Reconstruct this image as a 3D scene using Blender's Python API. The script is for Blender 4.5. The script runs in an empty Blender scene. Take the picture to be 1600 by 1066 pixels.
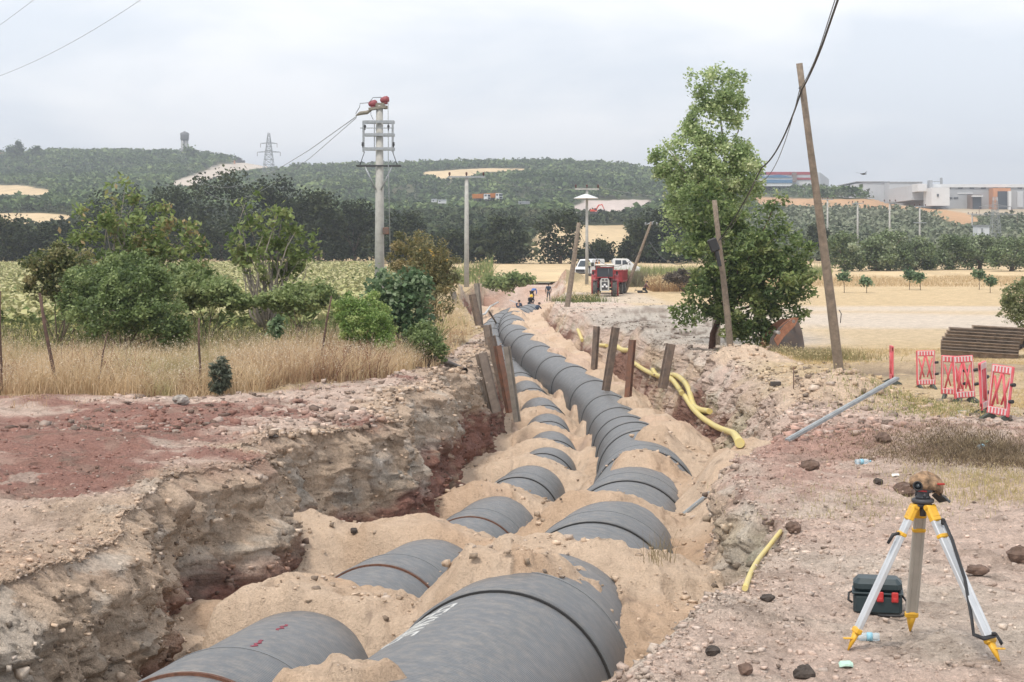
import bpy, math, random
import numpy as np
from mathutils import Vector, Matrix

random.seed(7)
rng = np.random.default_rng(7)
SC = bpy.context.scene
COL = SC.collection

# ------------------------------------------------------------------ camera
F = 2500.0      # focal length in photo pixels (1600 wide)
HY = 395.0      # row of the horizon
cam_d = bpy.data.cameras.new('camera')
cam = bpy.data.objects.new('camera', cam_d)
COL.objects.link(cam)
cam_d.sensor_width = 36.0
cam_d.lens = 36.0 * F / 1600.0
cam_d.shift_y = -(533.0 - HY) / 1600.0
cam_d.clip_start = 0.2
cam_d.clip_end = 9000.0
cam.location = (0, 0, 0)
cam.rotation_euler = (math.radians(90), 0, 0)
SC.camera = cam

# ------------------------------------------------------------------ sky and sun
SUN_EL, SUN_AZ = 58.0, 215.0        # azimuth clockwise from +Y (view direction)
world = bpy.data.worlds.new('World')
SC.world = world
world.use_nodes = True
wn, wl = world.node_tree.nodes, world.node_tree.links
wn.clear()
w_out = wn.new('ShaderNodeOutputWorld')
w_bg = wn.new('ShaderNodeBackground')
w_sky = wn.new('ShaderNodeTexSky')
w_sky.sky_type = 'NISHITA'
w_sky.sun_disc = False
w_sky.sun_elevation = math.radians(SUN_EL)
w_sky.sun_rotation = math.radians(SUN_AZ)
w_sky.air_density = 1.0
w_sky.dust_density = 2.5
w_tc = wn.new('ShaderNodeTexCoord')
w_map = wn.new('ShaderNodeMapping')
w_map.inputs['Scale'].default_value = (1.0, 1.0, 3.0)
w_map.inputs['Location'].default_value = (3.1, 0.4, 0.2)
w_n = wn.new('ShaderNodeTexNoise')
w_n.inputs['Scale'].default_value = 5.0
w_n.inputs['Detail'].default_value = 6.0
w_n.inputs['Roughness'].default_value = 0.5
w_n.inputs['Distortion'].default_value = 0.25
w_r = wn.new('ShaderNodeValToRGB')          # cloud brightness, in the sky's own units
w_r.color_ramp.elements[0].position = 0.40
w_r.color_ramp.elements[0].color = (5.45, 5.8, 6.25, 1)
w_r.color_ramp.elements[1].position = 0.58
w_r.color_ramp.elements[1].color = (7.15, 7.17, 7.25, 1)
w_mix = wn.new('ShaderNodeMix')
w_mix.data_type = 'RGBA'
w_mix.inputs['Factor'].default_value = 0.9
w_bg.inputs['Strength'].default_value = 0.1
wl.new(w_tc.outputs['Generated'], w_map.inputs['Vector'])
wl.new(w_map.outputs['Vector'], w_n.inputs['Vector'])
wl.new(w_n.outputs['Fac'], w_r.inputs['Fac'])
wl.new(w_sky.outputs['Color'], w_mix.inputs['A'])
wl.new(w_r.outputs['Color'], w_mix.inputs['B'])
wl.new(w_mix.outputs['Result'], w_bg.inputs['Color'])
wl.new(w_bg.outputs['Background'], w_out.inputs['Surface'])

sun_d = bpy.data.lights.new('sun', 'SUN')
sun_d.energy = 1.5
sun_d.angle = math.radians(10)
sun_d.color = (1.0, 0.93, 0.83)
sun = bpy.data.objects.new('sun', sun_d)
COL.objects.link(sun)
_el, _az = math.radians(SUN_EL), math.radians(SUN_AZ)
_sd = Vector((math.sin(_az) * math.cos(_el), math.cos(_az) * math.cos(_el), math.sin(_el)))
sun.rotation_euler = _sd.to_track_quat('Z', 'Y').to_euler()

SC.view_settings.view_transform = 'Standard'
SC.view_settings.look = 'None'
SC.view_settings.gamma = 1.0
SC.view_settings.exposure = 0.90

# ------------------------------------------------------------------ helpers
def at(px, py, d):
    """point seen at photo pixel (px, py) at distance d along the view axis"""
    return Vector(((px - 800.0) * d / F, d, (HY - py) * d / F))

def itp(x, xs, ys):
    return np.interp(x, xs, ys)

def _hash(ix, iy, iz, seed):
    h = (ix.astype(np.uint32) * np.uint32(374761393) + iy.astype(np.uint32) * np.uint32(668265263)
         + iz.astype(np.uint32) * np.uint32(2147483647 - 19) + np.uint32(seed * 7919 + 13))
    h = (h ^ (h >> np.uint32(13))) * np.uint32(1274126177)
    h = (h ^ (h >> np.uint32(16))) * np.uint32(2246822519)
    h = h ^ (h >> np.uint32(15))
    return (h & np.uint32(0xFFFFFF)).astype(np.float32) / 8388607.5 - 1.0

def vnoise(x, y, z, seed=0):
    x = np.asarray(x, dtype=np.float64); y = np.asarray(y, dtype=np.float64); z = np.asarray(z, dtype=np.float64)
    x, y, z = np.broadcast_arrays(x, y, z)
    xi = np.floor(x); yi = np.floor(y); zi = np.floor(z)
    fx = x - xi; fy = y - yi; fz = z - zi
    fx = fx * fx * (3 - 2 * fx); fy = fy * fy * (3 - 2 * fy); fz = fz * fz * (3 - 2 * fz)
    xi = xi.astype(np.int64) & 0xFFFFFFF; yi = yi.astype(np.int64) & 0xFFFFFFF; zi = zi.astype(np.int64) & 0xFFFFFFF
    r = 0
    for dx in (0, 1):
        wx = fx if dx else 1 - fx
        for dy in (0, 1):
            wy = fy if dy else 1 - fy
            for dz in (0, 1):
                wz = fz if dz else 1 - fz
                r = r + wx * wy * wz * _hash(xi + dx, yi + dy, zi + dz, seed)
    return r

def fbm(x, y, z, octv=4, gain=0.5, seed=0, ridged=False):
    a, s, t = 1.0, 0.0, 0.0
    for o in range(octv):
        n = vnoise(x * 2.03 ** o + 17.3 * o, y * 2.03 ** o - 9.1 * o, z * 2.03 ** o + 3.7 * o, seed + o)
        if ridged:
            n = 1 - 2 * np.abs(n)
        s = s + a * n; t += a; a *= gain
    return s / t

def sstep(a, b, x):
    t = np.clip((np.asarray(x, dtype=float) - a) / (b - a), 0, 1)
    return t * t * (3 - 2 * t)

# materials ---------------------------------------------------------
MATS = {}
def mat(name, color, rough=0.8, metal=0.0, noise=0.0, nscale=8.0, bump=0.0, bscale=40.0, alt=None, spec=None):
    """plain surface with broken colour and a fine bump"""
    if name in MATS:
        return MATS[name]
    m = bpy.data.materials.new(name); m.use_nodes = True
    n, l = m.node_tree.nodes, m.node_tree.links
    b = n['Principled BSDF']
    b.inputs['Roughness'].default_value = rough
    b.inputs['Metallic'].default_value = metal
    if spec is not None:
        b.inputs['Specular IOR Level'].default_value = spec
    c = (color[0], color[1], color[2], 1)
    b.inputs['Base Color'].default_value = c
    tc = n.new('ShaderNodeTexCoord')
    if noise > 0 or alt:
        nt = n.new('ShaderNodeTexNoise'); nt.inputs['Scale'].default_value = nscale
        nt.inputs['Detail'].default_value = 6; nt.inputs['Roughness'].default_value = 0.65
        l.new(tc.outputs['Object'], nt.inputs['Vector'])
        cr = n.new('ShaderNodeValToRGB')
        cr.color_ramp.elements[0].position = 0.36; cr.color_ramp.elements[1].position = 0.66
        a2 = alt if alt else tuple(max(0, v * (1 - noise)) for v in color)
        cr.color_ramp.elements[0].color = (a2[0], a2[1], a2[2], 1)
        cr.color_ramp.elements[1].color = c
        l.new(nt.outputs['Fac'], cr.inputs['Fac'])
        l.new(cr.outputs['Color'], b.inputs['Base Color'])
    if bump > 0:
        nb = n.new('ShaderNodeTexNoise'); nb.inputs['Scale'].default_value = bscale
        nb.inputs['Detail'].default_value = 4
        l.new(tc.outputs['Object'], nb.inputs['Vector'])
        bp = n.new('ShaderNodeBump'); bp.inputs['Strength'].default_value = bump
        bp.inputs['Distance'].default_value = 0.02
        l.new(nb.outputs['Fac'], bp.inputs['Height'])
        l.new(bp.outputs['Normal'], b.inputs['Normal'])
    MATS[name] = m
    return m

def attr_mat(name, rough=0.9, bumps=((14.0, 0.05), (60.0, 0.012)), mottles=((6.0, 0.22), (45.0, 0.25)), trans=0.0, spec=0.2):
    """surface whose base colour comes from the mesh attribute Col, mottled by noise and roughened by bump"""
    if name in MATS:
        return MATS[name]
    m = bpy.data.materials.new(name); m.use_nodes = True
    n, l = m.node_tree.nodes, m.node_tree.links
    b = n['Principled BSDF']
    b.inputs['Roughness'].default_value = rough
    b.inputs['Specular IOR Level'].default_value = spec
    at_ = n.new('ShaderNodeAttribute'); at_.attribute_name = 'Col'
    cur = at_.outputs['Color']
    geo = n.new('ShaderNodeNewGeometry')
    for sc_, amt in mottles:
        nt = n.new('ShaderNodeTexNoise'); nt.inputs['Scale'].default_value = sc_
        nt.inputs['Detail'].default_value = 5; nt.inputs['Roughness'].default_value = 0.7
        l.new(geo.outputs['Position'], nt.inputs['Vector'])
        mr = n.new('ShaderNodeMapRange')
        mr.inputs['From Min'].default_value = 0.3; mr.inputs['From Max'].default_value = 0.7
        mr.inputs['To Min'].default_value = 1 - amt; mr.inputs['To Max'].default_value = 1 + amt
        l.new(nt.outputs['Fac'], mr.inputs['Value'])
        mx = n.new('ShaderNodeVectorMath'); mx.operation = 'SCALE'
        l.new(cur, mx.inputs[0]); l.new(mr.outputs['Result'], mx.inputs['Scale'])
        cur = mx.outputs['Vector']
    l.new(cur, b.inputs['Base Color'])
    prev = None
    for sc_, dist in bumps:
        nb = n.new('ShaderNodeTexNoise'); nb.inputs['Scale'].default_value = sc_
        nb.inputs['Detail'].default_value = 5; nb.inputs['Roughness'].default_value = 0.7
        l.new(geo.outputs['Position'], nb.inputs['Vector'])
        bp = n.new('ShaderNodeBump'); bp.inputs['Strength'].default_value = 1.0
        bp.inputs['Distance'].default_value = dist
        l.new(nb.outputs['Fac'], bp.inputs['Height'])
        if prev: l.new(prev, bp.inputs['Normal'])
        prev = bp.outputs['Normal']
    if prev: l.new(prev, b.inputs['Normal'])
    if trans > 0:
        tr = n.new('ShaderNodeBsdfTranslucent'); l.new(cur, tr.inputs['Color'])
        ms = n.new('ShaderNodeMixShader'); ms.inputs['Fac'].default_value = trans
        out = n['Material Output']
        l.new(b.outputs['BSDF'], ms.inputs[1]); l.new(tr.outputs['BSDF'], ms.inputs[2])
        l.new(ms.outputs['Shader'], out.inputs['Surface'])
    MATS[name] = m
    return m

# mesh --------------------------------------------------------------
def np_mesh(name, verts, faces, m, cols=None, smooth=False, parent=None):
    """bulk mesh: verts (n,3), faces (k,3 or 4), cols (n,3) as attribute Col"""
    me = bpy.data.meshes.new(name)
    verts = np.asarray(verts, dtype=np.float32); faces = np.asarray(faces, dtype=np.int32)
    k = faces.shape[1]
    me.vertices.add(len(verts)); me.vertices.foreach_set('co', verts.ravel())
    me.loops.add(faces.size); me.loops.foreach_set('vertex_index', faces.ravel())
    me.polygons.add(len(faces))
    me.polygons.foreach_set('loop_start', np.arange(0, faces.size, k, dtype=np.int32))
    me.polygons.foreach_set('loop_total', np.full(len(faces), k, dtype=np.int32))
    if smooth:
        me.polygons.foreach_set('use_smooth', np.ones(len(faces), dtype=bool))
    if cols is not None:
        a = me.color_attributes.new('Col', 'FLOAT_COLOR', 'POINT')
        c4 = np.ones((len(verts), 4), dtype=np.float32); c4[:, :3] = cols
        a.data.foreach_set('color', c4.ravel())
    me.materials.append(m)
    me.update(); me.validate()
    o = bpy.data.objects.new(name, me); COL.objects.link(o)
    if parent: o.parent = parent
    return o

class MB:
    """collects shapes, builds ONE mesh object"""
    def __init__(s):
        s.v, s.f, s.s = [], [], []
    def add(s, vs, fs, smooth=False):
        b = len(s.v); s.v += [tuple(v) for v in vs]
        for f in fs:
            s.f.append(tuple(b + i for i in f)); s.s.append(smooth)
        return s
    def box(s, c, size, rot=None, bev=0.0):
        hx, hy, hz = size[0] / 2, size[1] / 2, size[2] / 2
        M = rot if rot is not None else Matrix.Identity(3)
        if isinstance(M, (int, float)): M = Matrix.Rotation(M, 3, 'Z')
        c = Vector(c)
        if bev <= 0:
            vs = [c + M @ Vector((x * hx, y * hy, z * hz)) for x in (-1, 1) for y in (-1, 1) for z in (-1, 1)]
            return s.add(vs, [(0, 1, 3, 2), (4, 6, 7, 5), (0, 4, 5, 1), (2, 3, 7, 6), (0, 2, 6, 4), (1, 5, 7, 3)])
        b = min(bev, hx * .9, hy * .9, hz * .9)
        rings = []
        for z, ins in ((-hz, b), (-hz + b, 0), (hz - b, 0), (hz, b)):
            x, y = hx - ins, hy - ins
            cb = b if ins == 0 else b * .5
            pts = [(x, -y + cb), (x, y - cb), (x - cb, y), (-x + cb, y), (-x, y - cb), (-x, -y + cb), (-x + cb, -y), (x - cb, -y)]
            rings.append([c + M @ Vector((p[0], p[1], z)) for p in pts])
        return s.loft(rings, cap=True, smooth=False)
    def loft(s, rings, cap=True, smooth=True, close=True):
        n = len(rings[0]); vs = [p for r in rings for p in r]; fs = []
        for i in range(len(rings) - 1):
            for j in range(n if close else n - 1):
                a, b_ = i * n + j, i * n + (j + 1) % n
                fs.append((a, b_, b_ + n, a + n))
        b0 = len(s.v)
        s.add(vs, fs, smooth)
        if cap:
            s.f.append(tuple(b0 + j for j in reversed(range(n)))); s.s.append(False)
            s.f.append(tuple(b0 + (len(rings) - 1) * n + j for j in range(n))); s.s.append(False)
        return s
    def cyl(s, p0, p1, r0, r1=None, n=12, cap=True, smooth=True):
        return s.tube([p0, p1], [r0, r0 if r1 is None else r1], n, cap, smooth)
    def tube(s, pts, rad, n=8, cap=True, smooth=True):
        pts = [Vector(p) for p in pts]
        if not hasattr(rad, '__len__'): rad = [rad] * len(pts)
        rings = []; up = None
        for i, p in enumerate(pts):
            t = (pts[min(i + 1, len(pts) - 1)] - pts[max(i - 1, 0)])
            if t.length < 1e-9: t = Vector((0, 0, 1))
            t.normalize()
            if up is None:
                up = Vector((0, 0, 1)) if abs(t.z) < .9 else Vector((1, 0, 0))
            u = t.cross(up)
            if u.length < 1e-6: u = t.cross(Vector((0, 1, 0)))
            u.normalize(); w = u.cross(t).normalized(); up = w
            rings.append([p + rad[i] * (math.cos(2 * math.pi * k / n) * u + math.sin(2 * math.pi * k / n) * w) for k in range(n)])
        return s.loft(rings, cap, smooth)
    def lathe(s, prof, origin=(0, 0, 0), axis=(0, 0, 1), n=24, cap=True, smooth=True):
        a = Vector(axis).normalized(); o = Vector(origin)
        u = a.orthogonal().normalized(); w = a.cross(u)
        rings = [[o + a * z + max(r, 1e-4) * (math.cos(2 * math.pi * k / n) * u + math.sin(2 * math.pi * k / n) * w) for k in range(n)] for r, z in prof]
        return s.loft(rings, cap, smooth)
    def prism(s, pts, d0, d1, M=None):
        """outline pts (x,z) extruded along y from d0 to d1"""
        n = len(pts)
        r0 = [Vector((p[0], d0, p[1])) for p in pts]; r1 = [Vector((p[0], d1, p[1])) for p in pts]
        if M is not None: r0 = [M @ v for v in r0]; r1 = [M @ v for v in r1]
        return s.loft([r0, r1], True, False)
    def ball(s, c, r, n=10, squash=(1, 1, 1)):
        c = Vector(c); rings = []
        for i in range(n // 2 + 1):
            t = math.pi * i / (n // 2)
            rr, z = max(math.sin(t), 1e-3) * r, -math.cos(t) * r
            rings.append([c + Vector((rr * math.cos(2 * math.pi * k / n) * squash[0], rr * math.sin(2 * math.pi * k / n) * squash[1], z * squash[2])) for k in range(n)])
        return s.loft(rings, True, True)
    def build(s, name, m, parent=None, loc=None):
        me = bpy.data.meshes.new(name); me.from_pydata(s.v, [], s.f)
        me.polygons.foreach_set('use_smooth', s.s)
        me.materials.append(m); me.update()
        o = bpy.data.objects.new(name, me); COL.objects.link(o)
        if parent: o.parent = parent
        if loc is not None: o.location = loc
        return o

def tag(o, label=None, cat=None, group=None, kind=None):
    if label: o['label'] = label
    if cat: o['category'] = cat
    if group: o['group'] = group
    if kind: o['kind'] = kind
    return o

def thing(name, label, cat, loc=(0, 0, 0), rz=0.0, group=None):
    o = bpy.data.objects.new(name, None); COL.objects.link(o)
    o.empty_display_size = 0.3
    o.location = loc; o.rotation_euler = (0, 0, rz)
    return tag(o, label, cat, group)

def kids(o):
    return [c for c in bpy.data.objects if c.parent is o]

def copy_tree(o, loc=None, rz=None, label=None, parent=None):
    c = o.copy(); COL.objects.link(c)
    c.parent = parent
    if loc is not None: c.location = loc
    if rz is not None: c.rotation_euler = (0, 0, rz)
    if label: c['label'] = label
    for k in kids(o):
        copy_tree(k, parent=c)
    return c

# ------------------------------------------------------------------ shape of the land
HLK = ([6, 12, 17, 25, 35, 45, 60, 100, 139, 160, 208, 260], [2.9, 2.9, 3.0, 3.1, 3.2, 3.45, 3.7, 3.9, 3.85, 3.6, 3.05, 2.6])
HRK = ([6, 12, 20, 28, 33, 43, 60, 90, 139, 160, 208, 260], [3.0, 3.05, 3.05, 3.1, 3.25, 3.65, 3.85, 3.9, 3.85, 3.7, 3.05, 2.6])
# right pipe: distance, lateral place, depth of crown
RS = 6.05
RY = [8.5] + [14.5 + RS * k for k in range(19)] + [140, 152, 160]
RX = [-1.30, -.12, 1.05, 1.92, 2.71, 3.15, 3.44, 3.65, 3.78, 3.80, 3.56, 2.91, 2.26, 1.57, .97, .51, .21, .11, .09, .12, 1.15, 2.1, 2.9]
RH = [2.75, 3.05, 3.44, 3.77, 4.01, 4.28, 4.72, 5.17, 5.48, 5.56, 5.48, 5.30, 5.22, 5.04, 4.73, 4.71, 4.62, 4.57, 4.52, 4.50, 4.65, 4.7, 4.75]
RR = 1.10
LS = 7.8
LY = [6.0] + [12.2 + LS * k for k in range(9)] + [90, 105, 120, 140, 152, 160]
LX = [-3.05, -2.47, -1.68, -.72, .14, .82, 1.29, 1.34, 1.42, .95, -.1, -1.1, -1.6, -.9, .0, .7]
LH = [2.7, 3.20, 3.89, 4.57, 4.98, 5.43, 5.98, 6.2, 6.35, 6.3, 6.0, 5.5, 5.2, 5.15, 5.15, 5.2]
LR = 0.95
# trench walls
LWB = ([6, 12, 15, 17, 17.6, 20.3, 21.3, 22.3, 23.3, 24.2, 27.5, 30.2, 31.2, 32.2, 36, 39.5, 40.5, 41.5, 46, 49.5, 50.5, 51.5, 58, 61, 75, 85, 100, 120, 140, 160, 172],
       [-3.7, -3.55, -3.40, -3.45, -3.85, -3.95, -3.8, -2.9, -2.7, -3.6, -3.1, -1.6, -1.5, -2.1, -1.9, -1.15, -1.1, -1.6, -1.3, -.6, -.55, -.9, -.5, -.3, -.5, -1.2, -2.6, -3.6, -3.6, -3.0, -3.0])
LWT = ([6, 12, 15, 17, 17.8, 20.3, 21.5, 22.4, 23.4, 24.6, 27.5, 30.2, 31.3, 32.4, 36, 39.5, 40.6, 41.8, 46, 49.5, 50.6, 52, 58, 61, 75, 85, 100, 120, 140, 160, 172],
       [-5.2, -4.9, -4.3, -4.1, -4.4, -4.5, -4.4, -3.8, -3.6, -4.3, -3.7, -2.4, -2.2, -2.7, -2.5, -1.8, -1.7, -2.1, -1.9, -1.2, -1.15, -1.5, -1.2, -1.0, -1.2, -1.9, -3.3, -4.4, -4.6, -4.2, -4.0])
RWB = ([6, 11.4, 13.3, 15.9, 18.5, 21, 24, 30, 36, 39, 44, 46, 55, 61, 66, 72, 81, 87, 95, 105, 120, 140, 150, 172],
       [.2, .75, 1.45, 1.95, 2.15, 2.45, 2.9, 3.7, 4.4, 4.75, 5.0, 5.1, 5.35, 5.45, 5.3, 4.95, 4.05, 3.4, 2.7, 2.2, 1.9, 2.9, 3.6, 5.0])
RWT = ([6, 11.4, 13.3, 14.6, 16, 17, 18.3, 19.5, 21, 23, 25, 28, 34, 40, 46, 55, 61, 66, 72, 81, 100, 120, 140, 150, 172],
       [.35, .95, 1.65, 2.15, 2.7, 3.0, 3.1, 2.85, 2.95, 3.3, 4.1, 5.0, 6.1, 7.0, 7.2, 7.1, 7.0, 6.7, 6.3, 5.9, 4.0, 3.3, 4.2, 5.0, 6.0])
FLOORK = ([6, 20, 35, 60, 100, 160, 169, 172], [6.6, 6.6, 7.2, 8.4, 7.8, 7.0, 6.4, 3.9])

def crownR(y): return itp(y, RY, RX), -itp(y, RY, RH)
def crownL(y): return itp(y, LY, LX), -itp(y, LY, LH)

MOUNDS = [  # x, y, rx, ry, height : heaps lying on the banks
    (at(1165, 560, 54).x, 54, 1.55, 1.5, .68), (at(1305, 600, 33.5).x, 33.5, 1.5, 1.2, .60),
    (at(1480, 700, 26).x, 25.5, 2.2, 1.4, .35), (at(820, 420, 150).x, 178, 5.5, 7, 1.9),
    (9, 96, 7, 3, .7), (11.5, 84, 5, 2, .55), (7.5, 76, 4, 2, .5), (-9, 22, 4, 4, .28), (-4, 139, 5, 6, 1.2), (3, 179, 9, 4, 1.0),
    (-3.4, 96, 1.8, 9, .8), (13, 50, 5, 1.2, .35), (16, 46, 5, 1.0, .3), (1.5, 13.0, 1.0, 1.2, .1), (3.1, 21.5, 1.2, 2.2, .15),
    (7.0, 36, 1.2, 2.5, .3), (8.6, 45, 1.6, 2.6, .45)]

def bank(X, Y, detail=True):
    """height of the natural ground beside the trench (also used to stand things on it)"""
    X = np.asarray(X, float); Y = np.asarray(Y, float)
    side = sstep(-1.5, 3.0, X)
    h = itp(Y, *HLK) * (1 - side) + itp(Y, *HRK) * side
    z = -h
    for mx, my, rx, ry, mh in MOUNDS:
        q = ((X - mx) / rx) ** 2 + ((Y - my) / ry) ** 2
        z = z + mh * np.exp(-q * 1.2)
    if detail:
        rough = itp(X + 0 * Y, [-40, -14, -3, 6, 12, 40], [.5, 1.1, 1.15, 1.0, .55, .15]) * (1 - .75 * sstep(60, 150, Y))
        gr = sstep(8.5, 12.0, X) * sstep(30, 60, Y)
        rough = rough * (1 - .7 * gr)
        z = z + rough * (.16 * fbm(X * .35, Y * .35, 0, 3, .55, 3) + .10 * fbm(X * 1.3, Y * 1.3, 2, 4, .6, 8)
                         + .05 * fbm(X * 4.5, Y * 4.5, 5, 3, .6, 21, True))
    return z

def gz(x, y):
    return float(bank(np.array([x]), np.array([y]))[0])

def on(px, y, dz=0.0):
    x = (px - 800.0) * y / F
    return Vector((x, y, gz(x, y) + dz))
# ------------------------------------------------------------------ palette (real base colours)
SAND = np.array([.61, .465, .345]); PINK = np.array([.58, .445, .37]); RED = np.array([.32, .175, .14])
DRED = np.array([.20, .098, .072]); BEIGE = np.array([.55, .415, .305]); BLUE = np.array([.25, .25, .225])
DARK = np.array([.085, .066, .053]); GREY = np.array([.42, .385, .34]); STRAW = np.array([.58, .44, .265])
PALE = np.array([.58, .50, .42]); MUD = np.array([.22, .165, .13]); GREENISH = np.array([.33, .31, .2])
ORANGE = np.array([.42, .26, .19])

def lerp(a, b, t):
    t = np.clip(np.asarray(t), 0, 1)[..., None]
    return a * (1 - t) + b * t

# ------------------------------------------------------------------ ground beside and below the trench
GND = {}; SND = {}
def build_ground():
    ys = [7.0]
    while ys[-1] < 205.0:
        ys.append(ys[-1] * (1.0042 if ys[-1] < 50 else 1.0065))
    Yr = np.array(ys); n = len(Yr)
    tq = np.linspace(0, 1, 190)
    uL = 1 - tq[::-1] ** 1.9                          # dense next to the edge
    uR = tq ** 1.9
    NW = 120; tw = np.linspace(0, 1, NW)
    Xlt, Xlb = itp(Yr, *LWT), itp(Yr, *LWB)
    Xrt, Xrb = itp(Yr, *RWT), itp(Yr, *RWB)
    edge = .42 * Yr + 8
    zlt = bank(Xlt, Yr); zrt = bank(Xrt, Yr)
    zf = -itp(Yr, *FLOORK)
    secs = []
    # left bank
    X = -edge[:, None] + (Xlt + edge)[:, None] * uL[None, :]
    Y = np.repeat(Yr[:, None], X.shape[1], 1)
    Z = bank(X, Y)
    secs.append((X, Y, Z, np.zeros_like(X)))
    # left wall
    Xw = Xlt[:, None] + (Xlb - Xlt)[:, None] * tw[None, 1:] ** .8
    Yw = np.repeat(Yr[:, None], NW - 1, 1)
    Zw = zlt[:, None] + (zf - zlt)[:, None] * tw[None, 1:]
    secs.append((Xw, Yw, Zw, np.ones_like(Xw)))
    # floor
    tf = np.linspace(0, 1, 8)[1:-1]
    secs.append((Xlb[:, None] + (Xrb - Xlb)[:, None] * tf, np.repeat(Yr[:, None], 6, 1), np.repeat(zf[:, None], 6, 1), np.full((n, 6), 3.0)))
    # right wall
    Xw = Xrb[:, None] + (Xrt - Xrb)[:, None] * tw[None, :-1] ** 1.0
    conv = tw[:-1] ** np.clip(itp(Yr, [10, 24, 40, 60, 100], [1.0, .9, .62, .62, .8]), .3, 2)[:, None]
    Zw = zf[:, None] + (zrt - zf)[:, None] * conv
    secs.append((Xw, np.repeat(Yr[:, None], NW - 1, 1), Zw, np.full_like(Xw, 2.0)))
    # right bank
    X = Xrt[:, None] + (edge - Xrt)[:, None] * uR[None, :]
    Y = np.repeat(Yr[:, None], X.shape[1], 1)
    secs.append((X, Y, bank(X, Y), np.full_like(X, 4.0)))
    X = np.concatenate([s[0] for s in secs], 1); Y = np.concatenate([s[1] for s in secs], 1)
    Z = np.concatenate([s[2] for s in secs], 1); K = np.concatenate([s[3] for s in secs], 1)
    nc = X.shape[1]
    # broken trench walls: clods, ledges and pick marks, pushed sideways
    isL = (K == 1); isR = (K == 2)
    dt = np.where(isL, Z - zlt[:, None], Z - zrt[:, None])         # below the edge
    env = sstep(0, .25, -dt) * (isL | isR)
    near = 1 - .5 * sstep(40, 110, Y)
    big = fbm(X * .5, Y * .55, Z * .8, 3, .5, 31)
    rid = fbm(X * 1.3, Y * 1.3, Z * 1.6, 5, .62, 41, True)
    clod = fbm(X * 5, Y * 5, Z * 5, 3, .6, 51)
    strata = fbm(X * .25, Y * .25, Z * 3.2, 3, .5, 61, True)
    rid2 = fbm(X * 3.1, Y * 3.1, Z * 2.2, 4, .65, 45, True); pick = fbm(X * 5, Y * 5, Z * .9, 3, .6, 47, True)
    cliff = np.round(fbm(X * .9, Y * .9, Z * 1.2, 3, .55, 49) * 4) / 4
    push = (.28 * big + .26 * rid + .12 * rid2 + .07 * pick + .07 * clod + .10 * strata + .22 * cliff) * env * near
    X2 = X + np.where(isL, push - .05, 0) - np.where(isR, push * .9, 0)
    Y2 = Y + env * .12 * fbm(X * 1.7, Y * 1.7, Z * 1.7, 3, .6, 71)
    Z2 = Z + env * .08 * fbm(X * 2.5, Y * 2.5, Z * 2.5, 3, .6, 81)
    # colours -----------------------------------------------------
    n1 = fbm(X * .4, Y * .4, Z * .7, 4, .55, 101); n2 = fbm(X * 1.6, Y * 1.6, Z * 1.8, 4, .6, 111)
    n3 = fbm(X * 6, Y * 6, Z * 6, 3, .6, 121); n4 = fbm(X * .13, Y * .13, 0, 3, .5, 131)
    C = np.zeros(X.shape + (3,)) + PINK
    # left bank: red spoil in front, straw litter behind, pale clay near the edge
    L = (K <= 1)
    cL = lerp(np.broadcast_to(PINK, C.shape), RED, sstep(-.15, .25, n1 + .6 * sstep(-4.0, -6.5, X) * sstep(37, 30, Y) * sstep(17.5, 21, Y) - .15 + .35 * n2))
    dedge = itp(Y, *LWT) - X
    cL = lerp(cL, BEIGE, sstep(.9, .0, dedge + 1.3 * n1) * .9)
    cL = lerp(cL, BEIGE, sstep(20, 16, Y + 3 * n1) * .8)
    cL = lerp(cL, DARK * 1.6, sstep(.3, .55, n3 + .5 * n2) * .55)
    straw = sstep(0, 1.0, Y - itp(X, [-30, -11.4, -5.9, -3.6, -2.6, -1.5], [33, 35, 36, 41.5, 47, 75]) + 1.5 * n1)
    cL = lerp(cL, STRAW * .8, straw * sstep(-.6, .3, n2 + .3))
    cL = lerp(cL, MUD, sstep(.25, .5, n2 + .1 * n3) * .6)
    cL = lerp(cL, np.array([.20, .19, .085]), sstep(58, 64, Y) * sstep(-3.2, -4.6, X + .03 * (Y - 60)))
    # right bank: pink crushed stone, mud berms, straw stubble and a pale dirt track
    cR = lerp(np.broadcast_to(PINK, C.shape), PALE, sstep(-.2, .4, n1 + .3 * n2) * .8)
    cR = lerp(cR, RED * 1.3, sstep(.1, .45, n4 + .4 * n2) * .7 * sstep(32, 26, Y))
    cR = lerp(cR, MUD, sstep(.18, .5, n2 + .35 * n1) * .55)
    stub = sstep(7.8, 9.8, X - .0 * Y + 1.6 * n1 + 1.5 * sstep(60, 46, Y)) * sstep(29, 36, Y + 3 * n1)
    cR = lerp(cR, STRAW, stub * .9)
    berm = np.exp(-((Y - 47.5 - 1.2 * n1 - .12 * (X - 12)) / 2.3) ** 2) * sstep(7.5, 10, X)
    cR = lerp(cR, MUD, berm * sstep(-.35, .1, n2 + .2) * .95)
    Yt = Y + 6 * n4
    track = np.clip(sstep(63, 70, Yt) * sstep(122, 112, Yt) * sstep(4, 9, X) * (1 - .75 * np.exp(-((Yt - 105) / 5) ** 2)), 0, 1)
    cR = lerp(cR, PALE * 1.05, track * .9)
    cR = lerp(cR, STRAW * .98, np.clip(sstep(114, 120, Y) + sstep(84, 80, Y) * sstep(12, 16, X) * sstep(58, 62, Y) * .8, 0, 1) * sstep(11, 13, X))
    grey = sstep(100, 92, Y) * sstep(64, 74, Y) * sstep(10, 8, X - .02 * Y)
    cR = lerp(cR, GREY, grey * .75)
    cR = lerp(cR, MUD * .8, grey * sstep(.0, .3, n2 + .35 * n1) * .9)
    cR = lerp(cR, PALE, sstep(118, 126, Y) * sstep(13, 11, X) * .6)
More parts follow.
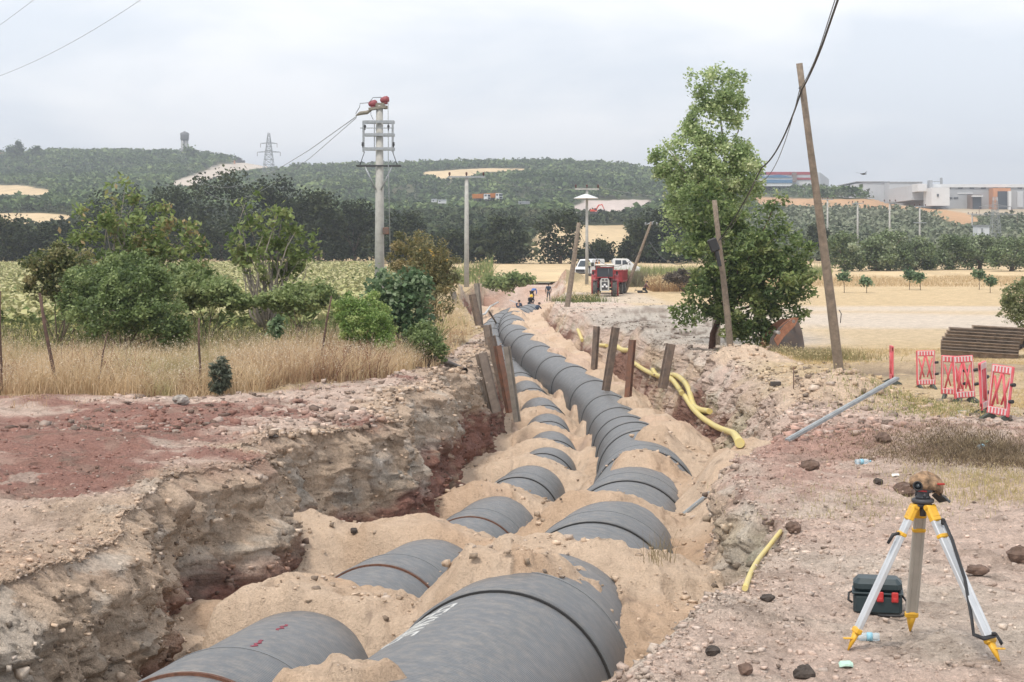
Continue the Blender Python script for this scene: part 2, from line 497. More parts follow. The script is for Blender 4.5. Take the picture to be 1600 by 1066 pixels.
    cR = lerp(cR, STRAW, sstep(148, 154, Y))
    cL = lerp(cL, STRAW, sstep(178, 184, Y + 3 * n1) * sstep(-14, -10, X))
    pileC = np.zeros_like(X)
    for mx, my, rx, ry, mh in MOUNDS[:2]:
        q = ((X - mx) / rx) ** 2 + ((Y - my) / ry) ** 2
        pileC = np.maximum(pileC, sstep(1.9, 1.2, q + .4 * n2))
    cR = lerp(cR, SAND, pileC)
    q = ((X - MOUNDS[3][0]) / 5.5) ** 2 + ((Y - 178) / 7) ** 2
    cR = lerp(cR, np.array([.33, .26, .15]), sstep(1.8, 1.3, q)); cL = lerp(cL, np.array([.33, .26, .15]), sstep(1.8, 1.3, q))
    # wall strata by depth below the edge, then crease shade painted in dark
    d = -dt + .45 * n1 + .22 * n2
    cW = lerp(np.broadcast_to(BEIGE * .95, C.shape), np.array([.66, .58, .50]), sstep(.0, .3, n2 + .3 * n3))
    cW = lerp(cW, BEIGE * .75, sstep(-.1, .3, n3 + n2 * .6) * .55)
    blue = np.exp(-((d - .95) / .24) ** 2)
    cW = lerp(cW, BLUE, blue * sstep(-.1, .3, n2 + .2 * n3) * .5)
    cW = lerp(cW, DRED * 1.35, sstep(1.1, 1.4, d) * sstep(-.45, .0, n2 + .2 * n3 + .1))
    cW = lerp(cW, RED * .95, sstep(1.15, 1.5, d) * sstep(.0, .35, n2))
    cW = lerp(cW, DARK, sstep(.25, .5, -rid + .35 * n3) * .6)  # hollows of the relief darkened in the colour, as shade would
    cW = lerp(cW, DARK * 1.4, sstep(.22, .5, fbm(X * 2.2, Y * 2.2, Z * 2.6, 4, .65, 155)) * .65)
    cW = lerp(cW, SAND, sstep(.0, .3, n1 + .3 * n2 - .02) * sstep(1.9, 1.0, d) * .75)
    cW = lerp(cW, cL, sstep(.5, .1, -dt))
    zr_ = lerp(np.broadcast_to(PINK * .95, C.shape), BEIGE, sstep(-.2, .3, n1))
    zr_ = lerp(zr_, GREENISH, sstep(.0, .4, fbm(X * .8, Y * .5, Z, 3, .5, 141)) * .6 * sstep(.3, 1.0, -dt))
    zr_ = lerp(zr_, DARK * 1.3, sstep(.15, .5, n2 - .0 + .3 * -rid) * .8)  # dark blotches, deepened in colour where the relief is hollow
    zr_ = lerp(zr_, DRED, sstep(.9, 1.3, d) * sstep(30, 34, Y) * sstep(-.05, .2, vnoise(Y * .28, 0, 0, 161) + .3 * n2) * .9)
    zr_ = lerp(zr_, MUD, sstep(.2, .7, d) * sstep(21, 19, Y) * sstep(-.3, .2, n2) * .8)
    zr_ = lerp(zr_, np.array([.43, .40, .31]), np.exp(-((Y - 18.0) / 1.6) ** 2) * sstep(.0, .2, -dt) * sstep(1.0, .5, -dt) * .9)
    zr_ = lerp(zr_, cR, sstep(.35, .05, -dt))
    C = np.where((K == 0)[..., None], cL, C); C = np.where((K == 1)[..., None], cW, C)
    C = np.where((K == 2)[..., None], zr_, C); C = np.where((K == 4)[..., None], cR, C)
    # far end of the trench: fresh orange cut
    endc = sstep(166, 168.5, Y) * (K > 0) * (K < 4) + sstep(150, 158, Y) * (K == 1)
    C = lerp(C, ORANGE, np.clip(endc, 0, 1) * sstep(-.1, .25, n1 + n2) * .8)
    wallm = ((K == 1) | (K == 2)) * 1.0
    C = lerp(C, DARK * 1.2, wallm * sstep(.35, .65, -rid2 + .25 * n3) * .6)  # shade of the finer creases put into the wall colour
    C = lerp(C, np.array([.62, .55, .47]), wallm * sstep(.20, .30, fbm(X * 1.1, Y * 1.1, Z * 2.0, 4, .6, 165)) * sstep(1.7, 1.2, d) * .55)
    C = lerp(C, PALE * .9, (K == 0) * sstep(.28, .36, fbm(X * .9, Y * .8, 3, 5, .65, 167)) * .5 * (1 - straw))
    C = lerp(C, MUD * 1.3, ((K == 0) | (K == 4)) * sstep(.22, .34, fbm(X * 1.4, Y * 1.2, 8, 5, .7, 168)) * .45 * sstep(60, 40, Y))
    C *= (1 + .22 * n3)[..., None]
    C = np.clip(C, .01, .9)
    GND.update(Y=Yr, X=X2, Z=Z2, C=C, K=K, V=np.stack([X2, Y2, Z2], -1))
    idx = np.arange(n * nc).reshape(n, nc)
    fc = np.stack([idx[:-1, :-1], idx[:-1, 1:], idx[1:, 1:], idx[1:, :-1]], -1).reshape(-1, 4)
    V = np.stack([X2, Y2, Z2], -1).reshape(-1, 3)
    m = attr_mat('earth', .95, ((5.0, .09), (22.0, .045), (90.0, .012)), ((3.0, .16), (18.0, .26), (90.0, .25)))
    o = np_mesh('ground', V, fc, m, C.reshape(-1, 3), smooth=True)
    tag(o, kind='structure')
    return o
build_ground()

# ------------------------------------------------------------------ sand fill round the pipes
def joint_phase(y, y0, s):
    """0 at a joint, 1 half way between two joints"""
    return .5 - .5 * np.cos(2 * np.pi * (y - y0) / s)

SAND_CAPS = [  # heaps on the right-hand pipe: y, dx from the crown, rx, ry, top above crown
    (10.95, -.36, .75, .5, .09), (16.15, -.25, 1.0, 1.1, .17), (17.9, .0, 1.55, .8, .07), (18.2, 1.3, .7, .8, -.35), (23.9, -.2, 1.15, .9, .02),
    (30.0, .05, .62, .95, .12), (36.2, .25, .50, 1.1, .10), (41.5, .75, .7, 1.1, .05), (47.6, .75, .6, 1.0, .05), (53.5, .7, .6, 1.0, .02),
    (59.5, .6, .55, 1.2, .05), (66, .75, .62, 1.3, .08), (72, .6, .6, 1.3, .08), (78, .5, .6, 1.4, .07), (84, .4, .6, 1.3, .06), (90.5, .25, .55, 1.0, .06),
    (96, .3, .6, 1.2, .06), (105, .2, .6, 1.3, .06), (118, .3, .6, 1.3, .06), (127, -.1, .6, 1.4, .08)]

def sand_z(X, Y):
    xr, cr = crownR(Y); xl, cl = crownL(Y)
    xlw, xrw = itp(Y, *LWB), itp(Y, *RWB)
    pr = joint_phase(Y, 14.5 + .1, RS) ** 1.3; pl = joint_phase(Y, 12.2 + .55, LS) ** 1.3
    far = sstep(30, 45, Y)
    zb = cr - RR - .22 + .42 * pr                                  # between the pipes
    zb = zb - .15 * sstep(24, 18, Y) + .14 * (pr - .35) * sstep(42, 60, Y)
    zlo = cl - .95 + .50 * pl - .9 * sstep(18.2, 17.0, Y)             # against the left wall
    zri = cr - .78 + .30 * pr + .15 * far                         # right of the right-hand pipe
    zrw = cr - .30 + .20 * pr - .40 * sstep(24, 21, Y) - .35 * sstep(27, 31, Y) * sstep(82, 70, Y)             # against the right wall
    xm = .5 * (xl + LR + xr - RR)
    c0, c1, c2, c3, c4 = xlw - .3, xl - LR, xm, xr + RR * .95, xrw + .2
    cq = xl + LR * .8; zlr = cl - 1.0 + .55 * pl ** 1.5; c2 = np.maximum(xr - RR * 1.0, cq + .15)
    Z = np.zeros_like(X)
    seg = [(c0, zlo + .15, c1, zlo - .10), (c1, zlo - .10, cq, zlr), (cq, zlr, c2, zb), (c2, zb, c3, zri), (c3, zri, np.maximum(c4, c3 + .3), zrw)]
    Z = np.where(X <= c0, zlo + .15, Z)
    for a, za, b, zb_ in seg:
        t = sstep(0, 1, (X - a) / np.maximum(b - a, .05))
        Z = np.where(X > a, za * (1 - t) + zb_ * t, Z)
    # heaps burying the left pipe between its joints
    q = np.abs(X - (xl - .30)) / itp(Y, [10, 30, 60], [1.5, 1.25, 1.15])
    top = cl + itp(Y, [10, 20, 60, 90], [.22, .18, .14, .1])
    m = sstep(.70, .96, pl + .10 * fbm(X * .9, Y * .9, 0, 3, .5, 261)) * sstep(88, 78, Y)
    Z = np.maximum(Z, Z + (top - Z) * np.exp(-q ** 2.4) * m * (1 - sstep(17.6, 17.0, Y) * sstep(-3.0, -3.45, X)))
    for y0, dx, rx, ry, hh in SAND_CAPS:
        if y0 > 28: rx *= 1.25; hh += .07; ry *= 1.1
        qx = (X - (itp(Y, RY, RX) + dx)) / rx; qy = (Y - y0) / ry
        g = np.exp(-(qx ** 2 + qy ** 2) ** 1.25)
        tz = -itp(Y, RY, RH) + hh
        Z = np.maximum(Z, Z + (tz - Z) * np.clip(g * 1.12, 0, 1))
    # sand spilling from the mounds over the edges of the banks
    Z = Z - 2.2 * np.clip(X - xrw - .25, 0, 9) * (sstep(24.5, 22.5, Y) + sstep(29, 31, Y) * .6)
    sp = np.exp(-(((X - 4.2) / 1.2) ** 2 + ((Y - 26.5) / 2.2) ** 2))
    Z = np.maximum(Z, Z + (-3.25 - Z) * np.clip(1.3 * sp, 0, 1))
    sp = np.exp(-(((X + 3.2) / .8) ** 2 + ((Y - 24.6) / 1.3) ** 2))
    Z = Z + .60 * sp
    sp = np.exp(-(((X + 3.0) / .8) ** 2 + ((Y - 20.6) / .9) ** 2)) + .8 * np.exp(-(((X + 3.9) / .5) ** 2 + ((Y - 20.2) / .6) ** 2))
    Z = Z + .30 * sp
    Z = Z + .09 * fbm(X * 1.2, Y * 1.0, 3, 4, .55, 201) + .13 * (np.abs(fbm(X * 2.6, Y * 2.2, 7, 4, .62, 211)) - .15) + .035 * fbm(X * 8, Y * 8, 1, 3, .6, 221) - .07 * sstep(.25, .5, vnoise(X * 2.9, Y * 1.7, 0, 271)) * sstep(40, 25, Y)
    return Z

def build_sand():
    ys = [7.5]
    while ys[-1] < 166.0:
        ys.append(ys[-1] * 1.0035)
    Yr = np.array(ys)
    a = itp(Yr, *LWB) - 1.0; b = itp(Yr, *RWB) + np.clip(itp(Yr, [8, 20, 26, 30, 60], [.9, 1.0, 2.2, .9, .8]), 0, 3)
    t = np.linspace(0, 1, 250)
    X = a[:, None] + (b - a)[:, None] * t; Y = np.repeat(Yr[:, None], 250, 1)
    Z = sand_z(X, Y)
    n1 = fbm(X * .6, Y * .6, 0, 3, .5, 231); n2 = fbm(X * 2.2, Y * 2.2, 4, 4, .6, 241)
    C = lerp(np.broadcast_to(SAND, X.shape + (3,)), SAND * np.array([.93, .86, .80]), sstep(-.1, .4, n1))
    C = lerp(C, SAND * .78, sstep(.25, .6, n2) * .5)
    C = lerp(C, PINK * 1.05, sstep(.1, .5, n1) * sstep(20, 40, Y) * .5)
    dg = fbm(X * 5, Y * 5, 9, 3, .6, 251)
    C = lerp(C, MUD, sstep(.45, .6, dg) * .6)
    C = lerp(C, SAND * np.array([.80, .74, .68]), sstep(.12, .4, fbm(X * .9, Y * .5, 11, 4, .6, 281)) * .55)
    SND.update(Y=Yr, X=X, Z=Z)
    m = attr_mat('sand', .95, ((5.0, .08), (22.0, .04), (120.0, .008)), ((5.0, .10), (45.0, .14), (220.0, .10)), spec=.15)
    nr, nc = X.shape; idx = np.arange(nr * nc).reshape(nr, nc)
    fc = np.stack([idx[:-1, :-1], idx[:-1, 1:], idx[1:, 1:], idx[1:, :-1]], -1).reshape(-1, 4)
    o = np_mesh('sand', np.stack([X, Y, Z], -1).reshape(-1, 3), fc, m, C.reshape(-1, 3), smooth=True)
    tag(o, 'pale tan sand heaped round and over the two pipelines in the trench', 'sand', kind='stuff')
build_sand()

def hit(px, py, lift=0.0):
    """where the line of sight through a photo pixel meets the ground or the sand"""
    for j, y in enumerate(GND['Y']):
        x = (px - 800.0) * y / F; z = (HY - py) * y / F
        zs = np.interp(x, GND['X'][j], GND['Z'][j])
        if y < SND['Y'][-1] and y > SND['Y'][0]:
            i = int(np.searchsorted(SND['Y'], y)); i = min(i, len(SND['Y']) - 1)
            if SND['X'][i][0] < x < SND['X'][i][-1]:
                zs = max(zs, np.interp(x, SND['X'][i], SND['Z'][i]))
        if z <= zs:
            return Vector((x, y, zs + lift))
    return on(px, 180, lift)

# ------------------------------------------------------------------ pipes
def pipe_mat():
    m = bpy.data.materials.new('pipe_wall'); m.use_nodes = True
    n, l = m.node_tree.nodes, m.node_tree.links
    b = n['Principled BSDF']; b.inputs['Roughness'].default_value = .42
    tc = n.new('ShaderNodeTexCoord')
    # fine wound rings along the pipe axis (local Z) broken by noise
    mp = n.new('ShaderNodeMapping'); mp.inputs['Scale'].default_value = (.10, .10, 55)
    l.new(tc.outputs['Object'], mp.inputs['Vector'])
    n1 = n.new('ShaderNodeTexNoise'); n1.inputs['Scale'].default_value = 1.0; n1.inputs['Detail'].default_value = 3
    l.new(mp.outputs['Vector'], n1.inputs['Vector'])
    n2 = n.new('ShaderNodeTexNoise'); n2.inputs['Scale'].default_value = 9; n2.inputs['Detail'].default_value = 7; n2.inputs['Roughness'].default_value = .7
    l.new(tc.outputs['Object'], n2.inputs['Vector'])
    cr = n.new('ShaderNodeValToRGB'); cr.color_ramp.elements[0].position = .32; cr.color_ramp.elements[1].position = .7
    cr.color_ramp.elements[0].color = (.098, .103, .110, 1); cr.color_ramp.elements[1].color = (.148, .154, .163, 1)
    l.new(n1.outputs['Fac'], cr.inputs['Fac'])
    cr2 = n.new('ShaderNodeValToRGB'); cr2.color_ramp.elements[0].position = .44; cr2.color_ramp.elements[1].position = .72
    cr2.color_ramp.elements[0].color = (0, 0, 0, 1); cr2.color_ramp.elements[1].color = (.34, .34, .34, 1)
    l.new(n2.outputs['Fac'], cr2.inputs['Fac'])
    mx = n.new('ShaderNodeMix'); mx.data_type = 'RGBA'
    mx.inputs['B'].default_value = (.44, .36, .28, 1)
    ge = n.new('ShaderNodeNewGeometry'); sx = n.new('ShaderNodeSeparateXYZ'); l.new(ge.outputs['True Normal'], sx.inputs['Vector'])
    ds = n.new('ShaderNodeMapRange'); ds.inputs['From Min'].default_value = .45; ds.inputs['From Max'].default_value = 1.0; ds.inputs['To Min'].default_value = .12
    l.new(sx.outputs['Z'], ds.inputs['Value'])
    mu = n.new('ShaderNodeMath'); mu.operation = 'MULTIPLY'; l.new(cr2.outputs['Color'], mu.inputs[0]); l.new(ds.outputs['Result'], mu.inputs[1])
    l.new(mu.outputs['Value'], mx.inputs['Factor']); l.new(cr.outputs['Color'], mx.inputs['A'])
    mp2 = n.new('ShaderNodeMapping'); mp2.inputs['Scale'].default_value = (1.3, 1.3, 22)
    l.new(tc.outputs['Object'], mp2.inputs['Vector'])
    n4 = n.new('ShaderNodeTexNoise'); n4.inputs['Scale'].default_value = 1.7; n4.inputs['Detail'].default_value = 8; n4.inputs['Roughness'].default_value = .75
    l.new(mp2.outputs['Vector'], n4.inputs['Vector'])
    sc4 = n.new('ShaderNodeMapRange'); sc4.inputs['From Min'].default_value = .62; sc4.inputs['From Max'].default_value = .74; sc4.inputs['To Max'].default_value = .35
    l.new(n4.outputs['Fac'], sc4.inputs['Value'])
    mx2 = n.new('ShaderNodeMix'); mx2.data_type = 'RGBA'; mx2.inputs['B'].default_value = (.38, .38, .385, 1)
    l.new(sc4.outputs['Result'], mx2.inputs['Factor']); l.new(mx.outputs['Result'], mx2.inputs['A'])
    l.new(mx2.outputs['Result'], b.inputs['Base Color'])
    n3 = n.new('ShaderNodeTexNoise'); n3.inputs['Scale'].default_value = 5; n3.inputs['Detail'].default_value = 5
    l.new(tc.outputs['Object'], n3.inputs['Vector'])
    mr = n.new('ShaderNodeMapRange'); mr.inputs['To Min'].default_value = .30; mr.inputs['To Max'].default_value = .62
    l.new(n3.outputs['Fac'], mr.inputs['Value']); l.new(mr.outputs['Result'], b.inputs['Roughness'])
    w = n.new('ShaderNodeTexWave'); w.wave_type = 'BANDS'; w.bands_direction = 'Z'; w.inputs['Scale'].default_value = 7.5
    w.inputs['Distortion'].default_value = .4
    l.new(tc.outputs['Object'], w.inputs['Vector'])
    bp = n.new('ShaderNodeBump'); bp.inputs['Strength'].default_value = .45; bp.inputs['Distance'].default_value = .008
    l.new(w.outputs['Fac'], bp.inputs['Height']); l.new(bp.outputs['Normal'], b.inputs['Normal'])
    return m
PM = pipe_mat()
RUB = mat('black_rubber', (.018, .017, .017), .7)
RUST = mat('rust_seal', (.17, .075, .045), .85, noise=.5, nscale=30)
CHALK = mat('white_paint', (.62, .62, .60), .8, noise=.35, nscale=40)
REDP = mat('red_spray_paint', (.32, .05, .08), .8, noise=.5, nscale=30)

ORDW = ['first', 'second', 'third', 'fourth', 'fifth', 'sixth', 'seventh', 'eighth', 'ninth', 'tenth', 'eleventh', 'twelfth',
        'thirteenth', 'fourteenth', 'fifteenth', 'sixteenth', 'seventeenth', 'eighteenth', 'nineteenth', 'twentieth', 'twenty-first', 'twenty-second']

def axis_pt(side, y):
    y = np.array([float(y)])
    if side == 'R':
        x, z = crownR(y); return Vector((x[0], y[0], z[0] - RR))
    x, z = crownL(y); return Vector((x[0], y[0], z[0] - LR))

def ring(mb, r0, r1, z0, z1, n=72):
    """closed band between radii r0<r1"""
    mb.lathe([(r0, z0), (r1, z0), (r1, z1), (r0, z1)], n=n, cap=False, smooth=False)

def make_pipe(side, k, y0, y1, n=72):
    """section running from y0 (near) to y1 (far). The near end is the bell whose dark mouth faces the camera ... the spigot of the nearer section enters it"""
    R = RR if side == 'R' else LR
    p0, p1 = axis_pt(side, y0), axis_pt(side, y1)
    L = (p1 - p0).length
    where = 'wide right-hand' if side == 'R' else 'narrower left-hand'
    root = thing('pipe_section', 'grey wound pipe section of the %s pipeline, %s from the camera' % (where, ORDW[k] if k >= 0 else 'nearest, cut by the bottom edge,'), 'pipe', p0,
                 group='grey pipe sections of the %s pipeline' % where)
    if k < 0: root['label'] = 'grey wound pipe section at the bottom edge, nearest of the %s pipeline' % where
    root.rotation_mode = 'QUATERNION'
    root.rotation_quaternion = (p1 - p0).normalized().to_track_quat('Z', 'X')
    Rb = R * 1.0; Rp = R * .965
    bl = 1.15                                       # bell length
    b = MB()
    prof = [(Rp - .04, .0), (Rb - .012, .0), (Rb, .015), (Rb, bl * .55), (Rb, bl)]
    prof += [(Rp + (Rb - Rp) * t, bl + .22 * (1 - t)) for t in (.66, .33)]
    z = bl + .22
    while z < L + .35:
        prof.append((Rp, z)); z += .5
    prof += [(Rp, L + .38), (Rp - .04, L + .38)]
    b.lathe(prof, n=n, cap=False)
    b.build('pipe_wall', PM, root)
    s = MB(); ring(s, Rp - .02, Rp + .020 * (1.0 if side == 'R' else 1.15), -.035 if side == 'R' else -.05, .012, n)
    s.build('joint_seal', RUB if (side == 'R' or k > 2) else RUST, root)
    if y0 < 40:
        e = MB(); ring(e, Rb - .01, Rb + .006, bl - .05, bl, n)
        e.build('bell_band', mat('bell_band', (.16, .165, .17), .5), root)
    return root, Rp, L

yR = [14.5 + RS * k for k in range(22)]
pr0, RpR, LnR = make_pipe('R', -1, 14.5 - RS, 14.5)
for k in range(22):
    make_pipe('R', k, yR[k], yR[k] + RS, 72 if k < 8 else 40)
yL = [12.2 + LS * k for k in range(18)]
pl0, RpL, LnL = make_pipe('L', -1, 12.2 - LS, 12.2)
pl1 = None
for k in range(18):
    r = make_pipe('L', k, yL[k], yL[k] + LS, 72 if k < 6 else 40)
    if k == 0: pl1 = r

# chalk lettering on the nearest big pipe, as curved strokes lying on its wall
def decal_strokes(root, strokes, Rp, name, m, off=.004):
    mb = MB()
    for (a0, z0, a1, z1, w) in strokes:
        N = 5; vs = []; fs = []
        dx, dz = (a1 - a0) * Rp, z1 - z0; ln = math.hypot(dx, dz) or 1
        nx, nz = -dz / ln * w / 2, dx / ln * w / 2
        for i in range(N + 1):
            t = i / N
            for sgn in (1, -1):
                a = a0 + (a1 - a0) * t + sgn * nx / Rp; z = z0 + (z1 - z0) * t + sgn * nz
                for rr in (Rp + off - .006, Rp + off):
                    vs.append((rr * math.cos(a), rr * math.sin(a), z))
        for i in range(N):
            o = i * 4
            fs += [(o + 1, o + 5, o + 7, o + 3), (o, o + 2, o + 6, o + 4), (o, o + 4, o + 5, o + 1), (o + 2, o + 3, o + 7, o + 6)]
        fs += [(0, 1, 3, 2), (N * 4, N * 4 + 2, N * 4 + 3, N * 4 + 1)]
        mb.add(vs, fs)
    return mb.build(name, m, root)

def up_angle(root):
    """angle in the section's local frame that points to world up"""
    M = root.rotation_quaternion.to_matrix()
    u = M.transposed() @ Vector((0, 0, 1))
    return math.atan2(u.y, u.x), (1 if (M @ Vector((math.cos(math.atan2(u.y, u.x) + .5), math.sin(math.atan2(u.y, u.x) + .5), 0))).x < 0 else -1)
ua, sg = up_angle(pr0)
# letters S E K A L  drawn sideways along the pipe: each as strokes in (around, along)
GL = {'S': [(0, 0, 1, 0), (1, 0, 1, .5), (0, .5, 1, .5), (0, .5, 0, 1), (0, 1, 1, 1)], 'E': [(0, 0, 0, 1), (0, 0, 1, 0), (0, .5, .8, .5), (0, 1, 1, 1)],
      'K': [(0, 0, 0, 1), (0, .5, 1, 1), (0, .5, 1, 0)], 'M': [(0, 0, 0, 1), (0, 1, .5, .4), (.5, .4, 1, 1), (1, 1, 1, 0)], 'A': [(0, 0, .5, 1), (.5, 1, 1, 0), (.2, .4, .8, .4)],
      'Z': [(0, 1, 1, 1), (1, 1, 0, 0), (0, 0, 1, 0)]}
st = []
zc = LnR - .40
for ch in 'SEKMAS':
    for (x0, y0_, x1, y1_) in GL[ch]:
        # letter height runs round the pipe, text runs back towards the camera
        f = lambda x, y_: (ua + sg * (.30 + .26 * (1 - y_) - 0 * x), zc - .19 * x)
        a0, z0 = f(x0, y0_); a1, z1 = f(x1, y1_)
        st.append((a0, z0, a1, z1, .035))
    zc -= .27
decal_strokes(pr0, st, RpR, 'chalk_writing', CHALK)
ua2, sg2 = up_angle(pl1[0])
rs = []
for j, (a_, z_) in enumerate(((.10, .30), (.13, .18))):
    path = [(ua2 - sg2 * (a_ + random.uniform(-.035, .035)), pl1[2] * z_ + .07 * i) for i in range(6)]
    rs.append([(p[0], p[1], q[0], q[1], .028) for p, q in zip(path[:-1], path[1:])])
ua3, sg3 = up_angle(pl0)
for part_ in rs:
    decal_strokes(pl1[0], part_, pl1[1], 'red_paint_mark', REDP)
# ------------------------------------------------------------------ far land: plain, olive slopes, wooded hills
SKY = ([-600, 0, 100, 300, 340, 400, 440, 560, 700, 850, 900, 960, 1020, 1100, 1200, 1300, 1345, 1385, 1450, 2200],
       [246, 244, 241, 240, 246, 258, 264, 262, 257, 256, 259, 262, 269, 278, 291, 294, 302, 318, 326, 332])
RDG = ([-600, 400, 560, 1020, 1200, 1330, 1400, 2200], [1500, 1450, 1350, 1300, 1000, 900, 640, 640])
def far_z(X, Y):
    px = X / Y * F + 800
    D = itp(px, *RDG); zr = (HY - itp(px, *SKY)) * D / F
    near = itp(Y, [150, 208, 260, 330], [-3.9, -3.12, -2.6, -1.6])
    t = np.clip((Y - 330) / (D - 330), 0, 1)
    # screen row climbs evenly with distance, then the ridge
    e = itp(t, [0, .08, .25, .5, .8, 1.0], [0, .045, .16, .36, .72, 1.0])
    e2 = itp(t, [0, .3, .6, 1.0], [0, .25, .58, 1.0])
    k = sstep(1150, 1300, px)
    z = near + (zr + 1.6) * (e * (1 - k) + e2 * k) * (Y > 330)
    z = z - np.clip(Y - D, 0, None) * .06 * (1 - sstep(1370, 1420, px))
    amp = sstep(350, 700, Y) * (1 - sstep(1340, 1400, px) * .9)
    z = z + amp * 7 * fbm(X / 170, Y / 170, 0, 3, .5, 301) * (1 - sstep(D * .85, D, Y) * .6)
    return z

FIELDS = [  # polygons (photo px on the hillside itself) of bare or mown land: colour
    ([(-50, 288), (40, 290), (82, 298), (78, 304), (30, 305), (-50, 305)], STRAW * 1.02),
    ([(-50, 334), (60, 333), (118, 337), (112, 345), (0, 352), (-50, 352)], STRAW * .98),
    ([(318, 268), (340, 257), (400, 252), (460, 259), (452, 264), (402, 264), (360, 272), (300, 290), (255, 290)], PALE * .9),
    ([(648, 270), (745, 263), (832, 264), (826, 268), (766, 269), (725, 278), (694, 279)], STRAW * 1.05),
    ([(745, 316), (790, 314), (792, 318), (745, 319)], PALE), ([(640, 374), (730, 372), (730, 378), (640, 379)], STRAW),
    ([(826, 400), (826, 380), (860, 350), (930, 352), (975, 352), (990, 372), (1010, 400)], STRAW * .95),
    ([(886, 326), (915, 314), (1015, 312), (1030, 322), (960, 332), (890, 333)], np.array([.50, .42, .38])),
    ([(1180, 308), (1300, 311), (1462, 312), (1480, 322), (1540, 345), (1500, 352), (1440, 330), (1380, 327), (1300, 324), (1180, 320)], np.array([.44, .27, .15])),
    ([(1380, 300), (2200, 300), (2200, 338), (1520, 336), (1470, 326), (1400, 322)], np.array([.40, .33, .24])),
    ([(-700, 415), (-700, 400), (620, 400), (700, 402), (2300, 402), (2300, 440), (-700, 440)], STRAW * .97),
]
def in_poly(px, py, poly):
    ins = np.zeros(px.shape, bool); j = len(poly) - 1
    for i in range(len(poly)):
        xi, yi = poly[i]; xj, yj = poly[j]
        c = ((yi > py) != (yj > py)) & (px < (xj - xi) * (py - yi) / (yj - yi + 1e-9) + xi)
        ins ^= c; j = i
    return ins

def build_far():
    Yr = [195.0]
    while Yr[-1] < 1750: Yr.append(Yr[-1] * 1.006)
    Yr = np.array(Yr + [2200, 3000, 4500, 7000.0])
    u = np.linspace(-.62, .62, 420)
    X = Yr[:, None] * u; Y = np.repeat(Yr[:, None], len(u), 1)
    Z = far_z(X, Y); Z[0] -= .3; Z[1] -= .15
    px = X / Y * F + 800 + 6 * fbm(X / 9, Y / 40, 0, 2, .5, 311); py = HY - Z / Y * F + 1.2 * fbm(X / 14, Y / 60, 2, 2, .5, 315)
    g = np.array([.075, .085, .04])
    C = np.zeros(X.shape + (3,)) + g
    C = lerp(C, np.array([.13, .12, .06]), sstep(-.2, .4, fbm(X / 40, Y / 80, 1, 4, .6, 321)))
    for poly, c in FIELDS:
        C = np.where(in_poly(px, py, poly)[..., None], c, C)
    C *= (1 + .2 * fbm(X / 6, Y / 25, 3, 3, .6, 331))[..., None]
    nr, nc = X.shape; idx = np.arange(nr * nc).reshape(nr, nc)
    fc = np.stack([idx[:-1, :-1], idx[:-1, 1:], idx[1:, 1:], idx[1:, :-1]], -1).reshape(-1, 4)
    o = np_mesh('hills', np.stack([X, Y, Z], -1).reshape(-1, 3), fc, attr_mat('hill_soil', .95, (), ((.4, .15),)), C.reshape(-1, 3), smooth=True)
    tag(o, kind='structure')
build_far()

# ------------------------------------------------------------------ leaves
def leaf_quads(P, size, flat=.35, elong=1.5, seed=1, droop=0.0, curl=0.0):
    """one bent diamond per point; returns verts (n*4,3), faces (n,4)"""
    r = np.random.default_rng(seed); n = len(P)
    nrm = r.normal(size=(n, 3)); nrm[:, 2] = np.abs(nrm[:, 2]) + flat
    nrm /= np.linalg.norm(nrm, axis=1)[:, None]
    a = r.normal(size=(n, 3)); a[:, 2] -= droop
    a -= (a * nrm).sum(1)[:, None] * nrm; a /= np.linalg.norm(a, axis=1)[:, None] + 1e-9
    b = np.cross(nrm, a)
    s = (np.asarray(size) * r.uniform(.65, 1.35, n))[:, None]
    V = np.stack([P - a * s * elong * .5, P + b * s * .5 + nrm * s * curl, P + a * s * elong * .5, P - b * s * .5 + nrm * s * curl], 1)
    return V.reshape(-1, 3), np.arange(n * 4).reshape(n, 4)

LEAF = attr_mat('leaves', .5, (), (), trans=.42, spec=.4)
LEAF_FAR = attr_mat('leaves_dull', .8, (), (), trans=.22, spec=.15)
BARK = mat('bark', (.17, .125, .09), .9, noise=.5, nscale=12, bump=.6)
BARKL = mat('pale_bark', (.34, .30, .25), .9, noise=.4, nscale=12, bump=.5)

def lobe_points(lobes, n, r, shell=.55):
    """points inside ellipsoids (c, rx, ry, rz), denser to their outer part; returns points and the lobe index"""
    vol = np.array([l[1] * l[2] * l[3] for l in lobes]) ** .75; vol /= vol.sum()
    k = r.choice(len(lobes), n, p=vol)
    d = r.normal(size=(n, 3)); d /= np.linalg.norm(d, axis=1)[:, None]
    rad = (r.uniform(0, 1, n) ** (1 / 3.0)) * (1 - shell) + shell * r.uniform(.72, 1.05, n)
    C = np.array([list(l[0]) for l in lobes]); R = np.array([[l[1], l[2], l[3]] for l in lobes])
    return C[k] + d * R[k] * rad[:, None], k

def sub_lobes(main, num, frac, r):
    """small clumps spread through the outer part of big ellipsoids"""
    out = []
    P, k = lobe_points(main, num, r, .75)
    for p, kk in zip(P, k):
        m = main[kk]; f = frac * r.uniform(.6, 1.35)
        mr = (m[1] * m[2] * m[3]) ** (1 / 3)
        out.append((p, mr * f, mr * f, mr * f * .75))
    return out

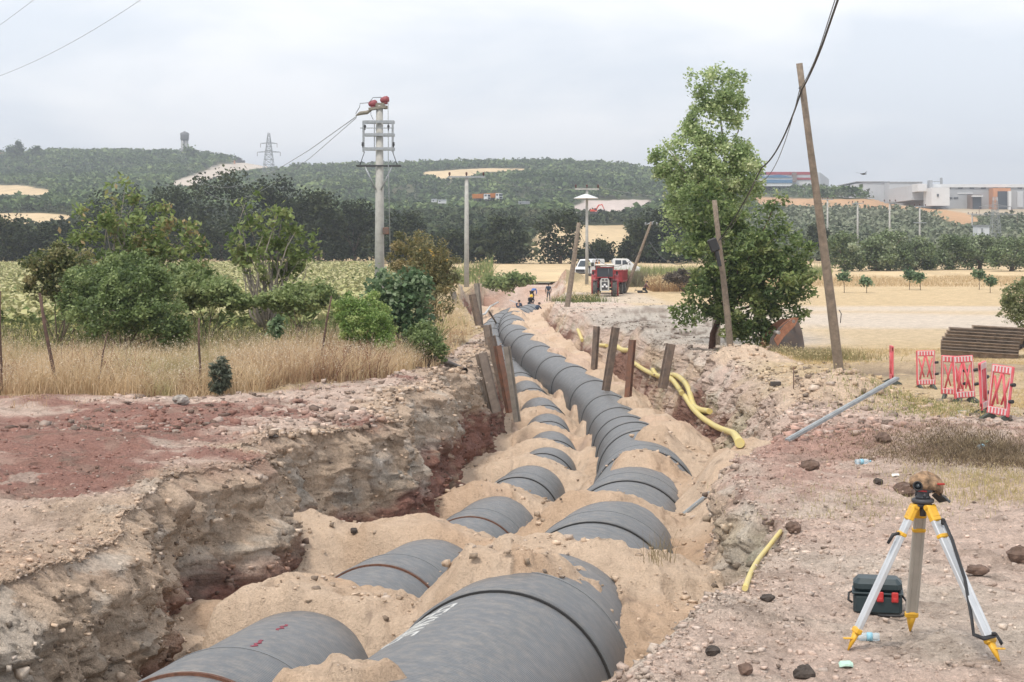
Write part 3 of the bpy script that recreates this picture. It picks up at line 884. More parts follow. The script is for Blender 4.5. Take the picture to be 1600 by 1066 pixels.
def crown_mesh(name, main, nl, size, cols, parent, seed, num=40, frac=.3, m=None, flat=.35, elong=1.5, core=.18, droop=0.0):
    r = np.random.default_rng(seed)
    subs = sub_lobes(main, num, frac, r)
    n1 = int(nl * (1 - core))
    P, k = lobe_points(subs, n1, r, .15)
    P = P + r.normal(0, 1, P.shape) * size * .9
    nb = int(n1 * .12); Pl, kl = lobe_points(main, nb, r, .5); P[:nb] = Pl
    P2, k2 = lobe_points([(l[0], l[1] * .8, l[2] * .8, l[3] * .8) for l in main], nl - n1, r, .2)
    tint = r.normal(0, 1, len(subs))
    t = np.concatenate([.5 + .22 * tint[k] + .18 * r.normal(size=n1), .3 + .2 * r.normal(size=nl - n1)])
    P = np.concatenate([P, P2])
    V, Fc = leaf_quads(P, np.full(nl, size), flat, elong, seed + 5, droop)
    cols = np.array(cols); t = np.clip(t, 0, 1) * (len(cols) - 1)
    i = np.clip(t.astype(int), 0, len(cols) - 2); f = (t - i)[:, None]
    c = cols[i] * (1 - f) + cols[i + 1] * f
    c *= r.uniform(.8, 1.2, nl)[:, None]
    return np_mesh(name, V, Fc, m or LEAF, np.repeat(c, 4, 0), parent=parent), subs

def stems(mb, base, targets, r0, r, spread=.35, n=6):
    base = Vector(base)
    for t in targets:
        t = Vector(t); d = t - base
        mid = base + d * .45 + Vector((r.normal() * spread, r.normal() * spread, .08 * d.length)) * .5
        mb.tube([base, base + (mid - base) * .5 + Vector((r.normal(), r.normal(), 0)) * .04 * d.length, mid, mid + (t - mid) * .6 + Vector((r.normal(), r.normal(), r.normal())) * .03 * d.length, t],
                [r0, r0 * .8, r0 * .55, r0 * .3, r0 * .1], n)

def plant(name, label, cat, base, main, nl, size, cols, seed, num=40, frac=.3, trunk=.12, nst=7, group=None, bark=None, m=None, flat=.35,
          elong=1.5, core=.18, fork=.25, droop=0.0, trunkname='trunk', crownname='crown'):
    """tree or shrub: lobes given in world space around its base"""
    base = Vector(base); root = thing(name, label, cat, base, group=group)
    r = np.random.default_rng(seed + 900)
    loc = [(np.array(l[0]) - np.array(base), l[1], l[2], l[3]) for l in main]
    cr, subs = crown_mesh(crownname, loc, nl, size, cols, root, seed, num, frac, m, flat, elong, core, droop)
    if trunk > 0:
        mb = MB(); top = max(l[0][2] + l[3] for l in loc); cx = float(np.mean([l[0][0] for l in loc])); fk = top * fork
        p1 = Vector((cx * .25, 0, fk))
        mb.tube([(0, 0, -.15), (trunk * .4, 0, fk * .4), p1], [trunk * 1.25, trunk, trunk * .85], 10)
        ks = r.choice(len(subs), min(nst, len(subs)), replace=False)
        stems(mb, p1 - Vector((0, 0, fk * .08)), [subs[i][0] for i in ks], trunk * .62, r, .1 * top)
        mb.build(trunkname, bark or BARK, root)
    return root

def lobe(px, py, d, rx, rz=None, ry=None, dy=0.0):
    """ellipsoid centred on a photo position at distance d; radii in photo px (converted to metres)"""
    rx_ = rx * d / F; rz_ = (rz if rz else rx) * d / F
    return (np.array(at(px, py, d + dy)), rx_, ry if ry else rx_ * 1.0, rz_)

G_OAK = [(0.0175, 0.0253, 0.0117), (0.0341, 0.0467, 0.0194), (0.0535, 0.068, 0.0292), (0.0827, 0.0972, 0.0437)]
G_MID = [(0.0714, 0.1122, 0.0367), (0.1224, 0.1734, 0.0571), (0.1938, 0.255, 0.0918), (0.306, 0.3672, 0.153)]
G_POP = [(0.1471, 0.2053, 0.0828), (0.2352, 0.3034, 0.13), (0.3528, 0.4195, 0.2009), (0.5096, 0.5355, 0.3307)]
G_ASH = [(0.0765, 0.1201, 0.0438), (0.1365, 0.1966, 0.0684), (0.2185, 0.284, 0.0958), (0.355, 0.3932, 0.1642)]
G_OLIVE = [(0.12, 0.1275, 0.06), (0.195, 0.1875, 0.0825), (0.3, 0.2475, 0.105), (0.375, 0.285, 0.135)]
G_FIG = [(0.056, 0.104, 0.048), (0.096, 0.16, 0.072), (0.176, 0.256, 0.128), (0.32, 0.4, 0.24)]
G_BRT = [(0.096, 0.168, 0.04), (0.16, 0.256, 0.064), (0.24, 0.336, 0.096), (0.384, 0.448, 0.176)]
G_WAL = [(0.0875, 0.1313, 0.035), (0.1575, 0.2188, 0.0613), (0.2625, 0.315, 0.105), (0.385, 0.28, 0.14)]

# ---- dark oaks behind the sunflower field and beyond the stubble
def oak(px0, px1, ytop, ybase, d, seed, label, nl=5200, cols=G_OAK, name='oak_tree', grp='dark broadleaved trees behind the field', extra=None, size=.46, low=.82):
    cx, w, h = .5 * (px0 + px1), px1 - px0, ybase - ytop
    g = float(far_z(np.array([(cx - 800) * d / F]), np.array([float(d)]))[0]) if d > 205 else gz((cx - 800) * d / F, d)
    rr = random.Random(seed)
    main = [lobe(cx, ytop + h * .50, d, w * .46, h * .47)]
    for i in range(6):
        a = i / 5.0
        yy = ytop + h * (.30 + .40 * rr.random()) + abs(a - .5) * h * .22
        main.append(lobe(cx - w * .36 + a * w * .72, yy, d, w * .17, h * .25, dy=rr.uniform(-1.5, 1.5)))
    for a in (.25, .5, .75):
        main.append(lobe(cx - w * .5 + a * w, ytop + h * (.17 + .06 * rr.random()), d, w * .17, h * .17, dy=rr.uniform(-1, 1)))
    for a in (.08, .27, .45, .63, .81, .96):
        main.append(lobe(cx - w * .5 + a * w, ytop + h * low, d, w * .15, h * (.98 - low), dy=rr.uniform(-1.5, 1.5)))
    base = at(cx, HY, d); base.z = g
    return plant(name, label, 'tree', base, main, nl, size, cols, seed, num=46, frac=.34, trunk=.32, nst=5, group=grp, m=LEAF_FAR, flat=.5, elong=1.2, core=.25, fork=.2)

OAKS = [(-60, 60, 338, 412, 226, 'dark tree at the left edge behind the sunflower field, cut by the frame'),
        (48, 140, 340, 412, 232, 'low dark tree behind the pale-leaved shrub at the left of the field'),
        (128, 235, 290, 412, 228, 'dark tree standing behind the leafy sapling at left'),
        (215, 330, 285, 412, 236, 'dark tree between the leafy sapling and the tallest dark crown'),
        (285, 405, 258, 412, 224, 'tallest dark tree of the row, its ragged top rising above the hill field'),
        (385, 478, 272, 412, 232, 'dark tree behind the thin bare-stemmed sapling'),
        (455, 540, 288, 412, 226, 'rounded dark tree left of the big concrete pole'),
        (515, 592, 306, 412, 234, 'shorter dark tree touching the left side of the big concrete pole'),
        (596, 672, 326, 414, 240, 'dark tree between the big concrete pole and the olive-brown bush'),
        (662, 735, 362, 414, 236, 'low dark tree behind the thin concrete pole'),
        (712, 782, 356, 414, 246, 'low dark tree right of the thin concrete pole'),
        (758, 828, 330, 414, 238, 'broad dark tree in the middle, left of the gap with the straw slope'),
        (842, 908, 321, 414, 236, 'dark crown left of the concrete pole behind the vans'),
        (905, 962, 377, 410, 250, 'small round dark tree behind the white vans'),
        (966, 1020, 368, 412, 256, 'low dark tree behind the fallen leaning pole'),
        (988, 1082, 316, 414, 244, 'dark tree left of the tall poplar crown'),
        (1258, 1300, 352, 410, 262, 'dark tree seen between the tall leaning pole and the fig bushes')]
for i, (a, b, yt, yb, d, lab) in enumerate(OAKS):
    oak(a, b, yt, yb + 1, d + 62, 40 + i, lab, nl=6000 if (b - a) > 80 else 3600)

# ---- fig orchard at the right
FIGT = [(1292, 1350, 362, 424), (1338, 1402, 372, 426), (1352, 1424, 358, 420), (1396, 1462, 372, 426), (1455, 1520, 366, 422), (1500, 1560, 364, 420), (1548, 1612, 366, 420), (1600, 1670, 366, 420)]
FIGL = ['nearest the tall leaning pole', 'second from the leaning pole, low', 'third from the leaning pole, set back', 'in the middle of the row, broad and low',
        'right of the middle gap', 'below the pale factory front', 'second from the right edge', 'cut by the right edge']
for i, (a, b, yt, yb) in enumerate(FIGT):
    oak(a, b, yt, yb, 240 + (i * 37) % 17, 80 + i, 'grey-green fig bush of the orchard, ' + FIGL[i], nl=5600,
        cols=[(.08, .115, .05), (.14, .185, .08), (.21, .26, .13), (.38, .42, .29)], name='fig_tree', grp='fig bushes of the orchard row', size=.27, low=.78)

# ---- wooded hills: far woods that read as one mass
def scatter_wood(name, label, n, test, Yrng, hgt, cols, seed, leaves=16, lsize=1.5, urange=(-.36, .36), wid=1.0):
    r = np.random.default_rng(seed)
    Y = np.sqrt(r.uniform(Yrng[0] ** 2, Yrng[1] ** 2, n)); u = r.uniform(urange[0], urange[1], n); X = u * Y
    Z = far_z(X, Y); px = X / Y * F + 800; py = HY - Z / Y * F
    D = itp(px, *RDG)
    keep = test(px, py, X, Y) & (Y < D * 1.03)
    for poly, c in FIELDS[:-1]:
        keep &= ~in_poly(px, py, poly) & ~in_poly(px, py - hgt * .9 * F / Y, poly) & ~in_poly(px, py - hgt * .45 * F / Y, poly)
    X, Y, Z = X[keep], Y[keep], Z[keep]; n = len(X)
    h = hgt * r.uniform(.6, 1.4, n) * (1 - .45 * sstep(1150, 1190, X / Y * F + 800) * sstep(700, 760, Y))
    q = fbm(X / 60, Y / 90, 0, 3, .5, seed) ; h = h * (1 + .35 * q)
    d = r.normal(size=(n, leaves, 3)); d /= np.linalg.norm(d, axis=2)[..., None]; d[..., 2] = d[..., 2] * .75 + .15
    P = np.stack([X, Y, Z + h * .5], -1)[:, None, :] + d * (h[:, None, None] * np.array([.62 * wid, .62 * wid, .55])) * r.uniform(.6, 1.0, (n, leaves, 1))
    P = P.reshape(-1, 3)
    V, Fc = leaf_quads(P, np.repeat(h / hgt, leaves) * lsize, .6, 1.15, seed + 1)
    cols = np.array(cols); t = np.clip(.5 + .25 * r.normal(size=n) + .5 * q, 0, 1) * (len(cols) - 1)
    i = np.clip(t.astype(int), 0, len(cols) - 2); f = (t - i)[:, None]
    c = cols[i] * (1 - f) + cols[i + 1] * f
    c = np.repeat(c, leaves, 0) * r.uniform(.72, 1.28, n * leaves)[:, None]
    o = np_mesh(name, V, Fc, LEAF_FAR, np.repeat(c, 4, 0))
    return tag(o, label, 'woodland', kind='stuff')
G_HILL = [(0.0408, 0.0707, 0.0274), (0.0734, 0.1149, 0.0411), (0.1224, 0.1724, 0.0626), (0.204, 0.2542, 0.0978)]
G_GROVE = [(0.081, 0.1013, 0.0607), (0.135, 0.162, 0.1013), (0.1958, 0.216, 0.1418), (0.2565, 0.27, 0.189)]
scatter_wood('woodland', 'dark green scrub wood covering the far hills', 30000, lambda px, py, X, Y: ~((px > 1372)) , (600, 1560), 4.3, G_HILL, 401, 14, 1.75)
scatter_wood('olive_grove', 'grey-green olive grove on the slope below the factory', 4200, lambda px, py, X, Y: (px > 1130) & ((py > 322) | (px < 1372)), (300, 700), 3.2, G_GROVE, 402, 26, .75, (.11, .40))
scatter_wood('lower_woodland', 'mixed green scrub on the lower slopes in front of the hills', 6500, lambda px, py, X, Y: (px < 1150), (300, 640), 3.8, [(.025, .04, .017), (.045, .066, .028), (.075, .095, .042), (.12, .13, .07)], 403, 24, 1.0, (-.36, .14))
# ------------------------------------------------------------------ shared materials
CONC = mat('concrete', (.46, .45, .42), .85, noise=.25, nscale=3, bump=.3)
GALV = mat('galvanised_steel', (.40, .42, .44), .5, metal=.5, noise=.3, nscale=10)
WOOD = mat('weathered_pole_wood', (.27, .215, .165), .9, noise=.4, nscale=6, bump=.7, bscale=60)
WHITE = mat('white_enamel', (.72, .73, .74), .4, noise=.1, nscale=4)
BLACK = mat('black_plastic', (.02, .02, .022), .5)
DSTEEL = mat('dark_steel', (.05, .05, .055), .5)
GLASS = mat('dark_glass', (.045, .055, .065), .12)
TYRE = mat('dusty_tyre', (.10, .098, .092), .9, noise=.4, nscale=9)
REDV = mat('red_vehicle_paint', (.34, .035, .04), .5, noise=.35, nscale=3)
ORNG = mat('orange_paint', (.62, .22, .05), .5, noise=.2, nscale=3)
YELL = mat('yellow_paint', (.65, .40, .04), .5, noise=.2, nscale=5)
GREYP = mat('grey_paint', (.30, .31, .32), .5, noise=.2)
CER = mat('brown_ceramic', (.10, .035, .03), .3)
CERP = mat('maroon_cover', (.25, .05, .06), .55)
LAMP = mat('headlamp_glass', (.75, .76, .78), .15)
RUSTY = mat('rusty_steel', (.20, .10, .065), .85, noise=.6, nscale=5, bump=.5, alt=(.11, .085, .075))
CABLE = mat('cable_black', (.035, .033, .03), .6)

# ------------------------------------------------------------------ poles
def insul(mb, p, h=.35, r=.11):
    p = Vector(p)
    mb.lathe([(r * .35, 0), (r * .35, h * .3), (r, h * .35), (r * .5, h * .5), (r, h * .62), (r * .5, h * .78), (r * .8, h * .88), (r * .3, h)], p, n=8)

def concrete_pole(px, ybase_d, ytop, label, rb, rt, cross=True, name='concrete_pole', grp=None, wid=1.3):
    d = ybase_d
    b = at(px, HY, d); b.z = gz(b.x, d) if d < 200 else float(far_z(np.array([b.x]), np.array([float(d)]))[0])
    top = (HY - ytop) * d / F - b.z
    root = thing(name, label, 'utility pole', b, group=grp)
    p = MB(); p.tube([(0, 0, -.3), (0, 0, top * .5), (0, 0, top)], [rb, (rb + rt) / 2, rt], 12); p.build('shaft', CONC, root)
    if cross:
        c = MB(); c.box((0, -rt - .06, top - .12), (wid * 2, .12, .16)); c.box((0, rt * .5, top - .12), (rt * 3, .3, .1)); c.build('crossarm', GALV if rb > .2 else CONC, root)
        for x in (-wid * .92, 0, wid * .92):
            i = MB(); insul(i, (x, -rt - .06, top - .04), .42, .15); i.build('insulator', CER, root)
    return root, b, top

# thin concrete pole and the one behind the vans
pA = concrete_pole(729, 165, 275, 'slim concrete pole with three dark insulators on a crossarm, left of the far trench end', .27, .19, wid=1.9)
pB = concrete_pole(917, 172, 294, 'slim concrete pole rising behind the red tractor with a white roof showing under its top', .19, .13)
sh = MB(); sh.lathe([(1.35, 0), (1.25, .10), (.3, .45), (.1, .5)], (-.1, -.2, pB[2] - 1.15), n=16); sh.build('white_roof', WHITE, pB[0])  # stands for a white roof behind, built as a cone on the pole
FARP = [(1340, 330, 317, 'first far concrete pole standing in the olive slope right of the leaning pole'), (1390, 320, 315, 'second far concrete pole of the olive slope, in the middle of the three'),
        (1437, 325, 322, 'third far concrete pole of the olive slope, with a second lower arm'), (1293, 330, 311, 'far concrete pole half hidden by the tall leaning wooden pole'),
        (1519, 420, 334, 'small far pole in front of the brown bank under the factory')]
for i, (px, d, yt, lb) in enumerate(FARP):
    r_, b_, t_ = concrete_pole(px, d, yt, lb, .22, .17, grp='far concrete poles on the olive slope', wid=1.2)
    if i == 2:
        c = MB(); c.box((0, -.25, t_ - 3.4), (2.6, .12, .16)); c.build('lower_crossarm', GALV, r_)

# the big concrete pole with switchgear frame
def big_pole():
    d = 90.0; k = d / F
    root, b, top = concrete_pole(593, d, 165, 'tall thick concrete pole with steel switch frame and maroon insulator covers', .30, .19, cross=False, name='switch_pole')
    Zp = lambda py: (HY - py) * k - b.z
    Xp = lambda px: (px - 593) * k
    f = MB()
    for py in (191, 211, 233):
        f.box((0, -.28, Zp(py)), (1.68, .1, .15)); f.box((0, .28, Zp(py)), (1.68, .1, .15))
    for px in (568, 613.5):
        for y in (-.28, .28):
            f.box((Xp(px), y, (Zp(189) + Zp(238)) / 2), (.07, .07, Zp(189) - Zp(238)))
    for px in (584.5, 606.5): f.box((Xp(px), .2, (Zp(191) + Zp(232)) / 2), (.05, .05, Zp(191) - Zp(232)))
    f.box((Xp(590), -.34, Zp(201)), (1.9, .04, .05))
    f.build('switch_frame', GALV, root)
    c = MB(); c.box((Xp(592), -.25, Zp(259.5)), (2.5, .10, .09)); c.box((Xp(592), .25, Zp(259.5)), (2.5, .10, .09)); c.build('crossarm', DSTEEL, root)
    for sx in (-1, 1):
        s = MB(); s.tube([(Xp(592 + sx * 21), -.25, Zp(261)), (Xp(592 + sx * 4), -.24, Zp(297))], .045, 6); s.build('brace', GALV, root)
        s = MB(); s.tube([(Xp(592 + sx * 22), -.2, Zp(238)), (Xp(592 + sx * 29), -.2, Zp(258))], .022, 5); s.build('stay_rod', DSTEEL, root)
    h = MB()
    h.box((Xp(590), 0, Zp(169)), (1.0, .5, .14), Matrix.Rotation(math.radians(-8), 3, 'Y')); h.box((Xp(594), 0, Zp(164)), (.5, .35, .2)); h.box((Xp(603), .05, Zp(168)), (.25, .25, .18))
    h.build('head_bracket', mat('old_bracket', (.28, .25, .20), .8, noise=.4), root)
    for px, py, s in ((602, 156, 1.0), (583.5, 162, .72)):
        m_ = MB()
        m_.lathe([(.02, -.30), (.14, -.24), (.20, -.05), (.21, .12), (.12, .22)], (Xp(px), 0, Zp(py)), (1, 0, .12), 10)
        m_.lathe([(.10, -.26), (.16, -.2), (.10, -.1), (.14, 0)], (Xp(px), 0, Zp(py)), (0, 0, 1), 10)
        o = m_.build('insulator_cover', CERP, root)
    for (px, py) in ((571, 201), (607.5, 201), (567.5, 228), (615.5, 228)):
        i = MB(); insul(i, (Xp(px), -.3, Zp(py + 3)), .3, .09); i.build('insulator', DSTEEL, root)
    for q, (ax, ay, bx, by) in enumerate(((583, 170, 574, 176), (574, 176, 562, 178))):
        pass
    st_ = MB(); st_.tube([(Xp(584), -.1, Zp(170)), (Xp(574), -.1, Zp(176)), (Xp(563), -.1, Zp(177.5)), (Xp(556), -.1, Zp(181))], [.03, .11, .11, .03], 8); st_.build('strain_insulator', mat('old_bracket', (.28, .25, .20)), root)
    w = MB()
    w.tube([(Xp(556), -.1, Zp(178)), (Xp(562), -.1, Zp(168)), (Xp(563), -.1, Zp(162)), (Xp(577), -.1, Zp(161))], .018, 5)
    w.tube([(Xp(577), -.1, Zp(161)), (Xp(583), -.1, Zp(153)), (Xp(596), -.1, Zp(152.5))], .018, 5)
    w.tube([(Xp(580), -.1, Zp(170)), (Xp(580), -.2, Zp(180)), (Xp(584), -.3, Zp(188))], .015, 5)
    w.build('jumper_wire', DSTEEL, root)
    v = MB(); v.tube([(Xp(607), -.25, Zp(160)), (Xp(607.5), -.32, Zp(262)), (Xp(611), -.4, Zp(420))], .03, 6); v.build('down_conduit', GALV, root)
    x = MB(); x.box((Xp(604), -.3, Zp(361)), (.35, .25, .4), bev=.03); x.build('meter_box', RUSTY, root)
big_pole()

# wooden poles
def wood_pole(p_base, p_top, r0, r1, label, grp='leaning wooden poles beside the trench', name='wooden_pole'):
    root = thing(name, label, 'utility pole', p_base, group=grp)
    b, t = Vector((0, 0, 0)), Vector(p_top) - Vector(p_base)
    m = MB(); pts = [b - t.normalized() * .35] + [b + t * f + Vector((math.sin(f * 5) * .02, 0, 0)) for f in (0, .25, .5, .75, 1)]
    m.tube(pts, [r0, r0, r0 * .95, (r0 + r1) / 2, r1 * 1.05, r1], 12); m.build('shaft', WOOD, root)
    return root
PW = []
b0 = on(1313, 43); t0 = at(1250, 99, 42.0)
tall = wood_pole(b0, t0, .135, .085, 'tallest leaning wooden pole, standing by the right-hand sand heap')
hk = MB(); q0 = (at(1253, 140, 42.0) - b0); hk.tube([q0, q0 + Vector((-.10, -.12, .02)), q0 + Vector((-.06, -.16, .06))], .015, 6); hk.build('cable_hook', DSTEEL, tall)
hk = MB(); q0 = (at(1307, 490, 42.8) - b0); hk.tube([q0 + Vector((.05, -.1, .1)), q0 + Vector((.1, -.14, .0)), q0 + Vector((.08, -.12, -.25))], .012, 6); hk.build('earth_clip', DSTEEL, tall)
b1 = on(1142, 60); t1 = at(1117, 313, 59.5)
mid = wood_pole(b1, t1, .13, .09, 'leaning wooden pole with a black cable splice box, in front of the green tree')
sb = MB(); q1 = at(1115, 383, 59.0) - b1; sb.box(q1, (.34, .22, .5), Matrix.Rotation(math.radians(-22), 3, 'Y'), bev=.04); sb.box(q1 + Vector((.17, 0, -.5)), (.14, .14, .6), Matrix.Rotation(math.radians(-12), 3, 'Y'), bev=.02); sb.build('splice_box', BLACK, mid)
wood_pole(on(886, 113), at(905, 348, 113), .20, .14, 'leaning wooden pole standing left of the red tractor')
fp = wood_pole(on(976, 150), at(1018, 347, 149), .18, .11, 'steeply slanting wooden pole right of the red trailer over a heap of dry brush')
i_ = MB()
for dx in (-.5, .1, .55):
    insul(i_, at(1017, 350, 149) - on(976, 150) + Vector((dx, 0, -.15)), .3, .1)
i_.tube([at(1008, 352, 149) - on(976, 150), at(1022, 346, 149) - on(976, 150)], .05, 6)
i_.build('insulators', GALV, fp)

def wire(label, pts, r, m=CABLE, name='overhead_cable', cat='cable', grp=None):
    mb = MB(); out = []
    for i in range(len(pts) - 1):
        a, b = Vector(pts[i][0]), Vector(pts[i + 1][0]); sag = pts[i][1]
        for k in range(14):
            t = k / 14.0; p = a.lerp(b, t); p.z -= sag * 4 * t * (1 - t); out.append(p)
    out.append(Vector(pts[-1][0]))
    mb.tube(out, r, 6)
    return tag(mb.build(name, m), label, cat, grp)
hook = at(1252.5, 141, 41.85)
wire('thick black cable hung from the tallest wooden pole down to the splice box pole', [(at(1316, -20, 30), .0), (at(1285, 70, 35), .06), (hook, .35), (at(1190, 262, 50), .15), (at(1124, 375, 59.3), 0)], .024)
wire('second thinner cable twisted beside the thick one from the tallest pole', [(at(1311, -20, 30.2), .0), (at(1281, 74, 35.2), .08), (hook + Vector((-.04, .05, .03)), .75), (at(1180, 282, 50.3), .30), (at(1122, 377, 59.4), 0)], .011, mat('old_wire', (.16, .155, .15), .6))
GW = mat('bare_wire', (.22, .225, .23), .5)
wire('bare power line crossing the upper left corner of the sky', [(at(-60, 137, 55), 0.35), (at(260, -28, 40), 0)], .006, GW, 'power_line', 'power line', 'bare power lines in the sky')
wire('short bare power line at the very top left corner', [(at(-40, 66, 52), 0.05), (at(80, -22, 46), 0)], .006, GW, 'power_line', 'power line', 'bare power lines in the sky')
wire('power line sagging from the hilltop pylon to the head of the switch pole', [(at(280, 236, 420), 6.5), (at(557, 182, 90), 0)], .022, GW, 'power_line', 'power line', 'bare power lines in the sky')
wire('lower twin of the line sagging to the head of the switch pole', [(at(285, 231, 420), 8.6), (at(557, 184, 90.3), 0)], .018, GW, 'power_line', 'power line', 'bare power lines in the sky')
wire('power line running from the slim left concrete pole to the one behind the tractor', [(at(737, 270, 165), 1.0), (at(925, 290, 172), 0)], .02, GW, 'power_line', 'power line', 'bare power lines in the sky')
wire('power line running right from the pole behind the tractor towards the poplar', [(at(925, 290, 172), 1.0), (at(1140, 302, 260), 0)], .02, GW, 'power_line', 'power line', 'bare power lines in the sky')
wire('slack cable from the left leaning wooden pole to the splice box pole', [(at(905, 362, 113), 1.8), (at(1015, 378, 80), 1.0), (at(1113, 376, 59), 0)], .014, CABLE)
for i, (y0, y1, d) in enumerate(((372, 384, 300), (378, 392, 300))):
    pass

# lattice pylons and water tower
def pylon(px, ybase, ytop, d, label, w=2.2):
    b = at(px, ybase, d); H = (ybase - ytop) * d / F
    root = thing('lattice_pylon', label, 'pylon', b, group='lattice pylons')
    m = MB(); r = .11 * d / 700
    def wv(z): return w * (1 - z / H) + .35 * (z / H)
    lv = [0, .14, .27, .39, .5, .6, .69, .78, .87, 1.0]
    for sx in (-1, 1):
        for sy in (-1, 1):
            m.tube([(sx * wv(H * t), sy * wv(H * t), H * t) for t in lv], r, 4)
    for i in range(len(lv) - 1):
        z0, z1 = H * lv[i], H * lv[i + 1]; a, c = wv(z0), wv(z1)
        for s in (-1, 1):
            m.tube([(-a, s * a, z0), (c, s * c, z1)], r * .6, 4); m.tube([(a, s * a, z0), (-c, s * c, z1)], r * .6, 4)
            m.tube([(s * a, -a, z0), (s * c, c, z1)], r * .6, 4); m.tube([(-c, s * c, z1), (c, s * c, z1)], r * .6, 4)
    m.build('tower', GALV, root)
    for z, hw in ((.56, 4.6), (.76, 3.3), (.62, 0)):
        if hw:
            a = MB(); a.tube([(-hw, 0, H * z), (0, 0, H * z + .5), (hw, 0, H * z)], r, 4); a.tube([(-hw, 0, H * z), (hw, 0, H * z)], r * .9, 4); a.build('crossarm', GALV, root)
            for s in (-1, 1):
                i = MB(); i.tube([(s * hw, 0, H * z), (s * hw, 0, H * z - 1.6)], r * .8, 4); i.build('insulator_string', CER, root)
    return root
pylon(420, 276, 208, 640, 'tall lattice pylon standing left of the switch pole against the sky', 2.4)
pylon(1555, 372, 308, 330, 'lattice pylon in front of the orange factory portal', 1.0)

def water_tower():
    d = 1380; b = at(288.5, 240, d); k = d / F
    root = thing('water_tower', 'grey water tower on legs, on the crest of the left hill', 'water tower', b)
    H = (240 - 206) * k; m = MB(); R = 6.8 * k
    m.lathe([(R * .85, H * .60), (R, H * .66), (R, H * .92), (R * .9, H * .95), (R * .3, H * 1.0), (.1, H * 1.03)], n=16); m.build('tank', mat('tank_grey', (.13, .13, .13), .8), root)
    r2 = MB(); r2.lathe([(R * 1.08, H * .86), (R * 1.12, H * .86), (R * 1.12, H * .885), (R * 1.08, H * .885)], n=16, cap=False); r2.build('rim', GREYP, root)
    for i in range(6):
        a = i * math.pi / 3; l = MB(); l.tube([(R * .8 * math.cos(a), R * .8 * math.sin(a), -3), (R * .72 * math.cos(a), R * .72 * math.sin(a), H * .62)], .4, 6); l.build('leg', CONC, root)
    l = MB(); l.tube([(0, 0, -3), (0, 0, H * .62)], .7, 8); l.build('riser_pipe', CONC, root)
water_tower()

# ------------------------------------------------------------------ buildings
def clad(name, c, sc=1.2):
    m = mat(name, c, .6, noise=.08, nscale=.4)
    return m
WCLAD, GCLAD, LCLAD, RCLAD, BCLAD, OCLAD = clad('white_cladding', (.66, .67, .68)), clad('grey_cladding', (.38, .395, .415)), clad('light_grey_cladding', (.52, .54, .57)), clad('red_cladding', (.36, .05, .06)), clad('blue_cladding', (.08, .20, .36)), clad('orange_cladding', (.55, .27, .15))
DGL = mat('window_dark', (.06, .07, .085), .2)

def facade(root, part, px0, px1, py0, py1, d, depth, m, dy=0.0):
    """a block whose front face covers the photo rectangle at distance d"""
    a, b = at(px0, py1, d), at(px1, py0, d)
    o = MB(); c = (a + b) / 2 - root.location
    o.box((c.x, dy + depth / 2, c.z), (b.x - a.x, depth, b.z - a.z))
    return o.build(part, m, root)

# big grey factory
d = 640
fac = thing('factory_building', 'long grey factory with white annex and orange entrance portal at the right edge', 'factory', at(1530, 335, d))
facade(fac, 'wall', 1455, 1680, 293, 342, d, 60, GCLAD)
facade(fac, 'roof_edge', 1453, 1680, 288, 293, d, 61, WCLAD, -.5)
facade(fac, 'side_hall', 1429, 1455, 289, 312, d, 40, LCLAD, 4)
facade(fac, 'annex', 1443, 1471, 295, 323, d, 12, WCLAD, -12)
facade(fac, 'link_block', 1429, 1443, 288, 300, d, 10, WCLAD, -5)
w = facade(fac, 'annex_window', 1451.5, 1454, 305, 309, d, .5, DGL, -12.3)
for i, x in enumerate((1461, 1478, 1497, 1515, 1533, 1552, 1571, 1590)):
    facade(fac, 'window', x, x + 7, 292.8 + 0, 295, d, .6, DGL, -.3)
for i in range(3): facade(fac, 'strip_window', 1472 + 9 * i, 1479 + 9 * i, 308.5, 310.5, d, .6, DGL, -.3)
facade(fac, 'lettering_strip', 1496, 1520, 301.5, 303, d, .5, WCLAD, -.3)
p_ = facade(fac, 'portal', 1545, 1572, 295, 329, d, 6, OCLAD, -6)
facade(fac, 'portal_side', 1566.5, 1570.5, 300, 330, d, 3, WCLAD, -8)
facade(fac, 'portal_glazing', 1551.5, 1566, 300, 328, d, 1, DGL, -6.4)
facade(fac, 'dock', 1511, 1528, 305, 328, d, 5, clad('brown_cladding', (.22, .17, .15)), -5)
facade(fac, 'dock_glazing', 1514, 1527, 309, 327, d, 1, DGL, -5.4)
facade(fac, 'dock_canopy', 1512, 1528, 306.5, 308.5, d, 3, WCLAD, -7)
facade(fac, 'light_panel', 1589, 1598, 299, 324, d, 1, LCLAD, -.4)
facade(fac, 'roof_stack', 1475.5, 1478, 277, 289, d, 1.5, GREYP, 5)
facade(fac, 'stair_box', 1451, 1455, 282, 295, d, 4, GCLAD, -2)
facade(fac, 'roof_rail', 1455, 1472, 283, 284, d, .5, GREYP, 3)
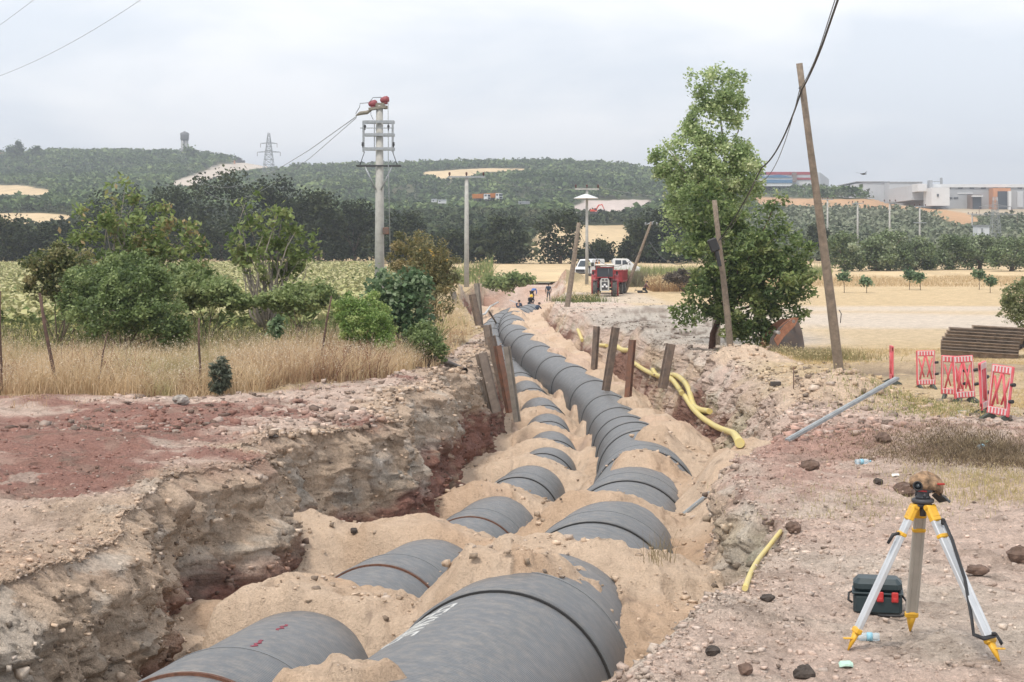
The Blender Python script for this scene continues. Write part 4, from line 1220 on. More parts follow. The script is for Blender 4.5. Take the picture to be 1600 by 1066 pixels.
# arched hall left of it
hall = thing('industrial_hall', 'pale hall with a curved roof behind the wooded knoll', 'industrial hall', at(1380, 315, 760))
mb = MB(); k = 760 / F
pts = [(-46 * k, -6)] + [((px - 1380) * k, (315 - py) * k) for px, py in ((1334, 288), (1345, 285.5), (1358, 284.5), (1372, 285), (1390, 284.2))] + [(10 * k, -6)]
mb.prism(pts, 0, 45); mb.build('wall', LCLAD, hall)
facade(hall, 'roof_edge', 1338, 1390, 283.4, 284.6, 760, 46, GCLAD, -.6)
hall2 = thing('industrial_hall', 'pale low hall with a row of small dark windows left of the white annex', 'industrial hall', at(1408, 315, 750))
facade(hall2, 'wall', 1389, 1441, 285, 318, 750, 40, LCLAD)
facade(hall2, 'roof_edge', 1389, 1441, 284, 285.4, 750, 41, GCLAD, -.4)
for i in range(9): facade(hall2, 'window', 1392 + i * 4.6 + (2 if i > 3 else 0), 1394.6 + i * 4.6 + (2 if i > 3 else 0), 298.5, 300.5, 750, .5, DGL, -.3)
# red and blue building on the hill
rb = thing('industrial_building', 'red and white industrial building with grey gable on the right hilltop', 'industrial building', at(1250, 286, 960))
facade(rb, 'wall', 1197, 1280, 269, 290, 960, 40, WCLAD)
facade(rb, 'upper_band', 1197, 1270, 268.8, 273.2, 960, 41, RCLAD, -.5)
facade(rb, 'lower_band', 1244, 1270, 278, 281, 960, 1, RCLAD, -.5)
facade(rb, 'entrance', 1237, 1243, 270, 285, 960, 4, clad('brown_cladding', (.22, .17, .15)), -4)
facade(rb, 'window_band', 1246, 1266, 274, 277.6, 960, .6, LCLAD, -.3)
mb = MB(); k = 960 / F
a = [Vector(((px - 1250) * k, y, (286 - py) * k)) for px, py, y in ((1280, 270, -3), (1308, 277, 25), (1308, 290, 25), (1280, 290, -3))]
mb.loft([a, [v + Vector((-8, 30, 0)) for v in a]], True, False); mb.build('grey_wing', LCLAD, rb)
bb = thing('industrial_building', 'blue-roofed low white building left of the red one on the hilltop', 'industrial building', at(1210, 287, 940))
facade(bb, 'wall', 1176, 1238, 277.5, 291, 940, 25, WCLAD)
mb = MB(); k = 940 / F
mb.prism([((px - 1210) * k, (287 - py) * k) for px, py in ((1174, 277.8), (1180, 273.5), (1196, 276), (1216, 272.8), (1238, 277), (1238, 277.8))], -.6, 26); mb.build('roof', BCLAD, bb)
facade(bb, 'base_band', 1194, 1238, 281, 286, 940, .5, BCLAD, -.4)
# small white building in the grove
sm = thing('shed', 'small white shed at the foot of the lattice pylon', 'shed', at(1538, 362, 360))
facade(sm, 'wall', 1528, 1546, 353, 368, 360, 4, WCLAD); facade(sm, 'roof', 1527, 1547, 351.6, 353, 360, 4.6, GREYP, -.3); facade(sm, 'door', 1533, 1536, 357, 366, 360, .1, GREYP, -.06)
# village houses on the left crest
VIL = [(-8, 12, 239, 246), (14, 26, 240, 246), (38, 50, 237, 243), (60, 70, 236.5, 241), (28, 37, 238, 243)]
for i, (a_, b_, y0, y1) in enumerate(VIL):
    h = thing('village_house', ['low pale house at the left edge of the hill crest', 'second small house from the left on the hill crest', 'white house behind the single cypress on the crest', 'rightmost small house of the village on the crest', 'small house left of the cypress on the crest'][i], 'house', at((a_ + b_) / 2, y1, 1400 + 8 * i), group='small houses on the left hill crest')
    facade(h, 'wall', a_, b_, y0 + 1.6, y1 + 6, 1400 + 8 * i, 8, [WCLAD, LCLAD, WCLAD, clad('beige_cladding', (.5, .42, .34)), LCLAD][i])
    mb = MB(); k = 1400 / F; hw = (b_ - a_) / 2 * k
    mb.prism([(-hw - .6, (y1 - y0 - 1.6) * k), (0, (y1 - y0 + .6) * k), (hw + .6, (y1 - y0 - 1.6) * k)], -.6, 9); mb.build('roof', clad('roof_tile', (.28, .15, .11)), h)
    facade(h, 'window', a_ + 2, a_ + 3.6, y0 + 2.6, y0 + 4.4, 1400 + 8 * i, .3, DGL, -.2)

# ------------------------------------------------------------------ vehicles
def wheel(root, c, R, W, axis='x', rim=WHITE, tread=False):
    ax = (1, 0, 0) if axis == 'x' else (0, 1, 0)
    t = MB(); c = Vector(c); a = Vector(ax)
    t.lathe([(R * .55, -W / 2), (R * .93, -W / 2), (R, -W * .33), (R, W * .33), (R * .93, W / 2), (R * .55, W / 2)], c, ax, 24)
    if tread:
        u = a.orthogonal().normalized(); w = a.cross(u)
        for i in range(20):
            an = i * math.pi / 10; dvec = math.cos(an) * u + math.sin(an) * w
            rot = Matrix((a, dvec.cross(a), dvec)).transposed()
            t.box(c + dvec * (R + .015) + a * (W * .22 * (1 if i % 2 else -1)), (W * .52, .07, .05), rot)
    o = t.build('wheel', TYRE, root)
    r = MB(); r.lathe([(.05, -W * .42), (R * .5, -W * .40), (R * .57, -W * .51), (R * .57, W * .51), (R * .5, W * .40), (.05, W * .42)], c, ax, 20)
    r.build('rim', rim, o)
    return o

def tractor():
    b = on(945, 140); root = thing('tractor', 'old red tractor with silver grille facing the camera, in front of its trailer', 'tractor', b, math.radians(-4)); root.scale = (1.1, 1.1, 1.1)
    g = MB(); g.box((0, .25, 1.02), (.62, 1.5, .62), bev=.12); g.box((0, .35, .75), (.5, 1.5, .35), bev=.05); g.build('engine_hood', REDV, root)
    q = MB(); q.loft([[Vector((x * s + 0, y, z)) for x, z in ((-.36, .45), (-.38, 1.25), (-.26, 1.46), (.26, 1.46), (.38, 1.25), (.36, .45))] for s, y in ((1, -.5), (.92, -.62))], True, False); q.build('grille_surround', mat('silver_paint', (.52, .52, .50), .45, noise=.25), root)
    d_ = MB(); d_.box((0, -.63, .85), (.46, .04, .62), bev=.01)
    for x in (-.13, .13): d_.box((x, -.66, 1.33), (.16, .03, .12))
    gr = d_.build('grille', DSTEEL, root)
    for x in (-.15, .15):
        l = MB(); l.lathe([(.085, 0), (.085, .05), (.05, .08)], (x, -.64, .80), (0, -1, 0), 14); l.build('headlight', LAMP, root)
    bg = MB(); bg.box((0, -.67, .95), (.16, .04, .14), bev=.01); bg.build('badge', WHITE, root)
    for s in (-1, 1):
        wheel(root, (s * .78, .15, .60), .60, .36, tread=True)
        wheel(root, (s * .80, 2.1, .82), .82, .48, tread=True)
        f = MB(); f.lathe([(.93, -.30), (.95, -.30), (.95, .30), (.93, .30)], (s * .80, 2.1, .82), (1, 0, 0), 24, cap=False); f.build('mudguard', REDV, root)
        m2 = MB(); m2.box((s * .78, .15, 1.30), (.46, .7, .05), bev=.02); m2.build('front_mudguard', DSTEEL, root)
        mi = MB(); mi.box((s * .95, 1.4, 1.85), (.16, .04, .28)); mi.build('mirror', BLACK, root)
    a = MB(); a.cyl((-.8, .15, .6), (.8, .15, .6), .09, n=8); a.cyl((-.8, 2.1, .82), (.8, 2.1, .82), .12, n=8); a.box((0, .9, .65), (.4, 2.6, .3)); a.build('axles', DSTEEL, root)
    c = MB()
    for x in (-.68, .68):
        for y in (1.1, 2.6): c.box((x, y, 1.75), (.07, .07, 1.5))
    for x in (-.68, .68): c.box((x, 1.85, 1.3), (.05, 1.56, .06))
    c.box((0, 1.1, 1.5), (1.4, .06, .08)); c.box((0, 1.1, 2.3), (1.4, .06, .1)); c.box((0, 2.6, 1.4), (1.4, .06, .5)); c.build('cab_frame', REDV, root)
    gl = MB(); gl.box((0, 1.12, 1.9), (1.26, .02, .7)); gl.build('windscreen', GLASS, root)
    r = MB(); r.box((0, 1.85, 2.5), (1.6, 2.0, .16), bev=.08); r.build('roof', mat('dusty_white', (.62, .58, .52), .8), root)
    e = MB(); e.cyl((.3, .2, 1.3), (.3, .2, 2.2), .04, n=8); e.build('exhaust', DSTEEL, root)
    s_ = MB(); s_.box((0, 2.1, 1.2), (.5, .5, .12), bev=.03); s_.box((0, 2.35, 1.5), (.5, .1, .5), bev=.03); s_.build('seat', BLACK, root)
    # trailer
    t = on(949, 145.5); tr = thing('farm_trailer', 'red tipping trailer hitched behind the tractor, open on top', 'trailer', t, math.radians(-9)); tr.scale = (1.08, 1.08, 1.08)
    bx = MB(); W, L, H = 2.5, 4.6, .95; z0 = 1.05
    bx.box((0, L / 2, z0), (W, L, .1))
    for s in (-1, 1):
        bx.box((s * W / 2, L / 2, z0 + H / 2), (.06, L, H))
        for i in range(6): bx.box((s * (W / 2 + .05), .2 + i * (L - .4) / 5, z0 + H / 2), (.06, .08, H))
    bx.box((0, 0, z0 + H / 2), (W, .06, H)); bx.box((0, L, z0 + H / 2), (W, .06, H))
    for z in (z0 + .08, z0 + H): bx.box((0, -.05, z), (W + .06, .08, .1)); bx.box((W / 2 + .05, L / 2, z), (.08, L, .1))
    bx.build('body', REDV, tr)
    ch = MB()
    for s in (-.5, .5): ch.box((s, L / 2 - .3, .85), (.1, L, .14))
    ch.tube([(-.5, 0, .8), (0, -1.2, .55)], .05, 6); ch.tube([(.5, 0, .8), (0, -1.2, .55)], .05, 6); ch.build('chassis', DSTEEL, tr)
    for y in (.9, 3.7):
        for s in (-1, 1): wheel(tr, (s * 1.08, y, .5), .5, .28)
tractor()

def van_body(prof, W, inset=.12):
    """side outline (y, z) lofted across the width with the sides pulled in towards the roof"""
    rings = []
    for t in (-1, -.93, .93, 1):
        s = 1 if abs(t) < .95 else .97
        rings.append([Vector((t * W / 2 * (1 - inset * max(0, (z - 1.0)) / 1.3), y, z)) for y, z in prof])
    mb = MB(); mb.loft(rings, True, False); return mb

def white_van():
    b = on(921, 205); root = thing('van', 'white panel van with black grille, facing left behind the tractor', 'van', b, math.radians(-30))
    # faces -y
    prof = [(-2.5, .45), (-2.55, .95), (-1.75, 1.28), (-1.05, 2.1), (-.8, 2.25), (2.4, 2.3), (2.5, 2.1), (2.55, .45)]
    van_body(prof, 2.0).build('body', WHITE, root)
    g = MB(); g.loft([[Vector((x, -1.72 - 0, 1.33)) for x in (-.8,)] + [Vector((.8, -1.72, 1.33)), Vector((.68, -1.12, 2.07)), Vector((-.68, -1.12, 2.07))], [Vector((-.8, -1.76, 1.35)), Vector((.8, -1.76, 1.35)), Vector((.68, -1.16, 2.09)), Vector((-.68, -1.16, 2.09))]], True, False); g.build('windscreen', GLASS, root)
    gr = MB(); gr.box((0, -2.56, .82), (1.3, .05, .34), bev=.02); gr.box((0, -2.56, .5), (1.8, .08, .2), bev=.03); gr.build('grille', BLACK, root)
    for s in (-1, 1):
        l = MB(); l.box((s * .8, -2.5, .98), (.34, .12, .22), bev=.04); l.build('headlight', LAMP, root)
        w = MB(); w.box((s * .965, -1.0, 1.6), (.03, .8, .5), bev=.01); w.build('side_window', GLASS, root)
        m = MB(); m.box((s * 1.12, -1.35, 1.5), (.2, .1, .3), bev=.03); m.build('mirror', BLACK, root)
        for y in (-1.6, 1.5): wheel(root, (s * .88, y, .34), .34, .22, rim=GREYP)
white_van()

def pickup():
    b = on(968, 215); root = thing('pickup_truck', 'white crew-cab pickup with low open bed, facing right behind the trailer', 'pickup truck', b, math.radians(82))
    prof = [(-2.7, .5), (-2.75, 1.0), (-1.95, 1.3), (-1.15, 2.1), (-.9, 2.2), (.75, 2.22), (.85, 2.1), (.9, .5)]
    van_body(prof, 2.0).build('cab', WHITE, root)
    bd = MB(); bd.box((0, 2.3, .95), (2.0, 2.8, .1)); bd.box((-1.0, 2.3, 1.2), (.05, 2.8, .45)); bd.box((1.0, 2.3, 1.2), (.05, 2.8, .45)); bd.box((0, 3.7, 1.2), (2.0, .05, .45)); bd.box((0, .95, 1.5), (2.0, .06, 1.1)); bd.build('cargo_bed', WHITE, root)
    ch = MB(); ch.box((0, 1.2, .6), (.9, 4.6, .2)); ch.build('chassis', DSTEEL, root)
    for s in (-1, 1):
        for y0, y1 in ((-1.25, -.45), (-.3, .5)):
            w = MB(); a = .35 if y0 < -1 else 0
            x = s * .945
            w.loft([[Vector((x + e, y0 + (.0), 1.42)), Vector((x + e, y1, 1.42)), Vector((x + e - s * .05, y1, 1.98)), Vector((x + e - s * .05, y0 + a, 1.98))] for e in (-.01, .03 * s + .01)], True, False); w.build('side_window', GLASS, root)
        for y in (-1.8, 2.4): wheel(root, (s * .88, y, .36), .36, .22, rim=GREYP)
        m = MB(); m.box((s * 1.1, -1.45, 1.5), (.18, .1, .3), bev=.03); m.build('mirror', BLACK, root)
    hl = MB(); hl.box((.7, -2.72, .95), (.35, .1, .2)); hl.build('headlight', LAMP, root)
    hl = MB(); hl.box((-.7, -2.72, .95), (.35, .1, .2)); hl.build('headlight', LAMP, root)
pickup()
# van hidden behind the green tree
b = at(1215, 424, 235); root = thing('van', 'white van parked behind the green tree, seen through its leaves', 'van', b, math.radians(80))
van_body([(-2.5, .45), (-2.55, .95), (-1.75, 1.28), (-1.05, 2.1), (-.8, 2.35), (2.9, 2.4), (3.0, 2.1), (3.05, .45)], 2.0).build('body', WHITE, root)
for s in (-1, 1):
    w_ = MB(); w_.box((s * .965, -1.0, 1.6), (.03, .8, .5), bev=.01); w_.build('side_window', GLASS, root)
    for y in (-1.6, 1.9): wheel(root, (s * .88, y, .34), .34, .22, rim=GREYP)

def dump_truck(px, d, rz, label, loc=None):
    z = float(far_z(np.array([(px - 800) * d / F]), np.array([float(d)]))[0])
    b = at(px, loc, d) if loc else Vector(((px - 800) * d / F, d, z))
    root = thing('dump_truck', label, 'dump truck', b, rz, group='orange dump trucks on the hillside track')
    c = MB(); c.loft([[Vector((x, y, zz)) for y, zz in ((-3.6, .8), (-3.7, 1.9), (-3.4, 3.0), (-1.9, 3.1), (-1.8, .8))] for x in (-1.2, 1.2)], True, False); c.build('cab', WHITE, root)
    g = MB(); g.box((0, -3.66, 2.35), (2.1, .1, .8)); g.build('windscreen', GLASS, root)
    g = MB(); g.box((0, -3.74, 1.3), (1.6, .08, .7)); g.build('grille', DSTEEL, root)
    for s in (-1, 1):
        g = MB(); g.box((s * 1.2, -2.7, 2.4), (.06, 1.0, .7)); g.build('side_window', GLASS, root)
    t = MB(); t.loft([[Vector((x, y, zz)) for x, zz in ((-1.1, 1.3), (-1.35, 3.1), (1.35, 3.1), (1.1, 1.3))] for y in (-1.5, 3.6)], True, False)
    t.box((0, -1.6, 3.15), (2.5, .5, .12))
    for s in (-1, 1):
        for y in (-1.2, 0, 1.2, 2.4): t.box((s * 1.3, y, 2.3), (.1, .12, 1.7))
    t.build('tipper_body', ORNG, root)
    ch = MB(); ch.box((0, 0, 1.0), (1.0, 7.0, .3)); ch.build('chassis', DSTEEL, root)
    for s in (-1, 1):
        for y in (-2.8, 1.2, 2.5): wheel(root, (s * 1.1, y, .52), .52, .3, rim=GREYP)
    return root
dump_truck(752, 660, math.radians(62), 'left of the two orange dump trucks on the hillside track', 315)
dump_truck(772, 664, math.radians(50), 'right of the two orange dump trucks, cab turned further towards the camera', 314)

# caravans / cabins on the hillside
for i, (a_, b_, y0, y1, lb) in enumerate([(674, 682, 311, 316, 'smaller white cabin on the hillside left of the slim concrete pole'), (684, 697, 312, 318, 'larger white cabin on the hillside left of the slim concrete pole'), (810, 828, 315, 319, 'long grey roofed shed half sunk in the hillside scrub')]):
    h = thing('cabin', lb, 'cabin', at((a_ + b_) / 2, y1, 600))
    facade(h, 'wall', a_, b_, y0 + 1, y1, 600, 3, WCLAD if i < 2 else GCLAD); facade(h, 'roof', a_ - .3, b_ + .3, y0, y0 + 1, 600, 3.4, LCLAD, -.2)
    facade(h, 'window', a_ + 2, a_ + 4, y0 + 2, y0 + 3.5, 600, .1, DGL, -.06)

def excavator(px, py, d, rz, label, m, name='excavator', sc=1.0):
    root = thing(name, label, 'excavator', at(px, py, d), rz); root.scale = (sc, sc, sc)
    for s in (-1, 1):
        t = MB(); t.loft([[Vector((s * 1.1 + x, y, z)) for y, z in ((-1.9, .25), (-1.6, 0), (1.6, 0), (1.9, .25), (1.9, .65), (1.6, .9), (-1.6, .9), (-1.9, .65))] for x in (-.28, .28)], True, False); t.build('track', DSTEEL, root)
    h = MB(); h.box((0, .6, 1.7), (2.6, 2.6, 1.2), bev=.15); h.build('engine_house', m, root)
    c = MB(); c.box((-.8, -1.1, 2.1), (1.0, 1.5, 1.8), bev=.1); c.build('cab', m, root)
    g = MB(); g.box((-.8, -1.86, 2.3), (.8, .04, 1.0)); g.box((-1.31, -1.1, 2.3), (.04, 1.1, 1.0)); g.build('cab_window', GLASS, root)
    bm = MB(); bm.tube([(.3, -.8, 1.7), (.3, -2.6, 4.6), (.3, -4.6, 4.9)], [.35, .4, .25], 6, smooth=False); bm.build('boom', m, root)
    st_ = MB(); st_.tube([(.3, -4.3, 5.2), (.3, -5.6, 2.4)], [.3, .2], 6, smooth=False); st_.build('stick', m, root)
    bk = MB(); bk.loft([[Vector((.3 + x, y, z)) for y, z in ((-5.6, 2.5), (-6.3, 1.8), (-5.9, 1.1), (-5.0, 1.3), (-5.2, 2.1))] for x in (-.55, .55)], True, False); bk.build('bucket', DSTEEL, root)
excavator(928, 334, 520, math.radians(75), 'red excavator working below the quarry cut on the hill', mat('excavator_red', (.55, .06, .03), .5), sc=.6)
excavator(688, 421, 262, math.radians(-75), 'yellow digger almost hidden behind the olive-brown bush', YELL, 'digger', .72)
# machines on the far dirt road at left
b = thing('bulldozer', 'small dark bulldozer on the tan cut of the left hill', 'bulldozer', at(376, 256, 1330))
m_ = MB(); m_.box((0, 0, 1.8), (7, 4, 2), bev=.3); m_.box((-1, 0, 3.8), (3, 3, 2.2), bev=.3); m_.build('body', DSTEEL, b); m_ = MB(); m_.box((-5, 0, 1.2), (.6, 5, 2.6)); m_.build('blade', ORNG, b)

# blackbird in the sky
br = MB(); c = at(1349, 272, 120); br.tube([c + Vector((-.22, 0, 0)), c, c + Vector((.25, 0, .0))], [.02, .08, .02], 6)
br.loft([[c + Vector((0, -.05, 0)), c + Vector((0, .08, 0)), c + Vector((0, .08, .02))], [c + Vector((-.5, .4, .12)), c + Vector((-.4, .5, .12)), c + Vector((-.4, .5, .13))]])
br.loft([[c + Vector((0, -.05, 0)), c + Vector((0, .08, 0)), c + Vector((0, .08, .02))], [c + Vector((.1, -.5, .14)), c + Vector((.2, -.45, .14)), c + Vector((.2, -.45, .15))]])
tag(br.build('bird', BLACK), 'small dark bird flying between the two industrial roofs', 'bird')
# ------------------------------------------------------------------ loose stones and clods on the banks and the broken walls
def build_stones(name, label, n, sel, smin, smax, seed, dark=.0):
    r = np.random.default_rng(seed)
    V = GND['V'].reshape(-1, 3); C = GND['C'].reshape(-1, 3); K = GND['K'].ravel()
    ok = np.flatnonzero(sel(V, K))
    # equal chance per square metre rather than per vertex would favour the distance; per vertex suits the picture
    i = r.choice(ok, n)
    B = np.array([(x, y, z) for x in (-1, 1) for y in (-1, 1) for z in (-1, 1)]) * .5
    Fb = np.array([(0, 1, 3), (0, 3, 2), (4, 6, 7), (4, 7, 5), (0, 4, 5), (0, 5, 1), (2, 3, 7), (2, 7, 6), (0, 2, 6), (0, 6, 4), (1, 5, 7), (1, 7, 3)])
    s = smin * (smax / smin) ** (r.uniform(0, 1, n) ** 3.2)
    a = r.uniform(0, 6.28, n); ca, sa = np.cos(a), np.sin(a)
    P = (B[None] + r.uniform(-.30, .30, (n, 8, 3))) * 1.5 * np.stack([r.uniform(.7, 1.4, n), r.uniform(.7, 1.2, n), r.uniform(.45, .9, n)], -1)[:, None, :]
    Q = P.copy(); Q[..., 0] = P[..., 0] * ca[:, None] - P[..., 1] * sa[:, None]; Q[..., 1] = P[..., 0] * sa[:, None] + P[..., 1] * ca[:, None]
    jit = r.normal(0, 1, (n, 3)) * np.array([.05, .05, 0]) * np.clip(V[i, 1] / 20, .5, 3)[:, None]
    W = V[i][:, None, :] + jit[:, None, :] + Q * s[:, None, None] + np.array([0, 0, .12]) * s[:, None, None]
    c = C[i] * r.uniform(.62, 1.25, n)[:, None]
    pale = r.uniform(0, 1, n) < (.06 if name == 'clods' else .2)
    c[pale] = c[pale] * .4 + np.array([.55, .47, .41]) * .6
    dk = r.uniform(0, 1, n) < dark
    c[dk] = c[dk] * .3 + DARK * .9
    Fc = (Fb[None] + (np.arange(n) * 8)[:, None, None]).reshape(-1, 3)
    o = np_mesh(name, W.reshape(-1, 3), Fc, attr_mat('stone', .9, ((60.0, .01),), ((25.0, .2),)), np.repeat(np.clip(c, .01, .8), 8, 0))
    return tag(o, label, 'rubble', kind='stuff')
build_stones('gravel', 'pink and grey stone chips strewn over both banks of the trench', 42000, lambda V, K: ((K == 4) | (K == 0)) & (V[:, 1] < 34) & (V[:, 1] > 9) & (V[:, 0] > -12) & (V[:, 0] < 13), .006, .032, 501, .05)
build_stones('clods', 'broken clods of earth sticking out of the trench walls', 22000, lambda V, K: ((K == 1) | (K == 2)) & (V[:, 1] < 70) & (V[:, 1] > 9), .010, .060, 502, .22)
build_stones('spoil', 'lumpy excavated spoil lying along the edges of the trench', 14000, lambda V, K: ((K == 4) & (V[:, 0] < 12) | (K == 0) & (V[:, 0] > -9)) & (V[:, 1] < 135) & (V[:, 1] > 26) & (V[:, 0] - .03 * V[:, 1] < 9), .02, .095, 503, .22)

def sand_lumps():
    r = np.random.default_rng(520); jj = np.flatnonzero(SND['Y'] < 45); V = np.stack([SND['X'], np.repeat(SND['Y'][:, None], SND['X'].shape[1], 1), SND['Z']], -1)[jj].reshape(-1, 3)
    K0, C0, V0 = GND['K'], GND['C'], GND['V']
    q = fbm(V[:, 0] * .8, V[:, 1] * .8, 0, 3, .5, 521); V = V[q > -.05]
    GND['V'], GND['C'], GND['K'] = V[None], np.repeat((SAND * .93)[None, None], len(V), 1), np.zeros((1, len(V)))
    build_stones('sand_lumps', 'small crumbled lumps and pebbles lying on the trench sand', 9000, lambda V, K: V[:, 1] > 9, .006, .05, 522, .06)
    GND['V'], GND['C'], GND['K'] = V0, C0, K0
sand_lumps()

def rock(px, py, r, label, c, name='rock', cat='rock', seed=0, grp=None, sq=.75):
    p = hit(px, py); n = 14; rr = random.Random(seed); mb = MB()
    rings = []
    for i in range(8):
        t = math.pi * i / 7; ring_ = []
        for k in range(n):
            a = 2 * math.pi * k / n
            q = Vector((math.sin(t) * math.cos(a), math.sin(t) * math.sin(a) * .9, -math.cos(t) * sq))
            f = 1 + .55 * float(fbm(q.x * 2.0 + seed, q.y * 2.0, q.z * 2.0, 4, .75, seed))
            ring_.append(q * r * f)
        rings.append(ring_)
    mb.loft(rings, True, False)
    o = mb.build(name, mat('rock_' + c[0], c[1], .95, noise=.5, nscale=9, bump=1.0, bscale=25), loc=p + Vector((0, 0, r * .38)))
    return tag(o, label, cat, grp)
RK1, RK2, RK3 = ('dark', (.085, .068, .058)), ('brown', (.19, .125, .095)), ('pale', (.42, .38, .34))
rock(1113, 1022, 0.053, 'dark angular clod lying on the pale gravel left of the tripod', RK1, seed=3)
rock(1257, 1060, 0.074, 'dark clod at the bottom edge below the tripod', RK1, seed=4)
rock(1165, 1058, 0.056, 'small brown clod at the bottom edge on the trench shoulder', RK2, seed=14)
rock(1594, 880, 0.124, 'brown rock cut by the right edge of the frame', RK2, seed=5)
rock(1412, 775, 0.13, 'brown rock directly behind the survey instrument', RK2, seed=6)
rock(1372, 760, 0.062, 'small dark stone left of the brown rock behind the instrument', RK1, seed=7)
rock(1474, 782, 0.05, 'small dark stone right of the instrument', RK1, seed=8)
rock(1528, 898, 0.099, 'flat dark clod behind the right leg of the tripod', RK2, seed=15, sq=.5)
rock(1265, 735, 0.136, 'dark clod on the bank above the sand spill', RK2, seed=16, sq=.6)
rock(1240, 830, 0.085, 'brown clod at the head of the pale wall patch', RK2, seed=17, sq=.8)
rock(1200, 940, 0.06, 'long dark clod on the edge below the broken yellow pipe', RK1, seed=18, sq=.5)
rock(60, 605, 0.186, 'dark stone in the rubble at the foot of the left grass', RK1, seed=9)
rock(85, 612, 0.136, 'pale grey stone beside the dark ones at the foot of the left grass', RK3, seed=10)
rock(12, 590, 0.279, 'dark heap of earth at the left edge below the dry grass', RK1, seed=11)
rock(283, 632, 0.174, 'greenish grey stone below the dry grass', RK3, seed=12)
rock(425, 690, 0.099, 'flat dark slate on the pink spoil of the left bank', RK1, seed=13, sq=.3)
rock(553, 832, 0.056, 'small dark clod lying on the sand below the wall tooth', RK1, seed=19)
rock(1380, 690, 0.124, 'brown lump on the pink bank below the grey straightedge', RK2, seed=20)

# ------------------------------------------------------------------ grass
def blades(name, label, P, h, w, cols, seed, head=.5, lean=.35, m=None, cat='grass', headc=(.62, .50, .30), segs=3):
    r = np.random.default_rng(seed); n = len(P)
    H = h * r.uniform(.4, 1.3, n) * (1 + .75 * fbm(P[:, 0] * .5, P[:, 1] * .35, 0, 3, .5, seed)).clip(.25, 2); a = r.uniform(0, 6.283, n)
    dirv = np.stack([np.cos(a), np.sin(a), 0 * a], -1)
    ln = r.uniform(.1, 1, n) ** 1.3 * lean * 2
    side = np.stack([-np.sin(a + r.normal(0, .6, n)), np.cos(a), 0 * a], -1) * (w * r.uniform(.6, 1.3, n))[:, None]
    # face more or less any way
    b = r.uniform(0, 6.283, n); side = np.stack([np.cos(b), np.sin(b), 0 * b], -1) * (w * r.uniform(.6, 1.3, n))[:, None]
    Vs = []; 
    for k in range(segs + 1):
        t = k / segs
        c = P + dirv * (ln * H * t * t)[:, None] + np.array([0, 0, 1.0]) * (H * t * (1 - .25 * ln * t))[:, None]
        ww = side * (1 - .85 * t) * .5
        Vs += [c - ww, c + ww]
    V = np.stack(Vs, 1)                                  # n, 2(segs+1), 3
    F1 = np.array([(2 * k, 2 * k + 1, 2 * k + 3, 2 * k + 2) for k in range(segs)])
    m_ = 2 * (segs + 1)
    Fc = (F1[None] + (np.arange(n) * m_)[:, None, None]).reshape(-1, 4)
    cols = np.array(cols); t = r.uniform(0, 1, n) * (len(cols) - 1); i = np.clip(t.astype(int), 0, len(cols) - 2); f = (t - i)[:, None]
    c = (cols[i] * (1 - f) + cols[i + 1] * f) * r.uniform(.8, 1.2, n)[:, None]
    if len(cols) > 4:
        q_ = fbm(P[:, 0] * .45, P[:, 1] * .3, 4, 3, .55, seed + 2)
        c = lerp(c, np.array([.30, .16, .10]), sstep(.10, .45, q_) * .6); c = lerp(c, np.array([.27, .29, .12]), sstep(-.15, -.45, q_) * .6)
    V = V.reshape(-1, 3); C = np.repeat(c, m_, 0)
    if head > 0:
        k = np.flatnonzero(r.uniform(0, 1, n) < head)
        top = P[k] + dirv[k] * (ln[k] * H[k])[:, None] + np.array([0, 0, 1.0]) * (H[k] * (1 - .25 * ln[k]))[:, None]
        hp = np.repeat(top, 3, 0) + r.normal(0, 1, (len(k) * 3, 3)) * np.array([.035, .035, .05]) * h
        V2, F2 = leaf_quads(hp, np.full(len(hp), w * 1.05), .1, 2.2, seed + 3, 1.0)
        Fc = np.concatenate([Fc, F2 + len(V)]); V = np.concatenate([V, V2])
        C = np.concatenate([C, np.repeat(np.array(headc) * r.uniform(.75, 1.25, len(hp))[:, None], 4, 0)])
    o = np_mesh(name, V, Fc, m or LEAF_FAR, C)
    return tag(o, label, cat, kind='stuff')

def scatter(n, x0, x1, y0, y1, test, seed):
    r = np.random.default_rng(seed); Y = np.sqrt(r.uniform(y0 ** 2, y1 ** 2, n)); X = r.uniform(0, 1, n)
    X = x0(Y) + (x1(Y) - x0(Y)) * X
    k = test(X, Y); X, Y = X[k], Y[k]
    return np.stack([X, Y, bank(X, Y) - .02], -1)
EDG = ([33, 35, 36, 41.5, 47, 75, 120], [-30, -11.4, -5.9, -3.6, -2.7, -2.3, -5.0])
def strawland(X, Y):
    e = itp(Y, *EDG) + .8 * fbm(X * .5, Y * .5, 0, 3, .5, 601)
    return (X < e)
STRAWC = [(.40, .27, .16), (.58, .43, .25), (.70, .56, .37), (.62, .48, .31), (.42, .31, .19)]
P = scatter(150000, lambda Y: -.36 * Y, lambda Y: 0 * Y - 2.0, 34.5, 62, strawland, 61)
dens = fbm(P[:, 0] * .35, P[:, 1] * .35, 0, 3, .5, 602); P = P[dens > -.12 + .25 * np.random.default_rng(5).uniform(-1, 1, len(P))]
blades('dry_grass', 'tall dry oat grass on the left bank in front of the sunflowers', P, .80, .015, STRAWC, 62, head=.28, headc=(.62, .54, .42), lean=.75)
P = scatter(9000, lambda Y: -.36 * Y, lambda Y: 0 * Y - 1.5, 28, 42, lambda X, Y: (X < itp(Y, [28, 31, 33, 36, 41.5, 47], [-30, -14, -9, -4.6, -2.9, -2.2]) ) & (fbm(X * .7, Y * .7, 9, 3, .5, 608) > .12), 58)
blades('edge_grass', 'scattered dry tufts creeping onto the red soil below the grass strip', P, .30, .012, STRAWC, 59, head=.1, lean=.9)
